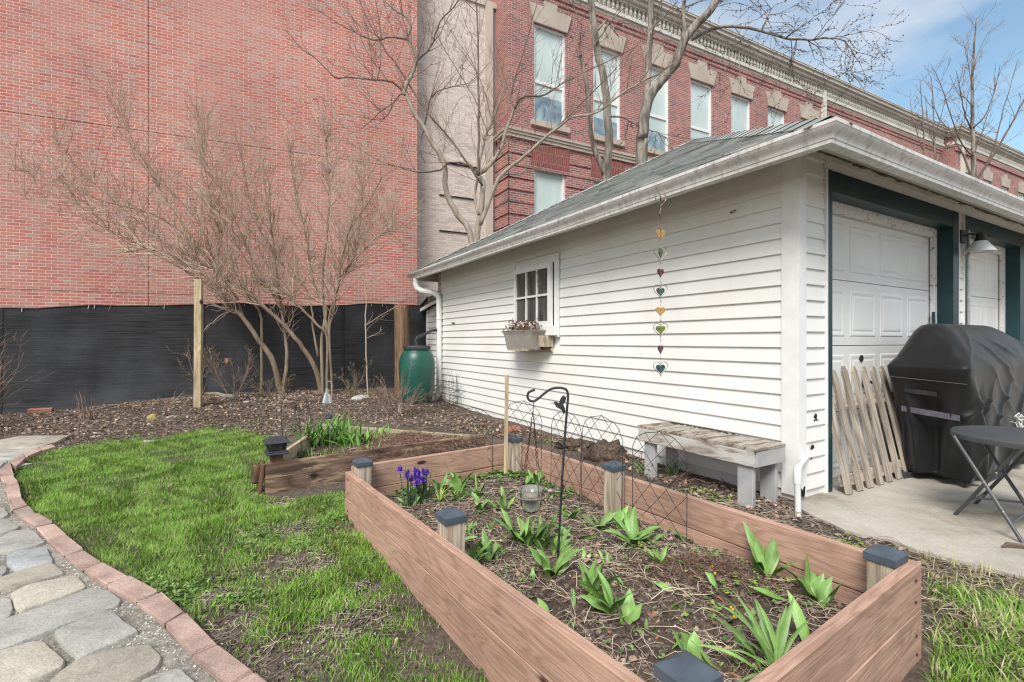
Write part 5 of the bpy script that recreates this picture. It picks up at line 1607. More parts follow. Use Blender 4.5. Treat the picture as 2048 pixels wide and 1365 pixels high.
# ------------------------------------------------------------------ garden ironwork
def hook():
    Y = 2.30
    b = on(1116, 1131, 0.10)
    rt = empty('shepherd_hook', (b.x, b.y, 0.10), 0, 'black shepherd hook with hummingbird cut-out standing in the tulip bed', 'plant hook')
    o_ = Vector(rt.location)
    Y = b.y
    px = [(1116, 1160), (1117, 1100), (1122, 1000), (1128, 900), (1134, 820), (1136, 795), (1134, 782), (1126, 777), (1114, 776), (1101, 779), (1088, 788), (1076, 798), (1067, 803), (1059, 801), (1055, 794), (1057, 786), (1064, 782), (1070, 780)]
    P = [at(x, y, Y) - o_ for x, y in px]
    sm_ = []
    for i in range(len(P) - 1):
        p0, p1, p2, p3 = P[max(0, i - 1)], P[i], P[i + 1], P[min(len(P) - 1, i + 2)]
        for k in range(5):
            t = k / 5
            sm_.append(0.5 * ((2 * p1) + (p2 - p0) * t + (2 * p0 - 5 * p1 + 4 * p2 - p3) * t * t + (3 * p1 - p0 - 3 * p2 + p3) * t ** 3))
    sm_.append(P[-1])
    m = MB(); m.tube(sm_, 0.0058, 10); m.build('pole', M['black_metal'], rt, smooth=True)
    Q = [(725, 351), (775, 346), (783, 336), (797, 333), (812, 341), (832, 352), (838, 320), (856, 288), (880, 262), (876, 282), (893, 268), (889, 290), (908, 276), (903, 300), (908, 306), (896, 322), (904, 330), (890, 340), (894, 350), (874, 362), (884, 385), (894, 410), (897, 435), (892, 468), (880, 452), (874, 470), (866, 445), (854, 424), (830, 408), (806, 396), (792, 378), (785, 360), (775, 354)]
    bm = MB(); bm.prism([at(960 + x / 5.25, 740 + y / 5.25, Y - 0.002) - o_ for x, y in Q], (0, 0.004, 0)); bm.build('hummingbird', M['black_metal'], rt)
    # feeder hanging from it
    top = at(1066, 807, Y)
    fd = empty('bird_feeder', (top.x, top.y, top.z), 0, 'small hanging bird feeder dish with glass jar on chains from the black hook', 'bird feeder')
    zr = at(1062, 992, Y).z - top.z
    cx = at(1062, 992, Y).x - top.x
    for k in range(4):
        a = 0.6 + k * math.pi / 2
        e = Vector((cx + 0.062 * math.cos(a), 0.062 * math.sin(a), zr))
        s0 = Vector((0, 0, -0.03))
        m = MB(); n = 64
        m.tube([s0.lerp(e, i / n) + Vector((0.0018 * math.sin(i * 1.7), 0.0018 * math.cos(i * 1.7), 0)) for i in range(n + 1)], [0.0014 + 0.0012 * (i % 2) for i in range(n + 1)], 4)
        m.build('chain', M['rust_wire'], fd)
    m = MB(); m.tube([(0, 0, 0.008), (0.004, 0, -0.01), (0, 0, -0.03)], 0.002, 5); m.build('hanging_ring', M['rust_wire'], fd)
    rg = MB(); rg.lathe([(0.048, zr - 0.004), (0.060, zr - 0.008), (0.076, zr - 0.002), (0.079, zr + 0.004), (0.076, zr + 0.006), (0.06, zr - 0.002), (0.05, zr + 0.001)], (cx, 0, 0), 40, False)
    for k in range(20):
        a = k * math.pi / 10; rg.blob((cx + 0.069 * math.cos(a), 0.069 * math.sin(a), zr + 0.003), 0.007, n=6, m=4, amp=0, sc=(1, 1, 0.5))
    rg.build('rim', M['bronze'], fd, smooth=True)
    g = MB(); g.lathe([(0.048, zr + 0.002), (0.056, zr + 0.02), (0.058, zr + 0.036), (0.056, zr + 0.036), (0.053, zr + 0.02), (0.044, zr + 0.006)], (cx, 0, 0), 36, False); g.build('dish', M['clear_glass'], fd, smooth=True)
    g = MB(); g.lathe([(0.046, zr - 0.004), (0.046, zr - 0.02), (0.043, zr - 0.045), (0.034, zr - 0.064), (0.0, zr - 0.072)], (cx, 0, 0), 36, False); g.build('jar', M['clear_glass'], fd, smooth=True)
    g = MB(); g.lathe([(0.0, zr - 0.006), (0.041, zr - 0.007), (0.041, zr - 0.02), (0.038, zr - 0.044), (0.03, zr - 0.06), (0.0, zr - 0.067)], (cx, 0, 0), 24, False); g.build('seed', M['seed'], fd, smooth=True)
    g = MB(); g.tube([(cx - 0.047, -0.002, zr - 0.008), (cx - 0.045, -0.004, zr - 0.04), (cx - 0.03, -0.004, zr - 0.07), (cx, -0.004, zr - 0.081), (cx + 0.03, -0.004, zr - 0.07), (cx + 0.045, -0.004, zr - 0.04), (cx + 0.047, -0.002, zr - 0.008)], 0.003, 6); g.build('holder', M['rust_wire'], fd)
    bd = MB(); c = Vector((cx + 0.092, 0, zr + 0.022))
    bd.blob(c, 0.014, n=10, m=6, amp=0.05, sc=(1.5, 0.9, 0.9)); bd.blob(c + Vector((-0.02, 0, 0.008)), 0.009, n=8, m=6, amp=0)
    bd.prism([c + Vector((0.005, -0.003, 0.004)), c + Vector((0.028, -0.006, 0.026)), c + Vector((0.034, -0.006, 0.022)), c + Vector((0.016, -0.003, 0.0))], (0, 0.004, 0))
    bd.tube([c + Vector((-0.026, 0, 0.008)), c + Vector((-0.038, 0, 0.008))], [0.003, 0.0006], 5); bd.tube([c + Vector((0.012, 0, 0)), c + Vector((0.045, 0, -0.004))], [0.007, 0.004], 5)
    bd.tube([c + Vector((0, 0, -0.01)), Vector((cx + 0.075, 0, zr))], 0.003, 5)
    bd.build('bird_figurine', M['bronze'], fd, smooth=True)
hook()

def trellis(a, b, z0, z1, label, rr, lean=0.0):
    """arched wire border panel between two ground points"""
    a, b = Vector((a[0], a[1], 0)), Vector((b[0], b[1], 0))
    c = (a + b) / 2
    rt = empty('wire_trellis', (c.x, c.y, z0), math.atan2((b - a).y, (b - a).x), label, 'wire trellis', 'arched wire panels in the tulip bed')
    w = (b - a).length; h = z1 - z0
    P = lambda u, v: Vector((-w / 2 + u * w, lean * v * h, v * h))
    fr = [P(0, -0.12), P(0.0, 0.80), P(0.06, 0.90), P(0.22, 0.965), P(0.5, 1.0), P(0.78, 0.955), P(0.94, 0.88), P(1.0, 0.78), P(1, -0.12)]
    fr = [p + Vector((rr.gauss(0, 0.004), 0, rr.gauss(0, 0.004))) for p in fr]
    m = MB(); m.tube(fr, 0.0021, 5); m.build('frame', M['black_metal'], rt)
    m = MB()
    def ln(u0, v0, u1, v1):
        p, q = P(u0, v0), P(u1, v1); mid = p.lerp(q, 0.5) + Vector((rr.gauss(0, 0.004), -0.003, rr.gauss(0, 0.004)))
        m.tube([p, mid, q], 0.0015, 4)
    ln(0.22, 0.965, 1.0, 0.45); ln(0.5, 1.0, 1.0, 0.72); ln(0.5, 1.0, 0.0, 0.70); ln(0.78, 0.955, 0.0, 0.45); ln(0.94, 0.88, 0.0, 0.18); ln(0.06, 0.90, 1.0, 0.18)
    ln(0.0, 0.70, 1.0, -0.02); ln(1.0, 0.72, 0.0, -0.02); ln(0, 0.45, 0.66, -0.02); ln(1, 0.45, 0.34, -0.02)
    m.build('lattice', M['black_metal'], rt)
rr_ = random.Random(21)
B1 = Vector((-0.045, 3.955)); DN2 = Vector((0.5426, -0.8399))
for k0, k1, z, lab in ((0.0, 0.47, 0.69, 'arched black wire panel beside the thin wooden stake in the back corner of the bed'),
                      (0.585, 0.90, 0.675, 'arched wire panel behind the hummingbird hook, narrower than its neighbours'),
                      (0.915, 1.27, 0.69, 'arched wire panel just left of the capped middle post of the far side'),
                      (1.36, 1.73, 0.66, 'arched wire panel in front of the grey bench')):
    trellis(B1 + DN2 * k0, B1 + DN2 * k1, 0.10, z, lab, rr_, 0.02)
trellis((-0.43, 3.70), (-0.16, 3.82), 0.10, 0.64, 'arched wire panel along the back board, left of the thin wooden stake', rr_)

p = on(1011, 955, 0.1)
m_ = MB(); m_.bbox((0, 0, 0.36), (0.028, 0.012, 0.86), 0.002); o = m_.build('wooden_stake', M['lumber_post']); o.location = (p.x, p.y, 0.10); o.rotation_euler = (0.01, 0.012, 0.3)
tag(o, 'thin pale wooden stake upright beside the back corner post of the bed', 'stake')

def arch_ornament():
    Y = 4.15
    b = on(592, 905, 0.10)
    rt = empty('garden_trellis', (at(592, 905, Y).x, Y, 0.08), 0, 'small black arched wire garden trellis with scrolls at the lawn end of the older bed', 'garden trellis')
    o_ = Vector(rt.location)
    A = lambda px, py, dy=0: at(px, py, Y + dy) - o_
    def spl(px, r, nm, n=5):
        m = MB(); m.tube([A(x, y) for x, y in px], r, n); m.build(nm, M['black_metal'], rt)
    arch = [(572, 930), (566, 880), (562, 830), (563, 815)] + [(590 + 27 * math.cos(a), 815 + 30 * -math.sin(a)) for a in [math.pi * (1 - i / 14) for i in range(1, 14)]] + [(618, 815), (624, 850), (640, 880), (645, 925)]
    spl(arch, 0.0035, 'frame')
    spl([(606, 928), (602, 880), (600, 845), (596, 825), (591, 817)], 0.003, 'stem')
    def curl(cx, cy, r0, s, ph):
        pts = []
        for i in range(22):
            a = ph + s * i * 0.33; q = r0 * (1 - i / 30); pts.append((cx + q * math.cos(a), cy + q * math.sin(a)))
        spl(pts, 0.0025, 'scroll', 4)
    curl(578, 866, 13, 1, -1.2); curl(626, 858, 13, -1, -2.0); curl(590, 858, 10, -1, -0.3); curl(612, 848, 9, 1, -2.7)
    m = MB()
    for dx, dy in ((0, -8), (-5, -3), (5, -3), (3, -10)):
        m.tube([A(591, 822), A(591 + dx, 818 + dy)], [0.005, 0.0015], 5)
    m.build('bud_finial', M['black_metal'], rt)
arch_ornament()

def lantern():
    Y = 4.75
    rt = empty('lantern_hook', (at(660, 880, Y).x, Y, 0.1), 0, 'slim grey solar stake with dark round panel and hook end among the strap leaves', 'solar stake')
    o_ = Vector(rt.location); A = lambda px, py: at(px, py, Y) - o_
    hk = [(659, 900), (661, 850), (663, 800), (664, 775), (663, 768)] + [(658 + 5 * math.cos(a), 768 - 5 * math.sin(a)) for a in (0.5, 1.2, 1.9, 2.6, 3.1)] + [(653, 775)]
    m = MB(); m.tube([A(x, y) for x, y in hk], 0.005, 6); m.build('pole', M['galv'], rt, smooth=True)
    m = MB(); m.lathe([(0.0, 0.0), (0.038, 0.0), (0.042, 0.006), (0.042, 0.012), (0.036, 0.018), (0.0, 0.02)], n=20); o = m.build('solar_panel', M['grey_plastic'], rt); o.location = A(658, 834) + Vector((0, -0.02, 0)); o.rotation_euler = (R(25), 0, 0)
    p = A(654, 777) + o_
    lt = empty('hanging_lantern', p, 0, 'small clear glass bulb lantern hanging from the slim grey stake', 'lantern')
    m = MB(); m.lathe([(0.0, 0.0), (0.012, -0.003), (0.014, -0.03), (0.02, -0.035), (0.022, -0.045)], n=14, cap=False); m.build('cap', M['galv'], lt, smooth=True)
    m = MB(); m.lathe([(0.02, -0.045), (0.03, -0.07), (0.042, -0.12), (0.046, -0.14), (0.03, -0.165), (0.0, -0.172)], n=18, cap=False); m.build('globe', M['clear_glass'], lt, smooth=True)
    m = MB()
    for k in range(8):
        a = k * math.pi / 4
        m.tube([(0.021 * math.cos(a), 0.021 * math.sin(a), -0.044), (0.048 * math.cos(a), 0.048 * math.sin(a), -0.14), (0.03 * math.cos(a), 0.03 * math.sin(a), -0.168)], 0.0015, 4)
    m.build('cage', M['galv'], lt)
lantern()

def tomato_cage():
    c = Vector((*gl(-0.28, 5.75), 0))
    rt = empty('wire_cage', (c.x, c.y, gh(c.x, c.y)), 0, 'tangled rusty black wire plant cage standing beside the downspout foot', 'wire cage')
    rr = random.Random(12)
    for z, r in ((0.06, 0.20), (0.17, 0.21), (0.28, 0.215), (0.37, 0.20), (0.44, 0.19)):
        m = MB(); m.tube([(r * math.cos(a) + rr.gauss(0, .006), r * math.sin(a) + rr.gauss(0, .006), z + rr.gauss(0, .01)) for a in [i * 0.35 for i in range(19)]], 0.0035, 4, False); m.build('ring', M['rust_wire'], rt)
    for k in range(14):
        a = k * 0.45; m = MB(); m.tube([(0.2 * math.cos(a), 0.2 * math.sin(a), -0.05), (0.2 * math.cos(a) + rr.gauss(0, .02), 0.2 * math.sin(a), 0.25), (0.2 * math.cos(a) + rr.gauss(0, .03), 0.2 * math.sin(a), 0.46 + rr.uniform(-.05, .12))], 0.003, 4); m.build('upright', M['rust_wire'], rt)
    m = MB()
    for k in range(60):
        a = rr.random() * 6.3; p = Vector((0.2 * math.cos(a), 0.2 * math.sin(a), rr.uniform(0.0, 0.42)))
        pts = [p]
        for i in range(4): p = p + Vector((rr.gauss(0, .05), rr.gauss(0, .03), rr.gauss(0.01, .05))); pts.append(p)
        m.tube(pts, 0.002, 3)
    m.build('dead_vines', M['twig_dark'], rt)
tomato_cage()

# ------------------------------------------------------------------ fence, posts, ground pieces
def screen_fence():
    rt = empty('screen_fence', (F0.x, F0.y, 0), math.atan2(FD.y, FD.x), 'low fence hung with black mesh screening fabric in front of the brick wall', 'fence')
    def topz(a): return 1.69 + 0.145 * sm(a, 0, 3.2) + 0.11 * sm(a, 3.2, 7.5)
    def P(a): p = F0 + FD * a; return p
    m = MB(); rows = []
    posts = [-3.9, -1.4, 1.1, 3.35, 5.6, 7.85]
    for i in range(221):
        a = -5 + 14.0 * i / 220
        p = P(a); g = gh(p.x, p.y)
        seg = min(abs(a - q) for q in posts)
        t = topz(a) - 0.035 * sm(seg, 0.0, 0.9) + 0.012 * mnoise.noise(Vector((a * 3, 0, 0)))
        row = []
        for k in range(17):
            f = k / 16; z = (g - 0.02) * (1 - f) + t * f
            o = 0.03 * mnoise.noise(Vector((a * 1.1, f * 2, 3))) + 0.02 * mnoise.noise(Vector((a * 4.5 + 3 * f, f * 3, 5))) + 0.008 * mnoise.noise(Vector((a * 14, f * 5, 6)))
            if f < 0.14: o += (0.14 - f) * 0.35
            o += 0.012 * math.exp(-(seg / 0.05) ** 2)
            row.append(Vector((a, -o - 0.045, z)))
        rows.append(row)
    m.grid(rows)
    m.build('screen', M['fabric'], rt, smooth='all')
    for q in (-2.6, 0.05, 2.75, 5.1):
        i = int((q + 5) / 14 * 220); t_ = MB(); t_.grid([[rows[i][k] + Vector((-0.03, -0.006, 0)), rows[i][k] + Vector((0.0, -0.009, 0)), rows[i][k] + Vector((0.03, -0.006, 0))] for k in range(17)]); t_.build('seam', M['cover_flat'], rt)
    t_ = MB(); pts = [Vector((r_[-1].x, r_[-1].y, r_[-1].z)) for r_ in rows]; t_.tube(pts, 0.012, 5); t_.build('top_hem', M['cover_flat'], rt)
    for q in range(-4, 10):
        i = int((q * 0.93 + 5.3) / 14 * 220); e_ = rows[i][-1]; t_ = MB(); t_.tube([e_ + Vector((0, -0.012, -0.05)), e_ + Vector((0.006, -0.016, 0.0)), e_ + Vector((0, 0.05, 0.012))], 0.005, 4); t_.build('cable_tie', M['rope'], rt)
    t_ = MB(); t_.tube([(p_.x, 0.0, p_.z - 0.03) for p_ in pts[::4]], 0.02, 8); t_.build('top_rail', M['galv'], rt)
    for q in posts:
        p = P(q); g = gh(p.x, p.y)
        t_ = MB(); t_.tube([(q, 0.02, g - 0.3), (q, 0.02, topz(q) + 0.02)], 0.028, 10); t_.build('post', M['galv'], rt)
        t_ = MB(); t_.tube([(q, -0.07, topz(q) - 0.05), (q + 0.01, -0.065, topz(q) + 0.005), (q, 0.0, topz(q) + 0.02)], 0.004, 4); t_.build('cable_tie', M['rope'], rt)
screen_fence()

p = og(397, 815)
m_ = MB(); m_.bbox((0, 0, 0), (0.098, 0.098, 2.22), 0.005); o = m_.build('wooden_post', M['lumber_post']); o.location = (p.x, p.y, p.z + 0.90); o.rotation_euler = (0.004, 0.006, 0.25)
o.scale = (1, 1, 1)
ztop = at(397, 560, p.y).z
o.location.z = ztop - 1.11
tag(o, 'tall square unpainted wooden post standing alone before the black fence', 'post')

def bark_post():
    Y = 9.25
    b = Vector(((806 - 1024) / FPX * Y, Y))
    m = MB(); rows = []
    zt = at(806, 612, Y).z; zb = gh(b.x, b.y) - 0.2
    for j in range(40):
        f = j / 39; row = []
        for k in range(28):
            a = 2 * math.pi * k / 28
            r = 0.155 - 0.02 * f + 0.014 * mnoise.noise(Vector((math.cos(a) * 3, math.sin(a) * 3, f * 1.2))) + 0.010 * mnoise.noise(Vector((math.cos(a) * 9, math.sin(a) * 9, f * 3)))
            row.append(Vector((r * math.cos(a) - 0.03 * f, r * math.sin(a), zb + (zt - zb) * f + (0.02 * mnoise.noise(Vector((a, 0, 0))) if j == 39 else 0))))
        rows.append(row)
    m.grid(rows, close=True); m.f.append(tuple(39 * 28 + k for k in range(28))); m.uv.append(None)
    o = m.build('tree_stump', M['bark_post'], smooth='all'); o.location = (b.x, b.y, 0)
    tag(o, 'tall cut tree trunk with stringy brown bark behind the green barrel', 'tree stump')
bark_post()

# flagstones of the path and the brick edging
def slab(poly_px, mat, label, z=0.042, th=0.08, name='stepping_stone', cat='stepping stone', seed=0, grp='stepping stones in the gravel path'):
    P = [on(x, y, z) for x, y in poly_px]
    c = sum(P, Vector()) / len(P)
    P = [p + (p - c).normalized() * 0.011 for p in P]
    # rounded outline
    Q = []
    n = len(P)
    for i in range(n):
        p0, p1, p2 = P[i - 1], P[i], P[(i + 1) % n]
        r = min(0.016, 0.25 * min((p1 - p0).length, (p2 - p1).length))
        a = p1 + (p0 - p1).normalized() * r; b_ = p1 + (p2 - p1).normalized() * r
        nxt = p2 + (p1 - p2).normalized() * min(0.016, 0.25 * (p2 - p1).length)
        Q += [a, (a + 2 * p1 + b_) / 4, b_]
        L = (nxt - b_).length; k = int(L / 0.05)
        for q in range(1, k): Q.append(b_.lerp(nxt, q / k))
    m = MB()
    area = sum(Q[i].x * Q[(i + 1) % len(Q)].y - Q[(i + 1) % len(Q)].x * Q[i].y for i in range(len(Q)))
    if area < 0: Q = Q[::-1]
    def rg(sh, zz):
        o = []
        for i, q in enumerate(Q):
            d = (c - q); d.z = 0
            w = 0.008 * mnoise.noise(Vector((q.x * 9, q.y * 9, seed))) + 0.005 * mnoise.noise(Vector((q.x * 30, q.y * 30, seed)))
            o.append(Vector((q.x, q.y, 0)) + d.normalized() * (sh + w) + Vector((-c.x, -c.y, zz + 0.004 * mnoise.noise(Vector((q.x * 5, q.y * 5, seed + 3))))))
        return o
    rws = [rg(-0.008, z - th), rg(-0.005, z - 0.026), rg(0.0, z - 0.006), rg(0.003, z - 0.0015), rg(0.008, z)]
    m.grid(rws, close=True)
    k = len(Q); b = len(m.v) - k
    ctr = m.addv([Vector((0, 0, z + 0.001))])
    for i in range(k): m.f.append((b + i, b + (i + 1) % k, ctr)); m.uv.append(None)
    o = m.build(name, mat, smooth=True); o.location = (c.x, c.y, 0)
    return tag(o, label, cat, grp)
ST = [([(0, 880), (40, 872), (137, 871), (110, 884), (75, 895), (0, 896)], 'stone_tan', 'wide tan flagstone at the far end of the path against the mulch'),
      ([(-210, 902), (0, 899), (75, 898), (55, 908), (28, 918), (-210, 922)], 'stone_grey', 'grey flagstone second from the far end of the path, touching the edging bend'),
      ([(-200, 930), (-10, 924), (8, 924), (-10, 940), (-200, 945)], 'stone_grey', 'grey flagstone cut by the photo edge beside the edging bend'),
      ([(-210, 1012), (4, 1016), (13, 1029), (0, 1037), (-210, 1040)], 'stone_grey', 'small grey flagstone end cut by the photo edge below the edging bend'),
      ([(-210, 1045), (0, 1038), (14, 1040), (35, 1053), (27, 1060), (0, 1067), (-210, 1075)], 'stone_grey', 'grey flagstone with pointed end above the broad pale one, cut by the photo edge'),
      ([(-210, 1095), (0, 1075), (22, 1063), (49, 1060), (64, 1063), (86, 1083), (67, 1090), (24, 1100), (-210, 1122)], 'stone_grey', 'broad pale grey flagstone directly above the small bluish one'),
      ([(16, 1111), (34, 1102), (91, 1096), (104, 1123), (51, 1135), (29, 1136), (24, 1124), (18, 1118)], 'stone_blue', 'small bluish flagstone with a rounded notch'),
      ([(-120, 1136), (0, 1133), (8, 1136), (10, 1143), (0, 1149), (-120, 1150)], 'stone_grey', 'little round grey stone at the photo edge left of the bluish flagstone'),
      ([(-210, 1175), (0, 1156), (92, 1125), (106, 1130), (124, 1145), (22, 1175), (-210, 1200)], 'stone_tan', 'long tan flagstone just below the bluish one'),
      ([(26, 1186), (59, 1169), (148, 1152), (168, 1174), (74, 1208), (44, 1219), (35, 1211)], 'stone_tan', 'tan and blue-edged flagstone between two long slabs of the path'),
      ([(-120, 1200), (0, 1195), (15, 1200), (22, 1215), (17, 1230), (0, 1237), (-120, 1245)], 'stone_grey', 'rounded grey flagstone end at the photo edge above the longest slab'),
      ([(-210, 1262), (0, 1241), (100, 1208), (178, 1176), (211, 1182), (235, 1200), (229, 1210), (111, 1252), (0, 1298), (-210, 1325)], 'stone_grey', 'longest grey flagstone running across the path to the gravel strip'),
      ([(113, 1260), (150, 1243), (203, 1219), (222, 1224), (245, 1243), (272, 1261), (237, 1278), (159, 1313), (148, 1300)], 'stone_grey', 'squarish grey flagstone right below the longest slab'),
      ([(-210, 1320), (0, 1302), (66, 1282), (82, 1285), (122, 1320), (119, 1330), (54, 1362), (-120, 1400)], 'stone_tan', 'tan flagstone in the lower corner left of the squarish grey one'),
      ([(85, 1385), (120, 1345), (165, 1315), (222, 1300), (293, 1290), (316, 1311), (310, 1333), (247, 1365), (190, 1395)], 'stone_tan', 'big tan flagstone at the bottom of the photo below the squarish grey one'),
      ([(270, 1385), (290, 1358), (320, 1348), (355, 1340), (385, 1362), (410, 1400), (340, 1440)], 'stone_grey', 'grey flagstone at the bottom edge beside the pink edging bricks'),
      ]
for i, (pp, mt, lab) in enumerate(ST):
    slab(pp, M[mt], lab, seed=i * 3.7)

def edging():
    E = list(zip(EDGE_IN, EDGE_OUT))
    far = [(on(30, 936, 0.045), on(22, 925, 0.045)), (on(52, 917, 0.045), on(46, 907, 0.045)), (on(84, 901, 0.045), on(76, 894, 0.045)), (on(112, 893, 0.045), on(104, 888, 0.045))]
    rr = random.Random(4)
    runs = [E[i:i + 2] for i in range(len(E) - 1)] + [far[i:i + 2] for i in range(3)]
    labels = {4: 'greyish edging paver, fifth along from the bend where the edging reaches the photo edge'}
    for i, ((a0, b0), (a1, b1)) in enumerate(runs):
        m = MB()
        c = (a0 + a1 + b0 + b1) / 4
        def pt(p, sh): return p.lerp(c, sh)
        zt = rr.uniform(-0.006, 0.006)
        ring = []
        for sh, z in ((0.035, -0.05), (0.03, 0.036), (0.07, 0.046), (0.13, 0.048)):
            ring.append([pt(p, sh) - Vector((c.x, c.y, p.lerp(c, sh).z)) + Vector((rr.gauss(0, .003), rr.gauss(0, .003), z + zt + rr.gauss(0, 0.002))) for p in (a0, a1, b1, b0)])
        m.grid(ring, close=True); k = len(m.v); m.f.append((k - 4, k - 3, k - 2, k - 1)); m.uv.append(None)
        g = (i == 5)
        o = m.build('edging_brick', M['edging_grey'] if g else M['edging']); o.location = (c.x, c.y, 0)
        lab = 'pink paving brick in the curved edging between lawn and gravel path'
        if g: lab = 'grey-brown paving brick, the only greyish one in the curved edging'
        tag(o, lab, 'paving brick', 'edging bricks along the lawn')
edging()

def rock(px, py, r, mat, label, sc=(1, 0.8, 0.6), seed=1, name='rock', cat='rock'):
    p = og(px, py)
    m = MB(); m.blob((0, 0, 0), r, seed=seed, n=14, m=9, amp=0.3, sc=sc, freq=1.8)
    o = m.build(name, M[mat], smooth=True); o.location = (p.x, p.y, p.z + r * sc[2] * 0.45); o.rotation_euler = (0, 0, seed)
    return tag(o, label, cat)
rock(305, 842, 0.075, 'stone_yellow', 'yellow mossy round stone on the mulch near the wooden post', (1, 0.7, 0.85), 3)
rock(722, 800, 0.16, 'stone_pale', 'flat pale grey stone at the foot of the multi-stemmed shrub', (1.2, 0.7, 0.35), 4)
rock(28, 828, 0.13, 'stone_pale', 'flat tan stone against the fence bottom at the far left', (1.3, 0.5, 0.3), 5)
rock(50, 823, 0.11, 'stone_pale', 'flat tan stone touching the red brick at the fence bottom', (1.3, 0.6, 0.32), 6)
rock(296, 884, 0.055, 'white_chip', 'small flat whitish stone at the back edge of the lawn', (1.3, 0.8, 0.25), 7)
rock(340, 836, 0.05, 'white_chip', 'small white stone right of the yellow mossy one', (1.2, 0.8, 0.4), 8)
rock(493, 806, 0.05, 'white_chip', 'little white stone on the leaves right of the wooden post', (1.2, 0.8, 0.4), 9)
def loose_brick(px, py, dims, rz, label, rx=0.0, z=None):
    p = og(px, py); m = MB(); m.bbox((0, 0, 0), dims, 0.008); o = m.build('loose_brick', M['clay_brick']); o.location = (p.x, p.y, p.z + dims[2] / 2 - 0.012); o.rotation_euler = (rx, 0, rz)
    tag(o, label, 'brick')
loose_brick(82, 826, (0.29, 0.1, 0.085), 0.5, 'loose red brick lying against the bottom of the black fence', 0.1)
loose_brick(1029, 862, (0.20, 0.10, 0.06), 0.9, 'broken red brick lying on soil behind the wooden stake', 0.5)
loose_brick(1002, 872, (0.10, 0.06, 0.03), 0.3, 'small flat chip of red brick near the wooden stake', 0.1)

def log(pxs, r, label, mat='bark_pale'):
    P = [og(x, y) + Vector((0, 0, r * 0.8)) for x, y in pxs]
    c = P[0].copy(); m = MB(); pts = []
    for i in range(len(P) - 1):
        for k in range(6):
            q = P[i].lerp(P[i + 1], k / 6); pts.append(q - c + Vector((0, 0, 0.02 * mnoise.noise(q * 3))))
    pts.append(P[-1] - c)
    m.tube(pts, [r * (1 - 0.5 * i / len(pts)) for i in range(len(pts))], 9)
    o = m.build('fallen_branch', M[mat], smooth=True); o.location = c
    tag(o, label, 'branch')
log([(238, 803), (300, 799), (380, 792)], 0.045, 'thick grey fallen branch along the fence left of the wooden post')
log([(300, 796), (360, 789), (440, 784), (520, 781)], 0.035, 'long pale fallen branch passing behind the wooden post')
log([(470, 800), (430, 792), (400, 790)], 0.04, 'short sawn branch just right of the wooden post')
log([(90, 845), (150, 830), (235, 813)], 0.022, 'thin fallen branch on the mulch at the left')
log([(560, 783), (540, 775), (525, 768)], 0.03, 'stubby broken branch at the base of the left shrub stems')
p = og(800, 828)
m_ = MB(); m_.bbox((0, 0, 0.06), (0.055, 0.012, 0.20), 0.003); o = m_.build('plant_label', M['tag_paper']); o.location = p; o.rotation_euler = (R(-6), 0.04, 0.1); tag(o, 'small faded plant label stuck in the soil before the green barrel', 'plant label')
def hang_tag(px, py, Y, lab):
    q = at(px, py, Y); m = MB(); m.prism([(-0.03, 0, 0.045), (0.03, 0, 0.05), (0.034, 0, 0.0), (0.0, 0, -0.05), (-0.034, 0, 0.0)], (0, 0.004, 0)); o = m.build('plant_label', M['pink_chip']); o.location = q; tag(o, lab, 'plant label')
hang_tag(453, 722, 8.3, 'small pinkish tag hanging in the budding shrub right of the wooden post')
def clod(px, py, r, sc, seed, lab):
    p = on(px, py, 0.02); m = MB(); 
    m.blob((0, 0, 0), r, seed=seed, n=26, m=16, amp=0.55, sc=sc, freq=3.0); o = m.build('soil_heap', M['bed_soil'], smooth='all'); o.location = (p.x, p.y, 0.03); tag(o, lab, 'soil heap')
clod(1212, 915, 0.17, (1.2, 0.9, 0.8), 3, 'dark lumpy heap of soil by the wall behind the arched wire panels')
clod(1150, 893, 0.15, (1.3, 0.9, 0.45), 5, 'low flat heap of dark soil left of the lumpy one')
m_ = MB(); pl_ = on(2030, 1098, 0.02)
m_.tube([(-0.07, 0, 0.012), (-0.03, 0.01, 0.022), (0.03, 0, 0.018), (0.09, -0.02, 0.004)], [0.004, 0.012, 0.011, 0.005], 6); o = m_.build('dead_leaf', M['leaf_litter']); o.location = pl_; tag(o, 'curled brown leaf lying on the concrete at the right edge', 'leaf')

# ------------------------------------------------------------------ bare trees and shrubs
def wander(p, d, L, n, wob, trop, rr):
    pts = [p.copy()]; d = d.normalized()
    for i in range(n):
        d = (d + Vector((rr.gauss(0, wob), rr.gauss(0, wob), rr.gauss(0, wob) + trop))).normalized()
        p = p + d * (L / n); pts.append(p)
    return pts, d

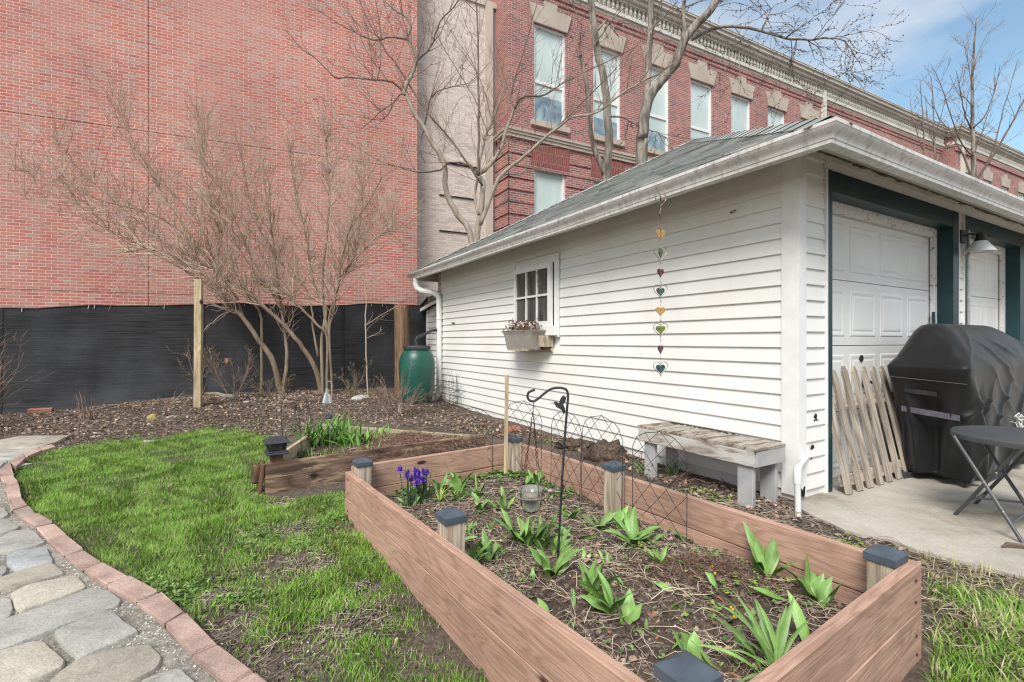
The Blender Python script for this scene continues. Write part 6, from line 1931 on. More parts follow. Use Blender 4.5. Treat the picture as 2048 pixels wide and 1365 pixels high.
def sprout(mb, p, d, L, r, lvl, rr, wob=0.16, trop=0.05, nch=(3, 5), ratio=0.55, spread=0.8, tips=None, rmin=0.0016, seg=5, sides=3):
    n = max(2, min(seg, int(L / 0.07)))
    pts, dd = wander(p, d, L, n, wob, trop, rr)
    mb.tint = rr.random()
    mb.tube(pts, [max(rmin, r * (1 - 0.75 * i / n)) for i in range(n + 1)], sides, False)
    if tips is not None: tips.append((pts, lvl))
    if lvl <= 0: return
    for k in range(rr.randint(*nch)):
        f = rr.uniform(0.2, 0.98); i = min(n - 1, int(f * n)); q = pts[i].lerp(pts[i + 1], f * n - i)
        ax = (pts[i + 1] - pts[i]).normalized()
        rnd = Vector((rr.gauss(0, 1), rr.gauss(0, 1), rr.gauss(0, 1))); rnd = (rnd - ax * rnd.dot(ax)).normalized()
        nd_ = (ax + rnd * rr.uniform(0.35, spread)).normalized()
        sprout(mb, q, nd_, L * ratio * rr.uniform(0.6, 1.25) * (1.1 - 0.4 * f), max(rmin, r * 0.55), lvl - 1, rr, wob, trop, nch, ratio, spread, tips, rmin, seg, sides)

def spline(P, k=5):
    out = []
    for i in range(len(P) - 1):
        p0, p1, p2, p3 = P[max(0, i - 1)], P[i], P[i + 1], P[min(len(P) - 1, i + 2)]
        for j in range(k):
            t = j / k
            out.append(0.5 * ((2 * p1) + (p2 - p0) * t + (2 * p0 - 5 * p1 + 4 * p2 - p3) * t * t + (3 * p1 - p0 - 3 * p2 + p3) * t ** 3))
    out.append(P[-1].copy())
    return out

def limb(mb, px, Y0, Y1, r0, r1, sides=7, ground=False, rr=None, wob=0.004, k=4):
    n = len(px)
    P = [at(x, y, Y0 + (Y1 - Y0) * i / max(1, n - 1)) for i, (x, y) in enumerate(px)]
    if ground:
        b = P[0].copy(); b.z = gh(b.x, b.y) - 0.1; P = [b] + P
    S = spline(P, k)
    if rr: S = [p + Vector((rr.gauss(0, wob), rr.gauss(0, wob), rr.gauss(0, wob))) if 0 < i < len(S) - 1 else p for i, p in enumerate(S)]
    m = len(S)
    mb.tint = 0.5 if not rr else rr.uniform(0.3, 0.7)
    rad = [r0 + (r1 - r0) * (i / (m - 1)) ** 0.8 for i in range(m)]
    if ground: rad[0] *= 1.3; rad[1] *= 1.12
    mb.tube(S, rad, sides, True)
    return S, rad

def twigs_on(mb, S, rad, rr, n, L, f0=0.2, up=0.3, lvl=1, back=True, **kw):
    m = len(S)
    for k in range(n):
        f = rr.uniform(f0, 1.0); i = min(m - 2, int(f * (m - 1)))
        ax = (S[i + 1] - S[i]).normalized()
        rnd = Vector((rr.gauss(0, 1), rr.gauss(0, 0.8), rr.gauss(0, 1))); rnd = (rnd - ax * rnd.dot(ax)).normalized()
        d = (ax * rr.uniform(0.2, 0.9) + rnd * rr.uniform(0.4, 1.0) + Vector((0, 0, up))).normalized()
        sprout(mb, S[i], d, L * rr.uniform(0.45, 1.2), min(rad[i] * 0.6, 0.007 + 0.004 * rr.random()), lvl, rr, **kw)

def buds_on(mb, tips, rr, every=0.07, r=0.012, prob=0.8):
    for pts, lvl in tips:
        for i in range(1, len(pts)):
            L = (pts[i] - pts[i - 1]).length
            for k in range(max(1, int(L / every))):
                if rr.random() > prob: continue
                p = pts[i - 1].lerp(pts[i], rr.random()); q = r * rr.uniform(0.6, 1.3)
                d = Vector((rr.gauss(0, 1), rr.gauss(0, 1), rr.gauss(0, 1))).normalized()
                u = d.orthogonal().normalized() * q * 0.6; w = d.cross(u).normalized() * q * 0.6
                c = p + d * q
                b = mb.addv([c - d * q, c + u, c + w, c - u, c - w, c + d * q])
                for t in ((0, 2, 1), (0, 3, 2), (0, 4, 3), (0, 1, 4), (5, 1, 2), (5, 2, 3), (5, 3, 4), (5, 4, 1)):
                    mb.f.append(tuple(b + i_ for i_ in t)); mb.uv.append(None)

def plant_root(name, x, y, label, cat, group=None, z=None):
    return empty(name, (x, y, gh(x, y) if z is None else z), 0, label, cat, group)
def adopt(mb, name, mat, rt, smooth='all'):
    o = Vector(rt.location); mb.v = [(v[0] - o.x, v[1] - o.y, v[2] - o.z) for v in mb.v]
    return mb.build(name, mat, rt, smooth)

# two clumps of the big multi-stemmed shrub
def big_shrub(base, Y, stems, seed, label, ntw, spray):
    rr = random.Random(seed)
    rt = plant_root('bare_shrub', at(base[0], base[1], Y).x, Y, label, 'shrub', 'big multi-stemmed shrubs by the fence')
    tr = MB(); tw = MB()
    for px, dy, r0, r1 in stems:
        S, rad = limb(tr, px, Y, Y + dy, r0, r1, 8, ground=px[0][1] > 740, rr=rr)
        n = int(ntw * (0.5 + len(px) / 10))
        twigs_on(tw, S, rad, rr, n, spray, 0.40, 0.4, 1, nch=(2, 5), wob=0.16, trop=0.05, ratio=0.6, spread=1.2, rmin=0.0024)
        # terminal sprays
        for k in range(7):
            d = (S[-1] - S[-3]).normalized() + Vector((rr.gauss(0, .35), rr.gauss(0, .35), rr.gauss(.25, .3)))
            sprout(tw, S[-1 - rr.randrange(len(S) // 3)], d, spray * rr.uniform(0.8, 1.8), r1 * 0.8, 1, rr, nch=(3, 5), wob=0.10, trop=0.06, ratio=0.45, rmin=0.0017)
        # upright suckers on the limb
        for k in range(14):
            i = rr.randrange(len(S) // 2, len(S))
            sprout(tw, S[i], Vector((rr.gauss(0, .25), rr.gauss(0, .25), 1)), spray * rr.uniform(0.6, 1.7), 0.006, 1, rr, nch=(2, 4), wob=0.10, trop=0.05, ratio=0.4, rmin=0.0018)
    adopt(tr, 'trunk', M['bark_shrub'], rt); adopt(tw, 'twigs', M['twig'], rt)
big_shrub((562, 785), 8.75, [
    ([(560, 782), (544, 719), (518, 682), (481, 630), (457, 618), (448, 597), (422, 562), (380, 530), (310, 500), (245, 505)], -0.9, 0.062, 0.010),
    ([(567, 773), (574, 730), (572, 684), (563, 621), (553, 550), (549, 503), (540, 440), (525, 350)], 0.3, 0.045, 0.010),
    ([(523, 750), (523, 667), (521, 632), (507, 607), (483, 578), (443, 550), (427, 515), (400, 450), (340, 380), (270, 300), (205, 225)], 0.2, 0.030, 0.006),
    ([(518, 682), (490, 640), (470, 590), (430, 540), (380, 480), (310, 430), (200, 400), (90, 350), (20, 340)], -0.6, 0.030, 0.005),
    ([(448, 597), (430, 540), (440, 480), (425, 420), (410, 330), (400, 270)], 0.0, 0.02, 0.005),
    ([(448, 597), (400, 560), (330, 520), (240, 470), (150, 430), (50, 395)], -0.7, 0.022, 0.004),
    ([(422, 562), (350, 500), (260, 430), (170, 350), (105, 280)], -0.3, 0.02, 0.004),
    ([(443, 550), (380, 470), (320, 380), (270, 290), (225, 195)], 0.3, 0.02, 0.004),
    ([(563, 621), (530, 560), (500, 510), (470, 440), (430, 360), (400, 310)], -0.4, 0.022, 0.006)], 31,
    'many-stemmed bare shrub right of the wooden post, its thick stems arching left over the fence', 54, 0.8)
big_shrub((650, 785), 8.85, [
    ([(640, 770), (626, 728), (598, 686), (567, 649), (532, 618), (504, 592), (462, 562), (422, 538), (380, 515), (300, 470), (210, 440), (120, 390)], -0.9, 0.055, 0.007),
    ([(645, 773), (644, 675), (652, 621), (633, 585), (621, 538), (612, 470), (590, 390), (580, 300)], 0.2, 0.040, 0.008),
    ([(654, 773), (654, 675), (633, 649), (596, 611), (575, 592), (544, 578), (521, 560), (480, 500), (440, 430), (400, 380)], -0.3, 0.032, 0.007),
    ([(636, 714), (626, 656), (624, 621), (612, 578), (600, 564), (568, 531), (530, 480), (500, 400), (480, 300)], 0.3, 0.022, 0.006),
    ([(659, 690), (659, 632), (671, 592), (682, 557), (708, 515), (715, 480), (725, 400), (720, 330)], -0.2, 0.026, 0.006),
    ([(664, 773), (659, 668), (668, 621), (680, 540), (700, 460), (740, 400), (765, 350)], -0.4, 0.028, 0.006),
    ([(655, 675), (645, 560), (658, 420), (655, 330), (645, 255)], 0.5, 0.030, 0.012),
    ([(671, 592), (690, 540), (730, 500), (760, 470), (790, 462)], -0.5, 0.018, 0.005)], 32,
    'second many-stemmed bare shrub, beside the pale stone, with stems close together at the base', 48, 0.8)

# pruned tree behind the far garage corner
def corner_tree():
    rr = random.Random(5); Y = 10.6
    rt = plant_root('bare_tree', at(950, 480, Y).x, Y, 'bare forked tree with pale bark behind the far end of the garage roof', 'tree')
    tr = MB(); br = MB(); tw = MB()
    main = [
        ([(945, 495), (915, 430), (893, 390), (890, 340), (880, 310), (862, 285), (848, 255), (830, 230), (815, 195), (808, 185), (815, 165), (828, 140), (833, 118), (825, 90), (815, 75), (822, 55), (812, 35), (790, 20), (770, 0), (750, -40)], -0.8, 0.072, 0.016, 1),
        ([(952, 495), (960, 430), (966, 370), (957, 350), (975, 335), (1000, 300), (1012, 262), (1030, 217), (1052, 185)], 0.3, 0.08, 0.026, 1),
        ([(960, 450), (985, 385), (1003, 350), (1040, 320), (1080, 285), (1110, 260), (1145, 235), (1195, 225), (1240, 190), (1290, 160), (1330, 145)], -0.9, 0.05, 0.012, 0),
        ([(958, 430), (950, 390), (965, 300), (980, 250), (1000, 200), (1010, 160)], 0.8, 0.035, 0.012, 0)]
    side = [
        ([(1030, 217), (1045, 195), (1090, 190), (1130, 165), (1200, 130), (1270, 95)], -0.3, 0.03, 0.007),
        ([(957, 352), (958, 250), (957, 150), (955, 50), (950, -30)], 0.1, 0.03, 0.012),
        ([(957, 350), (940, 332), (900, 325), (880, 340), (840, 345), (800, 335), (765, 325), (720, 300), (690, 280)], -0.5, 0.026, 0.005),
        ([(965, 372), (930, 320), (890, 265), (850, 220), (800, 140), (770, 100), (735, 40), (715, -10)], -0.6, 0.026, 0.008),
        ([(848, 255), (856, 220), (865, 190), (900, 175), (940, 165), (980, 125)], 0.1, 0.022, 0.004),
        ([(832, 122), (860, 95), (880, 45), (915, 5), (930, -15)], -0.1, 0.025, 0.007),
        ([(812, 190), (785, 165), (745, 160), (705, 155), (670, 155), (640, 125), (600, 95), (570, 60)], -0.3, 0.026, 0.005),
        ([(745, 160), (742, 120), (735, 60), (728, 20)], 0.1, 0.012, 0.004), ([(755, 160), (762, 110), (758, 50), (750, -5)], -0.2, 0.012, 0.004),
        ([(815, 80), (780, 75), (745, 80), (700, 60), (650, 30), (610, 5)], 0.2, 0.022, 0.005),
        ([(808, 185), (790, 200), (775, 230), (750, 240), (715, 228)], -0.3, 0.018, 0.004), ([(788, 205), (760, 225), (720, 260), (690, 270)], -0.2, 0.012, 0.003),
        ([(1030, 217), (1022, 190), (1045, 110), (1065, 40), (1080, -20)], 0.2, 0.022, 0.007),
        ([(1080, 285), (1130, 240), (1180, 190), (1230, 140), (1300, 60)], 0.3, 0.018, 0.005),
        ([(1195, 225), (1215, 180), (1245, 140), (1270, 80)], 0.1, 0.012, 0.004),
        ([(848, 255), (840, 290), (835, 300), (880, 310), (890, 280), (893, 240)], 0, 0.012, 0.003),
        ([(975, 270), (950, 200), (920, 150), (890, 100), (865, 50), (850, 0)], 0.4, 0.012, 0.004),
        ([(1000, 300), (985, 240), (960, 160), (935, 110), (900, 60)], 0.3, 0.012, 0.004),
        ([(1003, 350), (1050, 345), (1100, 325), (1140, 300)], -0.4, 0.012, 0.003)]
    for px, dy, r0, r1, g in main:
        S, rad = limb(tr, px, Y, Y + dy, r0, r1, 9, ground=bool(g), rr=rr, wob=0.006)
        twigs_on(tw, S, rad, rr, 22, 1.1, 0.35, 0.5, 1, nch=(2, 4), wob=0.10, trop=0.06, ratio=0.5, rmin=0.0022, sides=4)
    for px, dy, r0, r1 in side:
        S, rad = limb(br, px, Y - 0.1, Y + dy, r0, r1, 6, rr=rr, wob=0.006)
        twigs_on(tw, S, rad, rr, 16, 1.1, 0.15, 0.55, 1, nch=(1, 4), wob=0.11, trop=0.06, ratio=0.5, rmin=0.0022, sides=4)
    adopt(tr, 'trunk', M['bark_pale'], rt); adopt(br, 'branches', M['twig_dark'], rt); adopt(tw, 'twigs', M['twig_red'], rt)
corner_tree()

def maple(label, Y, main, side, seed, droop):
    rr = random.Random(seed)
    rt = plant_root('bare_maple', at(main[0][0][0][0], 600, Y).x, Y, label, 'tree')
    tr = MB(); br = MB(); tw = MB(); bd = MB(); tips = []
    for px, dy, r0, r1, g in main:
        S, rad = limb(tr, px, Y, Y + dy, r0, r1, 11, ground=bool(g), rr=rr, wob=0.008)
        twigs_on(tw, S, rad, rr, droop, 0.9, 0.5, 0.1, 1, nch=(2, 3), wob=0.2, trop=0.0, ratio=0.5, tips=tips, rmin=0.003, sides=4)
    for px, dy, r0, r1, n in side:
        S, rad = limb(br, px, Y, Y + dy, r0, r1, 7, rr=rr, wob=0.008)
        twigs_on(tw, S, rad, rr, n, 1.0, 0.25, -0.25, 1, nch=(2, 4), wob=0.22, trop=-0.02, ratio=0.55, tips=tips, rmin=0.003, sides=4)
        tips.append((S[len(S) // 2:], 0))
    buds_on(bd, tips, rr, 0.10, 0.020, 0.55)
    adopt(tr, 'trunk', M['bark_maple'], rt); adopt(br, 'branches', M['bark_maple'], rt); adopt(tw, 'twigs', M['twig_dark'], rt); adopt(bd, 'buds', M['bud'], rt)['kind'] = 'stuff'
maple('grey barked tree with two slim trunks behind the garage roof, left of the thicker one', 12.2,
      [([(1214, 360), (1218, 295), (1215, 231), (1206, 154), (1193, 90), (1188, 51), (1182, 0), (1176, -40)], 0.2, 0.115, 0.075, 1),
       ([(1210, 350), (1191, 302), (1180, 256), (1175, 180), (1165, 128), (1160, 110)], -0.3, 0.075, 0.04, 0)],
      [([(1197, 60), (1215, 40), (1225, 60), (1238, 75)], 0.2, 0.03, 0.008, 4), ([(1221, 233), (1250, 237), (1275, 252)], 0.3, 0.03, 0.012, 3), ([(1190, 90), (1225, 40), (1260, 5), (1290, -20)], 0.5, 0.02, 0.008, 5),
       ([(1165, 128), (1150, 90), (1155, 40), (1140, 0)], 0.4, 0.02, 0.006, 6)], 8, 5)
maple('thick grey tree behind the garage roof with long budded branch reaching into the sky', 12.6,
      [([(1283, 335), (1286, 269), (1291, 218), (1304, 185), (1329, 154), (1350, 128), (1370, 80), (1391, 51), (1416, 26), (1434, 0), (1455, -35)], -0.4, 0.165, 0.085, 1),
       ([(1291, 212), (1296, 154), (1300, 77), (1301, 26), (1303, -30)], 0.4, 0.09, 0.07, 0),
       ([(1366, 85), (1368, 50), (1367, 20), (1372, -30)], 0.2, 0.06, 0.045, 0)],
      [([(1384, 80), (1425, 58), (1468, 53), (1523, 62), (1570, 76), (1616, 80), (1659, 76), (1690, 84), (1708, 115), (1704, 145), (1728, 178)], -1.0, 0.05, 0.006, 34),
       ([(1299, 60), (1340, 25), (1390, 8), (1430, -10)], 0.4, 0.022, 0.01, 5),
       ([(1500, 0), (1530, 25), (1535, 55), (1560, 90), (1590, 110)], -0.6, 0.015, 0.005, 12), ([(1659, 76), (1700, 70), (1740, 62), (1780, 75)], -0.6, 0.012, 0.004, 10),
       ([(1616, 80), (1640, 100), (1650, 130), (1680, 150)], -0.6, 0.012, 0.004, 9), ([(1523, 62), (1540, 20), (1520, -10)], -0.4, 0.014, 0.006, 8),
       ([(1570, 76), (1620, 40), (1650, 20), (1670, 0)], -0.4, 0.012, 0.004, 10), ([(1468, 53), (1500, 90), (1560, 130), (1600, 170), (1620, 190)], -0.6, 0.012, 0.004, 9),
       ([(1390, 75), (1410, 90), (1445, 110), (1450, 150)], -0.3, 0.014, 0.005, 8), ([(1295, 260), (1320, 268), (1345, 290)], -0.4, 0.02, 0.006, 6),
       ([(1430, 60), (1470, 100), (1480, 150), (1475, 190)], -0.3, 0.012, 0.004, 8)], 9, 6)

def right_tree(label, Y, main, side, seed, n, L):
    rr = random.Random(seed)
    rt = plant_root('bare_tree', at(main[0][0][0][0], 600, Y).x, Y, label, 'tree')
    tr = MB(); br = MB(); tw = MB()
    for px, dy, r0, r1, g in main:
        S, rad = limb(tr, px, Y, Y + dy, r0, r1, 8, ground=bool(g), rr=rr, wob=0.006)
        twigs_on(tw, S, rad, rr, n, L, 0.4, 0.35, 1, nch=(2, 4), wob=0.08, trop=0.03, ratio=0.45, rmin=0.0035, sides=4)
    for px, dy, r0, r1 in side:
        S, rad = limb(br, px, Y, Y + dy, r0, r1, 6, rr=rr, wob=0.006)
        twigs_on(tw, S, rad, rr, n, L, 0.2, 0.35, 1, nch=(2, 4), wob=0.08, trop=0.03, ratio=0.45, rmin=0.0035, sides=4)
    adopt(tr, 'trunk', M['bark_maple'], rt); adopt(br, 'branches', M['twig_dark'], rt); adopt(tw, 'twigs', M['twig_red'], rt)
right_tree('bare upright tree standing against the sky behind the right end of the garage', 17.0,
           [([(1950, 420), (1948, 360), (1947, 300), (1945, 230), (1945, 150), (1948, 90), (1953, 35)], 0.2, 0.12, 0.012, 1)],
           [([(1951, 362), (1970, 335), (1990, 305), (2012, 268), (2035, 225), (2060, 180), (2085, 140)], -0.5, 0.05, 0.010),
            ([(1975, 325), (1992, 280), (2005, 225), (2020, 175), (2035, 120)], 0.6, 0.03, 0.006),
            ([(1944, 360), (1928, 315), (1912, 285), (1900, 262), (1880, 240), (1862, 200)], 0.5, 0.04, 0.008),
            ([(1945, 312), (1925, 290), (1908, 250), (1893, 205), (1880, 165), (1862, 130)], -0.5, 0.03, 0.006),
            ([(1948, 255), (1968, 235), (1978, 215), (1992, 170), (2000, 130)], 0.5, 0.03, 0.006),
            ([(1942, 258), (1928, 225), (1920, 180), (1912, 140)], -0.4, 0.03, 0.006),
            ([(1946, 215), (1930, 195), (1918, 190), (1900, 150)], 0.3, 0.022, 0.005), ([(1950, 305), (1962, 270), (1975, 230), (1988, 200)], 0.6, 0.022, 0.005),
            ([(1946, 150), (1955, 110), (1980, 60)], 0.3, 0.018, 0.005), ([(1945, 180), (1935, 120), (1925, 80)], 0.3, 0.018, 0.005)], 17, 9, 0.95)
right_tree('slim cluster of bare saplings left of the upright tree behind the garage roof', 18.5,
           [([(1870, 340), (1868, 270), (1866, 200), (1862, 150)], 0.2, 0.05, 0.008, 1), ([(1848, 325), (1846, 250), (1842, 190), (1840, 160)], -0.3, 0.04, 0.007, 1)],
           [([(1868, 275), (1880, 240), (1890, 205), (1905, 190)], 0.2, 0.02, 0.005), ([(1868, 290), (1855, 240), (1850, 190)], 0.2, 0.02, 0.005), ([(1872, 335), (1890, 300), (1915, 270), (1925, 235)], -0.4, 0.025, 0.005),
            ([(1846, 300), (1832, 260), (1822, 215), (1820, 180)], 0.3, 0.02, 0.004)], 18, 7, 0.8)

def small_shrub(name, base, Y, n, L, label, seed, mat='twig', r=0.006, up=1.0, spread=0.7, leaves=None, lvl=2, nch=(3, 5), lean=(0, 0, 0), wob=0.12, cat='shrub', rmin=0.0015, trop=0.04, leafr=0.013, lprob=0.5):
    rr = random.Random(seed)
    p = at(base[0], base[1], Y); p.z = gh(p.x, p.y)
    rt = plant_root(name, p.x, p.y, label, cat)
    tw = MB(); tips = []
    for k in range(n):
        d = Vector((rr.gauss(0, spread), rr.gauss(0, spread), up)) + Vector(lean)
        q = p + Vector((rr.gauss(0, .03), rr.gauss(0, .03), -0.02))
        sprout(tw, q, d, L * rr.uniform(0.6, 1.15), r * rr.uniform(0.7, 1.1), lvl, rr, nch=nch, wob=wob, trop=trop, ratio=0.5, tips=tips, rmin=rmin, seg=7, sides=4)
    adopt(tw, 'stems', M[mat], rt)
    if leaves:
        bd = MB()
        buds_on(bd, [t for t in tips if t[1] < 2], rr, 0.05, leafr, lprob)
        adopt(bd, 'young_leaves', M[leaves], rt)
small_shrub('budding_shrub', (470, 785), 8.35, 6, 1.0, 'leggy shrub with tiny green buds just right of the wooden post', 41, 'twig_red', 0.006, 1.0, 0.55, 'bud_green', nch=(4, 7), lean=(-0.35, 0, 0), lprob=0.28)
small_shrub('budding_shrub', (400, 770), 8.55, 6, 0.9, 'arching budded shrub directly behind the wooden post', 42, 'twig_red', 0.007, 1.0, 0.55, 'bud_green', nch=(3, 6), lean=(-0.3, 0, 0), lprob=0.3)
small_shrub('budding_shrub', (700, 780), 8.75, 6, 0.6, 'small green-budded shrub between the stemmed shrubs and the sapling', 43, 'twig_red', 0.007, 1.0, 0.75, 'bud_green', nch=(4, 6), lprob=0.35)
small_shrub('budding_shrub', (540, 780), 8.6, 7, 0.5, 'low shrub with green leaf buds at the foot of the left multi-stemmed shrub', 44, 'twig_red', 0.006, 0.9, 0.9, 'bud_green', nch=(3, 6), lprob=0.4)
small_shrub('twiggy_shrub', (797, 832), 7.45, 13, 0.62, 'grey twiggy shrub standing in front of the green barrel', 45, 'twig_red', 0.008, 1.0, 0.75, None, nch=(4, 7), wob=0.16)
small_shrub('twiggy_shrub', (755, 800), 8.3, 9, 0.5, 'low twiggy bush left of the green barrel', 46, 'twig_red', 0.006, 0.8, 0.9, 'bud_green', nch=(3, 6), lprob=0.3)
small_shrub('cut_shrub', (172, 850), 6.7, 8, 0.40, 'low cut-back shrub with bare upright stems on the mulch at the left', 47, 'twig_red', 0.009, 1.0, 0.35, None, lvl=0, wob=0.06)
small_shrub('cut_shrub', (195, 846), 6.75, 4, 0.30, 'three thin upright stems right of the low cut-back shrub', 48, 'twig_red', 0.007, 1.0, 0.15, None, lvl=0, wob=0.06)
small_shrub('cut_shrub', (335, 818), 7.5, 6, 0.30, 'tiny bare shrub with spreading stems left of the wooden post', 49, 'twig', 0.006, 0.8, 0.5, None, lvl=1, nch=(1, 2))
small_shrub('bare_shrub', (-75, 850), 6.3, 16, 1.25, 'bare twigs of a shrub poking in from the left edge before the fence', 50, 'twig_red', 0.009, 0.9, 0.45, None, nch=(3, 5), lean=(0.42, 0, 0.1), wob=0.13)
def sapling():
    rr = random.Random(3); Y = 8.8
    rt = plant_root('sapling', at(733, 780, Y).x, Y, 'single thin bare sapling in front of the fence left of the cut trunk', 'tree')
    tr = MB(); tw = MB()
    S, rad = limb(tr, [(735, 780), (734, 740), (732, 690), (731, 640), (733, 600), (728, 565), (738, 530)], Y, Y, 0.016, 0.006, 7, True, rr)
    twigs_on(tw, S, rad, rr, 14, 0.5, 0.45, 0.2, 1, nch=(2, 4), wob=0.12)
    S2, r2 = limb(tr, [(734, 650), (760, 632), (790, 615), (800, 610)], Y, Y - 0.2, 0.007, 0.003, 5, False, rr)
    twigs_on(tw, S2, r2, rr, 6, 0.3, 0.3, 0.2, 0)
    adopt(tr, 'trunk', M['twig'], rt); adopt(tw, 'twigs', M['twig'], rt)
sapling()

# ------------------------------------------------------------------ leafy plants
def leaf(mb, p, az, L, w, el, curl, rr, fold=0.35, n=7, twist=0.0, tipw=0.0, wave=0.0):
    """a strap or tulip leaf: centre line rising at el and bending over by curl, folded along the midrib"""
    rows = []
    q = p.copy(); e = el
    side = Vector((-math.sin(az), math.cos(az), 0))
    for i in range(n + 1):
        f = i / n
        d = Vector((math.cos(az) * math.cos(e), math.sin(az) * math.cos(e), math.sin(e)))
        nrm = side.cross(d).normalized()
        s_ = (side * math.cos(twist * f) + nrm * math.sin(twist * f))
        nn = s_.cross(d).normalized()
        if nn.z < 0 and False: nn = -nn
        ww = w * 0.5 * ((0.45 + 0.55 * sm(f, 0, 0.42)) * (1 - max(0, (f - 0.42) / 0.58) ** 1.8) if f < 1 else 0.02)
        wv = wave * math.sin(f * 7 + az)
        fo = fold * (1 - 0.5 * f)
        rows.append([q + s_ * ww + nn * (-ww * fo * -1 + wv * ww), q + s_ * ww * 0.5 + nn * ww * fo * 0.35, q, q - s_ * ww * 0.5 + nn * ww * fo * 0.35, q - s_ * ww + nn * (ww * fo - wv * ww)])
        q = q + d * (L / n); e -= curl / n
    mb.grid(rows)

def tulip(px, py, label, n=4, L=0.17, w=0.05, seed=0, el=(55, 80), curl=0.7, lean=None, z=None, name='tulip_plant', cat='plant', group='tulip plants in the raised bed', mat='tulip', spread=0.012, az=None):
    rr = random.Random(seed * 7 + 1)
    p = on(px, py, 0.11)
    zz = bedz(p.x, p.y) if z is None else z
    mb = MB()
    n = n + 2 if n > 3 else n
    for k in range(n):
        a = (az if az is not None else rr.random() * 6.28) + k * 6.28 / n + rr.gauss(0, 0.35)
        if lean is not None: a = lean + rr.gauss(0, 0.5)
        mb.tint = rr.uniform(0.2, 0.8)
        leaf(mb, Vector((rr.gauss(0, spread), rr.gauss(0, spread), -0.012)), a, L * 1.05 * rr.uniform(0.65, 1.15), w * 0.82 * rr.uniform(0.65, 1.15), R(rr.uniform(*el)), curl * rr.uniform(0.4, 1.3), rr, 0.45, 8, rr.gauss(0, 0.8), wave=rr.uniform(0, 0.45))
    o = mb.build(name, M[mat], smooth='all'); o.location = (p.x, p.y, zz)
    return tag(o, label, cat, group)
TU = [
 (905, 1108, 5, 0.17, 0.050, 'tulip leaves growing right beside the capped post of the near-left board'),
 (944, 1124, 5, 0.15, 0.052, 'spreading tulip leaves against the near-left board, two clumps from the capped post'),
 (978, 1117, 4, 0.13, 0.050, 'compact upright tulip leaves just beyond the spreading clump by the near-left board'),
 (985, 1153, 1, 0.15, 0.065, 'single broad wavy tulip leaf by the near-left board'),
 (937, 1064, 5, 0.09, 0.018, 'small tuft of narrow tulip leaves behind the capped post of the near-left board'),
 (982, 1058, 3, 0.06, 0.014, 'tiny tulip sprout between the narrow tuft and the big clump'),
 (1036, 1085, 6, 0.19, 0.046, 'left clump of the big tulip group under the bird feeder'),
 (1054, 1088, 5, 0.20, 0.048, 'middle clump of the big tulip group under the bird feeder'),
 (1079, 1091, 5, 0.19, 0.048, 'right clump of the big tulip group under the bird feeder'),
 (1110, 1106, 4, 0.14, 0.040, 'tulip leaves directly behind the hook pole'),
 (1108, 1152, 6, 0.17, 0.048, 'tulip leaves wrapped around the foot of the hook pole'),
 (1150, 1073, 2, 0.18, 0.050, 'two long tulip leaves lying over, right of the hook pole'),
 (1141, 1038, 4, 0.12, 0.034, 'thin tulip leaves in dry stalks beyond the hook pole'),
 (1200, 1058, 3, 0.14, 0.045, 'arching tulip leaf and shoots left of the middle post'),
 (1237, 1054, 4, 0.15, 0.046, 'tulip leaves at the foot of the middle post'),
 (1265, 1088, 11, 0.17, 0.048, 'large dense rosette of tulip leaves below the middle post'),
 (1183, 1190, 8, 0.15, 0.048, 'bushy upright tulip clump in the centre of the bed'),
 (1220, 1228, 5, 0.20, 0.056, 'widely spread tulip clump with one leaf flopping left'),
 (1260, 1247, 3, 0.14, 0.058, 'short broad-leaved tulip right of the flopping clump'),
 (1098, 1240, 1, 0.11, 0.050, 'lone tulip leaf nearest the edge of the near-left board'),
 (1317, 1136, 4, 0.09, 0.040, 'small tulip clump at the edge of the matted root heap'),
 (1367, 1082, 1, 0.10, 0.050, 'single upright tulip leaf against the far-right board'),
 (1307, 1086, 2, 0.10, 0.032, 'small pair of tulip leaves right of the large rosette'),
 (1530, 1153, 8, 0.23, 0.060, 'tallest tulip clump, against the right-hand board'),
 (1596, 1204, 1, 0.20, 0.042, 'one long tulip blade leaning between the two tall clumps'),
 (1634, 1207, 6, 0.18, 0.060, 'broad tulip clump near the right corner post'),
 (1374, 1198, 1, 0.17, 0.046, 'tulip blade lying flat on the soil before the root heap'),
 (1440, 1194, 1, 0.08, 0.050, 'small rounded tulip leaf beside the yellow flowers'),
 (1385, 1312, 3, 0.13, 0.062, 'curly tulip leaves behind the nearest capped post, left one'),
 (1438, 1336, 1, 0.16, 0.066, 'single wide wavy tulip leaf behind the nearest capped post'),
 (1618, 1302, 3, 0.17, 0.060, 'tall pair of tulip leaves against the front board'),
 (917, 980, 4, 0.19, 0.070, 'big broad tulip leaves right of the purple irises'),
 (885, 985, 3, 0.14, 0.045, 'tulip leaves between the irises and the broad-leaved clump'),
 (963, 1018, 3, 0.13, 0.040, 'tulip leaf cup in the grassy patch near the back board'),
 (1006, 1015, 4, 0.14, 0.044, 'upright tulip leaves left of the bird feeder'),
 (1050, 977, 3, 0.13, 0.046, 'tulip leaves behind the bird feeder near the back corner post'),
 (1070, 968, 4, 0.12, 0.046, 'bright tulip leaves closest to the back corner post'),
 (818, 1012, 2, 0.13, 0.036, 'upright leaf pair by the left corner post, before the irises'),
]
for i, (px, py, n, L, w, lab) in enumerate(TU):
    if py < 1112 and n > 2: n, L = n + 2, L * 1.06
    flat = 'flat' in lab or 'lying' in lab or 'leaning' in lab
    tulip(px, py, lab, n, L, w, i + 3, el=(15, 30) if flat else ((58, 84) if n < 9 else (35, 82)), curl=0.2 if flat else 1.05, az=2.7 if flat else None, lean=2.7 if n == 1 and not flat else None)

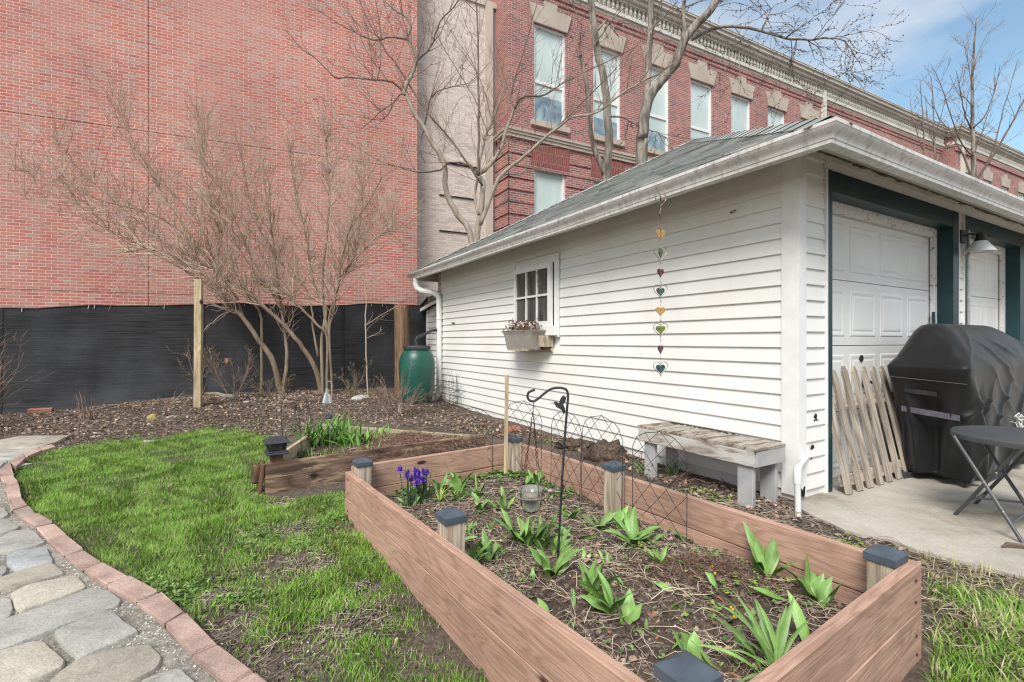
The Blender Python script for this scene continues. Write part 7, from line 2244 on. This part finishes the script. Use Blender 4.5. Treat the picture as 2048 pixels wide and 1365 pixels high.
SH = [(1010, 1040), (1165, 1118), (1290, 1150), (1345, 1215), (1500, 1240), (1310, 1255), (1150, 1215), (1060, 1165), (1215, 1130), (1420, 1140), (1090, 1000), (1180, 1010), (950, 1060), (1130, 985), (1660, 1165), (1480, 1290), (1330, 1290), (1010, 1110), (900, 1040), (1250, 1180)]
for i, (px, py) in enumerate(SH):
    tulip(px, py, 'young tulip shoot of two or three short leaves among the straw', 2 + i % 2, 0.07, 0.026, 200 + i, el=(50, 82), name='tulip_shoot', group='young tulip shoots in the raised bed')

def strap_clump(p, label, n, L, w, seed, mat='daylily', name='strap_leaf_clump', spread=0.05, el=(55, 88), curl=1.3, z=None, cat='plant', group=None):
    rr = random.Random(seed); mb = MB()
    for k in range(n):
        mb.tint = rr.random()
        a = rr.random() * 6.28
        leaf(mb, Vector((rr.gauss(0, spread), rr.gauss(0, spread), -0.01)), a, L * rr.uniform(0.55, 1.15), w * rr.uniform(0.7, 1.2), R(rr.uniform(*el)), curl * rr.uniform(0.3, 1.4), rr, 0.5, 7)
    o = mb.build(name, M[mat], smooth='all'); o.location = p
    return tag(o, label, cat, group)
q = on(1556, 1352, 0.11); strap_clump((q.x, q.y, bedz(q.x, q.y)), 'large clump of long pale green strap leaves by the front board', 26, 0.24, 0.022, 61, 'tulip', spread=0.02, el=(35, 85), curl=1.1)
for i, (px, py, n, L, w, mt, lab) in enumerate((
    (620, 893, 60, 0.36, 0.018, 'daylily', 'tall clump of bright strap leaves at the left end of the older bed'),
    (668, 886, 75, 0.38, 0.018, 'daylily', 'tallest thick clump of strap leaves around the grey solar stake'),
    (700, 893, 40, 0.34, 0.022, 'daylily', 'drooping strap leaf clump right of the grey solar stake'),
    (728, 900, 14, 0.22, 0.038, 'tulip', 'broad upright iris-like leaves before the strap leaves'),
    (748, 885, 30, 0.22, 0.016, 'daylily', 'stiff dark green tuft against the back board of the older bed'),
    (652, 918, 45, 0.13, 0.010, 'yellowgreen', 'low yellow-green tuft in the older bed'),
    (608, 912, 22, 0.12, 0.018, 'weed', 'low dark leaves in the left corner of the older bed'),
    (742, 915, 10, 0.2, 0.034, 'tulip', 'fan of flat blue-green leaves at the middle of the older bed'))):
    q = on(px, py, 0.11); strap_clump((q.x, q.y, 0.10), lab, n, L, w, 70 + i, mt, spread=0.06 if n > 20 else 0.03, curl=1.3 if mt == 'daylily' else 0.5)
for i, (px, py, lab) in enumerate(((880, 1006, 'grassy light green tuft just right of the iris flowers'), (912, 1000, 'thin grassy tuft below the broad tulip leaves'), (958, 992, 'reddish-tipped grassy tuft near the back board'))):
    q = on(px, py, 0.11); strap_clump((q.x, q.y, bedz(q.x, q.y)), lab, 20, 0.15, 0.011, 90 + i, 'yellowgreen' if i == 0 else 'daylily', name='grassy_tuft', spread=0.025, el=(40, 80), curl=1.0)
for i, (px, py, lab) in enumerate(((1295, 950, 'green strap leaf tuft under the left end of the bench'), (1350, 950, 'grassy tuft between the left bench legs'))):
    q = on(px, py, 0.0); strap_clump((q.x, q.y, 0), lab, 22, 0.17, 0.014, 95 + i, 'daylily', name='grassy_tuft', spread=0.04)

def iris(px, py, label, n, seed):
    rr = random.Random(seed); p = on(px, py, 0.11)
    rt = empty('iris_clump', (p.x, p.y, bedz(p.x, p.y)), 0, label, 'flowers', 'purple iris clumps')
    st = MB()
    for k in range(n * 3):
        st.tint = rr.random()
        a = Vector((rr.gauss(0, .03), rr.gauss(0, .03), -0.02)); b_ = a + Vector((rr.gauss(0, .03), rr.gauss(0, .03), rr.uniform(0.10, 0.22)))
        st.tube([a, a.lerp(b_, 0.6) + Vector((rr.gauss(0, .004), 0, 0)), b_], [0.0035, 0.003, 0.0008], 4)
    st.build('leaves', M['iris_leaf'], rt)
    for k in range(n):
        h = rr.uniform(0.13, 0.20); x, y = rr.gauss(0, 0.038), rr.gauss(0, 0.038)
        s_ = MB(); s_.tube([(x * 0.4, y * 0.4, -0.01), (x * 0.8, y * 0.8, h * 0.6), (x, y, h)], 0.0035, 5); s_.build('stem', M['iris_leaf'], rt)
        f = MB(); c = Vector((x, y, h)); a0 = rr.random() * 6
        for j in range(3):
            leaf(f, c, a0 + j * 2.094, 0.048, 0.024, R(78), 0.25, rr, 0.4, 4)
            leaf(f, c, a0 + 1.05 + j * 2.094, 0.05, 0.022, R(62), 2.6, rr, 0.3, 5)
        f.build('flower', M['iris_petal'], rt)
iris(818, 1012, 'left clump of purple dwarf iris flowers in the raised bed corner', 6, 4)
iris(849, 1000, 'right taller clump of purple dwarf iris flowers with more blooms', 7, 5)

# ------------------------------------------------------------------ loose cover: grass, litter, straw, weeds, gravel
LAWN_PX = [(20, 925), (60, 922), (110, 903), (185, 888), (250, 880), (330, 876), (420, 858), (470, 858), (520, 872), (560, 878), (545, 930), (527, 960), (530, 1000), (610, 1000), (695, 985), (702, 1045), (740, 1090), (830, 1200), (920, 1320), (985, 1400), (1010, 1450), (760, 1700), (640, 1560), (575, 1415), (512, 1352), (433, 1287), (372, 1226), (320, 1184), (259, 1152), (205, 1124), (166, 1100), (133, 1071), (108, 1046), (74, 1026), (56, 1011), (43, 995), (40, 977), (35, 963), (26, 951)]
LAWN = [(p.x, p.y) for p in (on(x, y, 0.0) for x, y in LAWN_PX)]
EXCL = [INB, [(p.x, p.y) for p in (BL, BF, BR_, BB)], [(C1.x, C1.y), (C2.x, C2.y), (C3.x, C3.y)], PATH, [(p[0], p[1]) for p in PADP] + [(7.5, 1.2), (14, 5), gl(7.5, .6), gl(0.12, .6)],
        [gl(-0.03, -0.05), gl(-0.03, GT + 1.2), gl(6, GT), gl(6, -0.05)]]
def blocked(x, y): return any(inpoly(x, y, e) for e in EXCL)
def expand(P, m):
    c = sum((Vector(p) for p in P), Vector((0, 0))) / len(P)
    return [tuple(Vector(p) + (Vector(p) - c).normalized() * m) for p in P]

BARE = [(on(x, y), r) for x, y, r in ((575, 1130, .22), (600, 1060, .13), (470, 1245, .15), (440, 1290, .12), (590, 1310, .22), (700, 1250, .14), (880, 1290, .22), (800, 1215, .12), (640, 1130, .12), (690, 1060, .14), (560, 1010, .10), (520, 1345, .14), (740, 1180, .10), (430, 1195, .06))]
LUSH = [(on(x, y), r) for x, y, r in ((760, 1130, .25), (690, 1190, .25), (650, 1270, .2), (820, 1200, .2), (560, 1240, .15), (800, 1340, .2), (740, 1060, .1))]
def lawn_density(x, y):
    d = 1.0
    n = mnoise.noise(Vector((x * 2.6, y * 2.6, 1))) + 0.5 * mnoise.noise(Vector((x * 7, y * 7, 5)))
    d *= 0.98 + 0.42 * n
    p = Vector((x, y, 0))
    for c, r in LUSH:
        d += 0.4 * math.exp(-((p - c).length / r) ** 2)
    for c, r in BARE:
        q = (p - c).length / (r * 0.92)
        d *= 1 - 0.97 * math.exp(-q ** 4) * (0.8 + 0.5 * mnoise.noise(Vector((x * 15, y * 15, 3))))
    return d

def blades(name, pts, mat, label=None, kind='stuff', h=(0.025, 0.055), w=0.0032, seed=1, tint=None, flat=0.0):
    """pts: list of (x, y, z, scale, tint, wscale); a real little bent blade at each"""
    rs = np.random.RandomState(seed); n = len(pts)
    A = np.array([p[:3] for p in pts]); sc = np.array([p[3] for p in pts]); ti = np.array([p[4] for p in pts])
    az = np.where(rs.uniform(0, 1, n) < 0.55, np.sin(A[:, 0] * 9 + 2 * np.sin(A[:, 1] * 7)) * 2.5 + np.cos(A[:, 1] * 11) * 1.5 + rs.normal(0, 0.5, n), rs.uniform(0, 2 * np.pi, n)); H = rs.uniform(h[0], h[1], n) * sc; le = rs.uniform(0.1, 1.1, n) + flat; face = az + rs.normal(0, 0.5, n)
    W_ = w * rs.uniform(0.7, 1.3, n) * (0.6 + 0.4 * sc)
    dx, dy = np.cos(az), np.sin(az); sx, sy = -np.sin(face), np.cos(face)
    V = np.zeros((n, 5, 3))
    for k, (f, ww) in enumerate(((0, 1), (0.55, 0.85), (1.0, 0.0))):
        off = le * H * f ** 1.7; zz = H * f * (1 - 0.28 * np.clip(le, 0, 1.6) * f)
        cx, cy, cz = A[:, 0] + dx * off, A[:, 1] + dy * off, A[:, 2] + zz - 0.004
        if k < 2:
            V[:, 2 * k] = np.stack([cx + sx * W_ * ww / 2, cy + sy * W_ * ww / 2, cz], 1); V[:, 2 * k + 1] = np.stack([cx - sx * W_ * ww / 2, cy - sy * W_ * ww / 2, cz], 1)
        else: V[:, 4] = np.stack([cx, cy, cz], 1)
    me = bpy.data.meshes.new(name)
    me.vertices.add(n * 5); me.vertices.foreach_set('co', V.reshape(-1).astype(np.float32))
    base = np.arange(n) * 5
    lo = np.stack([base, base + 1, base + 3, base + 2, base + 2, base + 3, base + 4], 1).reshape(-1)
    me.loops.add(n * 7); me.loops.foreach_set('vertex_index', lo.astype(np.int32))
    me.polygons.add(n * 2)
    st = np.stack([np.arange(n) * 7, np.arange(n) * 7 + 4], 1).reshape(-1)
    me.polygons.foreach_set('loop_start', st.astype(np.int32))
    try: me.polygons.foreach_set('loop_total', np.tile([4, 3], n).astype(np.int32))
    except Exception: pass
    me.update(calc_edges=True); me.validate()
    a = me.attributes.new('tint', 'FLOAT', 'POINT'); a.data.foreach_set('value', np.repeat(ti, 5).astype(np.float32))
    me.materials.append(mat)
    o = bpy.data.objects.new(name, me); COL.objects.link(o)
    tag(o, label, None, None, kind); return o

def gen_lawn():
    rr = random.Random(77); pts = []
    xs = [p[0] for p in LAWN]; ys = [p[1] for p in LAWN]
    x0, x1, y0, y1 = min(xs), max(xs), max(0.7, min(ys)), max(ys)
    N = int((x1 - x0) * (y1 - y0) * 21000)
    for i in range(N):
        x, y = rr.uniform(x0, x1), rr.uniform(y0, y1)
        if y > 3.2 and rr.random() > (3.2 / y) ** 1.1: continue
        jx, jy = x + rr.gauss(0, 0.03), y + rr.gauss(0, 0.03)
        if not inpoly(jx, jy, LAWN): continue
        d = lawn_density(x, y)
        if rr.random() > d: continue
        if inpoly(x, y, EXCL[1]) or inpoly(x, y, EXCL[2]): continue
        pn = mnoise.noise(Vector((x * 1.7, y * 1.7, 8)))
        dry = 0.16 + 0.15 * max(0, mnoise.noise(Vector((x * 3.1, y * 3.1, 2)))) + (0.25 if d < 0.5 else 0)
        t = rr.uniform(0.85, 1.0) if rr.random() < dry else min(0.78, max(0, rr.gauss(0.40 + 0.3 * pn, 0.17)))
        s = 0.75 + 0.5 * max(0, d - 0.6) + 0.35 * pn
        pts.append((x, y, gh(x, y) + 0.004, max(0.45, s) * (1.0 + max(0, y - 3) * 0.06), t))
    blades('grass', pts, M['grass'], 'green spring lawn with dry blades and bare patches', h=(0.017, 0.042), w=0.0027, seed=2)
    return len(pts)
gen_lawn()

def gen_right_grass():
    rr = random.Random(78); pts = []; dead = []
    reg = [(p.x, p.y) for p in (on(x, y) for x, y in ((1845, 1105), (1930, 1132), (2048, 1162), (2300, 1230), (2300, 1700), (1800, 1700), (1866, 1330)))]
    tufts = [(on(x, y), r) for x, y, r in ((1875, 1190, .11), (1990, 1215, .15), (2040, 1230, .1), (1940, 1285, .08), (2010, 1320, .18), (1930, 1345, .12), (2100, 1300, .2), (1900, 1400, .15), (2050, 1420, .25))]
    xs = [p[0] for p in reg]; ys = [p[1] for p in reg]
    for i in range(int((max(xs) - min(xs)) * (max(ys) - min(ys)) * 12000)):
        x, y = rr.uniform(min(xs), max(xs)), rr.uniform(min(ys), max(ys))
        if not inpoly(x, y, reg) or blocked(x, y): continue
        t = sum(math.exp(-((Vector((x, y, 0)) - c).length / r) ** 2) for c, r in tufts)
        yfar = sm(y, 1.9, 2.2)
        if rr.random() < min(1, max(0, t - 0.25) * 0.8) * 0.8:
            pts.append((x, y, gh(x, y), rr.uniform(0.8, 1.5), rr.uniform(0.1, 0.75) if rr.random() < 0.8 else rr.uniform(.85, 1)))
        elif rr.random() < 0.30 * (1 - 0.6 * yfar): dead.append((x, y, gh(x, y) + 0.003, rr.uniform(0.8, 1.7), rr.uniform(0.9, 1.0)))
    blades('grass', pts + dead, M['grass'], 'patchy grass and dry straw right of the raised bed', h=(0.03, 0.07), w=0.0036, seed=5, flat=0.15)
    st = []
gen_right_grass()

def strands(name, gen, mat, label, n, L=(0.06, 0.22), r=0.0016, seed=1, lift=0.008, curl=0.35):
    rr = random.Random(seed); mb = MB(); k = 0; tries = 0
    while k < n and tries < n * 30:
        tries += 1
        q = gen(rr)
        if q is None: continue
        x, y, z = q; a = rr.random() * 6.28; Ln = rr.uniform(*L); m = max(3, int(Ln / 0.03)); m = min(m, 6)
        pts = []; da = rr.gauss(0, curl)
        e = rr.gauss(0.0, 0.12)
        for i in range(m + 1):
            pts.append(Vector((x, y, z + lift * rr.uniform(0.1, 1.0) + max(0, e) * Ln * math.sin(math.pi * i / m))))
            x += math.cos(a) * Ln / m; y += math.sin(a) * Ln / m; a += da + rr.gauss(0, 0.15)
        mb.tint = rr.random()
        rr_ = r * rr.uniform(0.5, 1.6)
        mb.tube(pts, [rr_] * m + [rr_ * 0.5], 3, False); k += 1
    o = mb.build(name, mat, smooth='all'); tag(o, label, None, None, 'stuff'); return o

def flakes(name, gen, mat, label, n, size=(0.006, 0.02), seed=1, curl=0.5, thick=0.0, asp=0.6):
    rr = random.Random(seed); mb = MB(); k = 0; tries = 0
    while k < n and tries < n * 30:
        tries += 1
        q = gen(rr)
        if q is None: continue
        c = Vector(q); s_ = rr.uniform(*size); mb.tint = rr.random()
        Rm = Matrix.Rotation(rr.random() * 6.28, 3, 'Z') @ Matrix.Rotation(rr.gauss(0, 0.4), 3, 'X') @ Matrix.Rotation(rr.gauss(0, 0.4), 3, 'Y')
        w = s_ * asp * rr.uniform(0.6, 1.3); cu = s_ * curl * rr.uniform(-0.3, 1)
        if thick:
            P = [(-s_, -w * .4, 0), (-s_ * .3, -w, 0), (s_ * .7, -w * .7, 0), (s_, w * .2, 0), (s_ * .3, w, 0), (-s_ * .7, w * .8, 0)]
            mb.prism([c + Rm @ Vector(p) for p in P], Rm @ Vector((0, 0, s_ * thick)))
        else:
            P = [(-s_, 0, cu), (-s_ * .4, -w, 0), (s_ * .4, -w * .8, 0.2 * cu), (s_, 0, cu), (s_ * .4, w * .9, 0.1 * cu), (-s_ * .4, w, 0.3 * cu)]
            Q = [c + Rm @ Vector(p) + Vector((0, 0, s_ * 0.25)) for p in P]
            mb.face([Q[0], Q[1], Q[5]]); mb.face([Q[1], Q[2], Q[4], Q[5]]); mb.face([Q[2], Q[3], Q[4]])
        k += 1
    o = mb.build(name, mat); tag(o, label, None, None, 'stuff'); return o

BEDX = [(p.x, p.y) for p in (BL + (-_e - _dn) * 0.13, BB + (_e - _dn) * 0.13, BR_ + (_e + _dn) * 0.13, BF + (-_e + _dn) * 0.13)]
INB2 = [(p.x, p.y) for p in (BB - _e * 0.1 + _dn * 0.1, BL + _e * 0.1 + _dn * 0.1, BF + _e * 0.1 - _dn * 0.1, BR_ - _e * 0.1 - _dn * 0.1)]
INB3 = [(p.x, p.y) for p in (BB - _e * 0.3 + _dn * 0.3, BL + _e * 0.3 + _dn * 0.3, BF + _e * 0.3 - _dn * 0.3, BR_ - _e * 0.3 - _dn * 0.3)]
def in_bed2(rr):
    q = in_bed_patchy(rr)
    return q if q and inpoly(q[0], q[1], INB2) else None
def in_bed3(rr):
    q = in_bed(rr)
    return q if q and inpoly(q[0], q[1], INB3) else None
def in_bed(rr):
    u, v = rr.random(), rr.random()
    p = BL.lerp(BF, u).lerp(BB.lerp(BR_, u), v)
    if not inpoly(p.x, p.y, INB): return None
    return (p.x, p.y, bedz(p.x, p.y))
def in_bed_patchy(rr):
    q = in_bed(rr)
    if q is None: return None
    if mnoise.noise(Vector((q[0] * 3, q[1] * 3, 6))) + rr.gauss(0.1, 0.3) < 0: return None
    return q
strands('dead_stalks', in_bed2, M['straw'], 'pale dead stalks and straw scattered over the raised bed soil', 1900, (0.03, 0.17), 0.0012, 3, 0.012)
strands('dead_stalks', in_bed3, M['straw'], 'longer bleached stems lying on the raised bed soil', 26, (0.15, 0.4), 0.0016, 4, 0.02, 0.2)
flakes('bark_mulch', in_bed, M['bark_chip'], 'dark crumbs and bark bits on the raised bed soil', 9000, (0.003, 0.013), 5, 0.3, 0.4)
flakes('leaf_litter', in_bed_patchy, M['leaf_litter'], 'brown leaf scraps on the raised bed soil', 900, (0.008, 0.022), 6, 0.8)
flakes('terracotta_chips', in_bed, M['pink_chip'], 'terracotta coloured chips on the raised bed soil', 130, (0.006, 0.018), 7, 0.3, 0.35)
flakes('white_flecks', in_bed, M['white_chip'], 'white perlite flecks and pale bits in the raised bed soil', 900, (0.0015, 0.0045), 8, 0.3, 0.6)
def root_heap():
    rr = random.Random(4); mb = MB()
    for k in range(2600):
        a = rr.random() * 6.28; q = abs(rr.gauss(0, 0.13))
        x, y = 0.86 + q * 1.4 * math.cos(a + 0.4), 2.13 + q * 0.8 * math.sin(a)
        if not inpoly(x, y, INB): continue
        p = Vector((x, y, bedz(x, y) + rr.uniform(0, 0.012))); pts = [p]
        for i in range(4): p = p + Vector((rr.gauss(0, .012), rr.gauss(0, .012), rr.gauss(0.0, .006))); pts.append(p)
        mb.tint = rr.random(); mb.tube(pts, 0.0011, 3, False)
    tag(mb.build('matted_roots', M['root_hair'], smooth='all'), 'matted brown root fibres on a low heap in the raised bed', None, None, 'stuff')
root_heap()

def weeds(name, spots, mat, label, n, size, seed, zf=None, gen=None):
    rr = random.Random(seed); mb = MB()
    for k in range(n):
        if gen:
            q = gen(rr)
            if q is None: continue
            x, y, z = q
        else:
            c, r = rr.choice(spots); x, y = c.x + rr.gauss(0, r), c.y + rr.gauss(0, r * 0.8)
            z = zf(x, y) if zf else gh(x, y)
        if not gen and not zf and blocked(x, y): continue
        mb.tint = rr.random()
        nl = rr.randint(3, 6); a0 = rr.random() * 6; h = rr.uniform(0.004, 0.03)
        for j in range(nl):
            s_ = size * rr.uniform(0.6, 1.3); a = a0 + j * 6.28 / nl + rr.gauss(0, .3)
            c = Vector((x + math.cos(a) * s_, y + math.sin(a) * s_, z + h + rr.gauss(0, .003)))
            d = Vector((math.cos(a), math.sin(a), rr.gauss(0.1, .3))) * s_; u = Vector((-math.sin(a), math.cos(a), rr.gauss(0, .2))) * s_ * 0.75
            mb.face([c - d, c - d * 0.2 - u, c + d * 0.6 - u * 0.7, c + d, c + d * 0.6 + u * 0.7, c - d * 0.2 + u])
    tag(mb.build(name, mat), label, None, None, 'stuff')
S_ = lambda L, z=0.11: [(on(x, y, z), r) for x, y, r in L]
weeds('low_weeds', S_([(960, 953, .10), (1000, 950, .07), (1085, 960, .10), (1040, 950, .08), (905, 960, .08), (850, 980, .10), (1110, 985, .08), (820, 985, .05)]), M['weed'], 'low clover-like weeds along the back of the raised bed', 700, 0.009, 5, bedz)
weeds('low_weeds', None, M['weed'], 'tiny green seedlings dotted over the raised bed', 900, 0.006, 6, None, in_bed_patchy)
weeds('low_weeds', S_([(1270, 1100, .03), (1290, 1105, .03), (1190, 1205, .03), (1590, 1170, .05), (1400, 1230, .06), (1440, 1215, .05), (1500, 1185, .04)]), M['yellowgreen'], 'small light green weed rosettes in the raised bed', 70, 0.008, 7, bedz)
weeds('low_weeds', [(on(x, y), r) for x, y, r in ((300, 1165, .09), (330, 1185, .08), (370, 1200, .06), (420, 1170, .08), (560, 1090, .1), (500, 1080, .1), (650, 1060, .08), (620, 1100, .08), (690, 1040, .05), (745, 1125, .04), (1000, 1340, .05), (660, 1000, .06), (480, 1200, .05))], M['weed'], 'patches of creeping green weeds in the lawn', 520, 0.0075, 8)
weeds('low_weeds', [(og(x, y), r) for x, y, r in ((210, 880, .12), (270, 872, .1), (420, 845, .08), (500, 850, .12), (880, 850, .25), (950, 865, .2), (860, 822, .08), (560, 795, .1), (700, 790, .15), (1180, 900, .1), (1100, 885, .12), (1390, 985, .06), (1440, 1000, .06), (1700, 1095, .05))], M['yellowgreen'], 'scattered pale green weeds on the bare soil', 420, 0.008, 9)
yf = MB(); rr_ = random.Random(2)
for (x, y) in ((1418, 1150), (1412, 1147), (1425, 1158), (1430, 1168), (1422, 1143), (1462, 1215), (1466, 1220), (1468, 1232)):
    c = on(x, y, 0.13); yf.blob((c.x, c.y, bedz(c.x, c.y) + 0.015), 0.006, seed=x, n=6, m=4)
M['yellow_petal'] = mat_noise('yellow_petal', [(0.3, (0.55, 0.33, 0.02)), (0.7, (0.7, 0.5, 0.04))], 30)
tag(yf.build('yellow_flowers', M['yellow_petal']), 'tiny yellow flowers dotted beside the root heap', None, None, 'stuff')

# mulch strip between lawn and fence, and along the garage wall
MUL = [(p.x, p.y) for p in (og(x, y) for x, y in ((-120, 872), (0, 872), (140, 872), (30, 925), (110, 905), (185, 890), (330, 880), (420, 862), (520, 876), (565, 880), (640, 845), (700, 842), (800, 852), (960, 870), (1010, 880), (1060, 870), (1300, 960), (1480, 1040), (1600, 1045), (1600, 1015), (1240, 905), (960, 838), (880, 802), (700, 780), (560, 782), (400, 788), (300, 796), (0, 831), (-120, 845)))]
def in_mulch(rr):
    xs = [-8.5, 2.2]; ys = [2.6, 9.9]
    x, y = rr.uniform(*xs), rr.uniform(*ys)
    if y > 5 and rr.random() > 0.75: return None
    if not inpoly(x, y, MUL) or blocked(x, y): return None
    return (x, y, gh(x, y) + 0.006)
def in_mulch_leafy(rr):
    q = in_mulch(rr)
    if q is None: return None
    p = Vector((q[0], q[1])) - F0; d = p.dot(FN); a = p.dot(FD)
    k = 0.25 + 0.6 * (1 - sm(d, 0.3, 2.0)) * sm(a, 2.5, 4.0) + 0.4 * mnoise.noise(Vector((q[0] * 1.2, q[1] * 1.2, 3)))
    return q if rr.random() < k else None
flakes('bark_mulch', in_mulch, M['bark_chip'], 'dark bark mulch covering the strip below the fence', 24000, (0.004, 0.015), 15, 0.3, 0.35)
flakes('leaf_litter', in_mulch_leafy, M['leaf_litter'], 'fallen brown leaves covering the soil under the shrubs', 8500, (0.009, 0.028), 16, 0.8)
strands('fallen_twigs', in_mulch, M['twig_red'], 'fallen twigs and stalks over the mulch strip', 900, (0.06, 0.4), 0.0026, 17, 0.02, 0.2)
flakes('white_flecks', in_mulch, M['white_chip'], 'small pale stones and bits among the mulch', 260, (0.006, 0.02), 18, 0.3, 0.5)
def in_lawnlitter(rr):
    x, y = rr.uniform(-4.2, 0.4), rr.uniform(1.0, 5.4)
    if not inpoly(x, y, LAWN) or inpoly(x, y, EXCL[1]) or inpoly(x, y, EXCL[2]): return None
    return (x, y, gh(x, y) + 0.006)
def in_bare(rr):
    c, r = rr.choice(BARE); x, y = c.x + rr.gauss(0, r * 0.7), c.y + rr.gauss(0, r * 0.7)
    if not inpoly(x, y, LAWN) or inpoly(x, y, BEDX): return None
    return (x, y, gh(x, y) + 0.004)
strands('dead_stalks', in_bare, M['straw'], 'dry straw on the bare patches of the lawn', 420, (0.03, 0.10), 0.0009, 19, 0.012)
flakes('white_flecks', in_bare, M['white_chip'], 'pale grit on the bare lawn patches', 260, (0.002, 0.006), 20, 0.3, 0.6)
flakes('bark_mulch', in_bare, M['bark_chip'], 'dark crumbs on the bare lawn patches', 2200, (0.003, 0.010), 21, 0.3, 0.5)
flakes('leaf_litter', in_lawnlitter, M['leaf_litter'], 'a few brown leaf scraps on the lawn', 90, (0.008, 0.022), 22, 0.8)
def in_right(rr):
    x, y = rr.uniform(0.6, 4.2), rr.uniform(0.9, 3.6)
    if blocked(x, y) or inpoly(x, y, BEDX): return None
    if (Vector((x, y)) - GC).dot(Vector((GD.y, -GD.x))) > 1.4 and y > 2.2: return None
    return (x, y, gh(x, y) + 0.005)
strands('dead_stalks', in_right, M['straw'], 'dry grass stalks on the ground between bed and patio', 2600, (0.04, 0.16), 0.0012, 23, 0.012)
flakes('bark_mulch', in_right, M['bark_chip'], 'dark mulch crumbs between bed and patio', 3500, (0.004, 0.016), 24, 0.3, 0.4)
flakes('leaf_litter', in_right, M['leaf_litter'], 'brown leaf scraps between bed and patio', 420, (0.008, 0.028), 25, 0.8)
def in_oldbed(rr):
    a, b = rr.random(), rr.random()
    if a + b > 1: a, b = 1 - a, 1 - b
    p = C1 + (C2 - C1) * a + (C3 - C1) * b
    return (p.x, p.y, 0.10 + 0.025 * mnoise.noise(Vector((p.x * 6, p.y * 6, 2))))
def in_oldbed_right(rr):
    q = in_oldbed(rr)
    if q[0] < -1.25 + rr.gauss(0, .1): return None
    return (q[0], q[1], q[2] + rr.uniform(0, 0.07))
strands('dead_stalks', in_oldbed_right, M['root_hair'], 'tangled mass of dead brown stems in the right part of the older bed', 2600, (0.06, 0.22), 0.0020, 26, 0.03, 0.5)
strands('dead_stalks', in_oldbed, M['straw'], 'dry stalks over the older bed', 350, (0.05, 0.2), 0.0016, 27, 0.015)

def in_path(rr):
    x, y = rr.uniform(-4.6, -0.4), rr.uniform(0.7, 4.6)
    if y > 2.6 and rr.random() > 0.5: return None
    if not inpoly(x, y, PATH): return None
    return (x, y, 0.026)
def gravel():
    rr = random.Random(9); mb = MB(); k = 0
    stones = [o for o in bpy.data.objects if o.name.startswith('stepping_stone')]
    polys = []
    for pp, mt, lab in ST: polys.append(expand([(p.x, p.y) for p in (on(x, y, 0.042) for x, y in pp)], 0.004))
    while k < 24000:
        q = in_path(rr)
        if q is None: continue
        if any(inpoly(q[0], q[1], P) for P in polys): continue
        k += 1
        r = rr.uniform(0.002, 0.0065); mb.tint = rr.random()
        c = Vector(q) + Vector((0, 0, r * 0.2)); u = [Vector((rr.gauss(0, 1), rr.gauss(0, 1), rr.gauss(0, .6))) for _ in range(3)]
        Rm = Matrix.Rotation(rr.random() * 6.28, 3, 'Z')
        s_ = (r * rr.uniform(.8, 1.4), r * rr.uniform(.6, 1.1), r * rr.uniform(.5, .9))
        V = [c + Rm @ Vector((x * s_[0] * rr.uniform(.7, 1.2), y * s_[1] * rr.uniform(.7, 1.2), z * s_[2])) for x, y, z in ((1, 0, 0), (0, 1, 0), (-1, 0, 0), (0, -1, 0), (.2, .1, 1), (0.1, -.1, -1))]
        b = mb.addv(V)
        for t in ((0, 1, 4), (1, 2, 4), (2, 3, 4), (3, 0, 4), (1, 0, 5), (2, 1, 5), (3, 2, 5), (0, 3, 5)):
            mb.f.append(tuple(b + i for i in t)); mb.uv.append(None)
    tag(mb.build('gravel', M['pebble']), 'pale grey crushed gravel between the flagstones', None, None, 'stuff')
gravel()
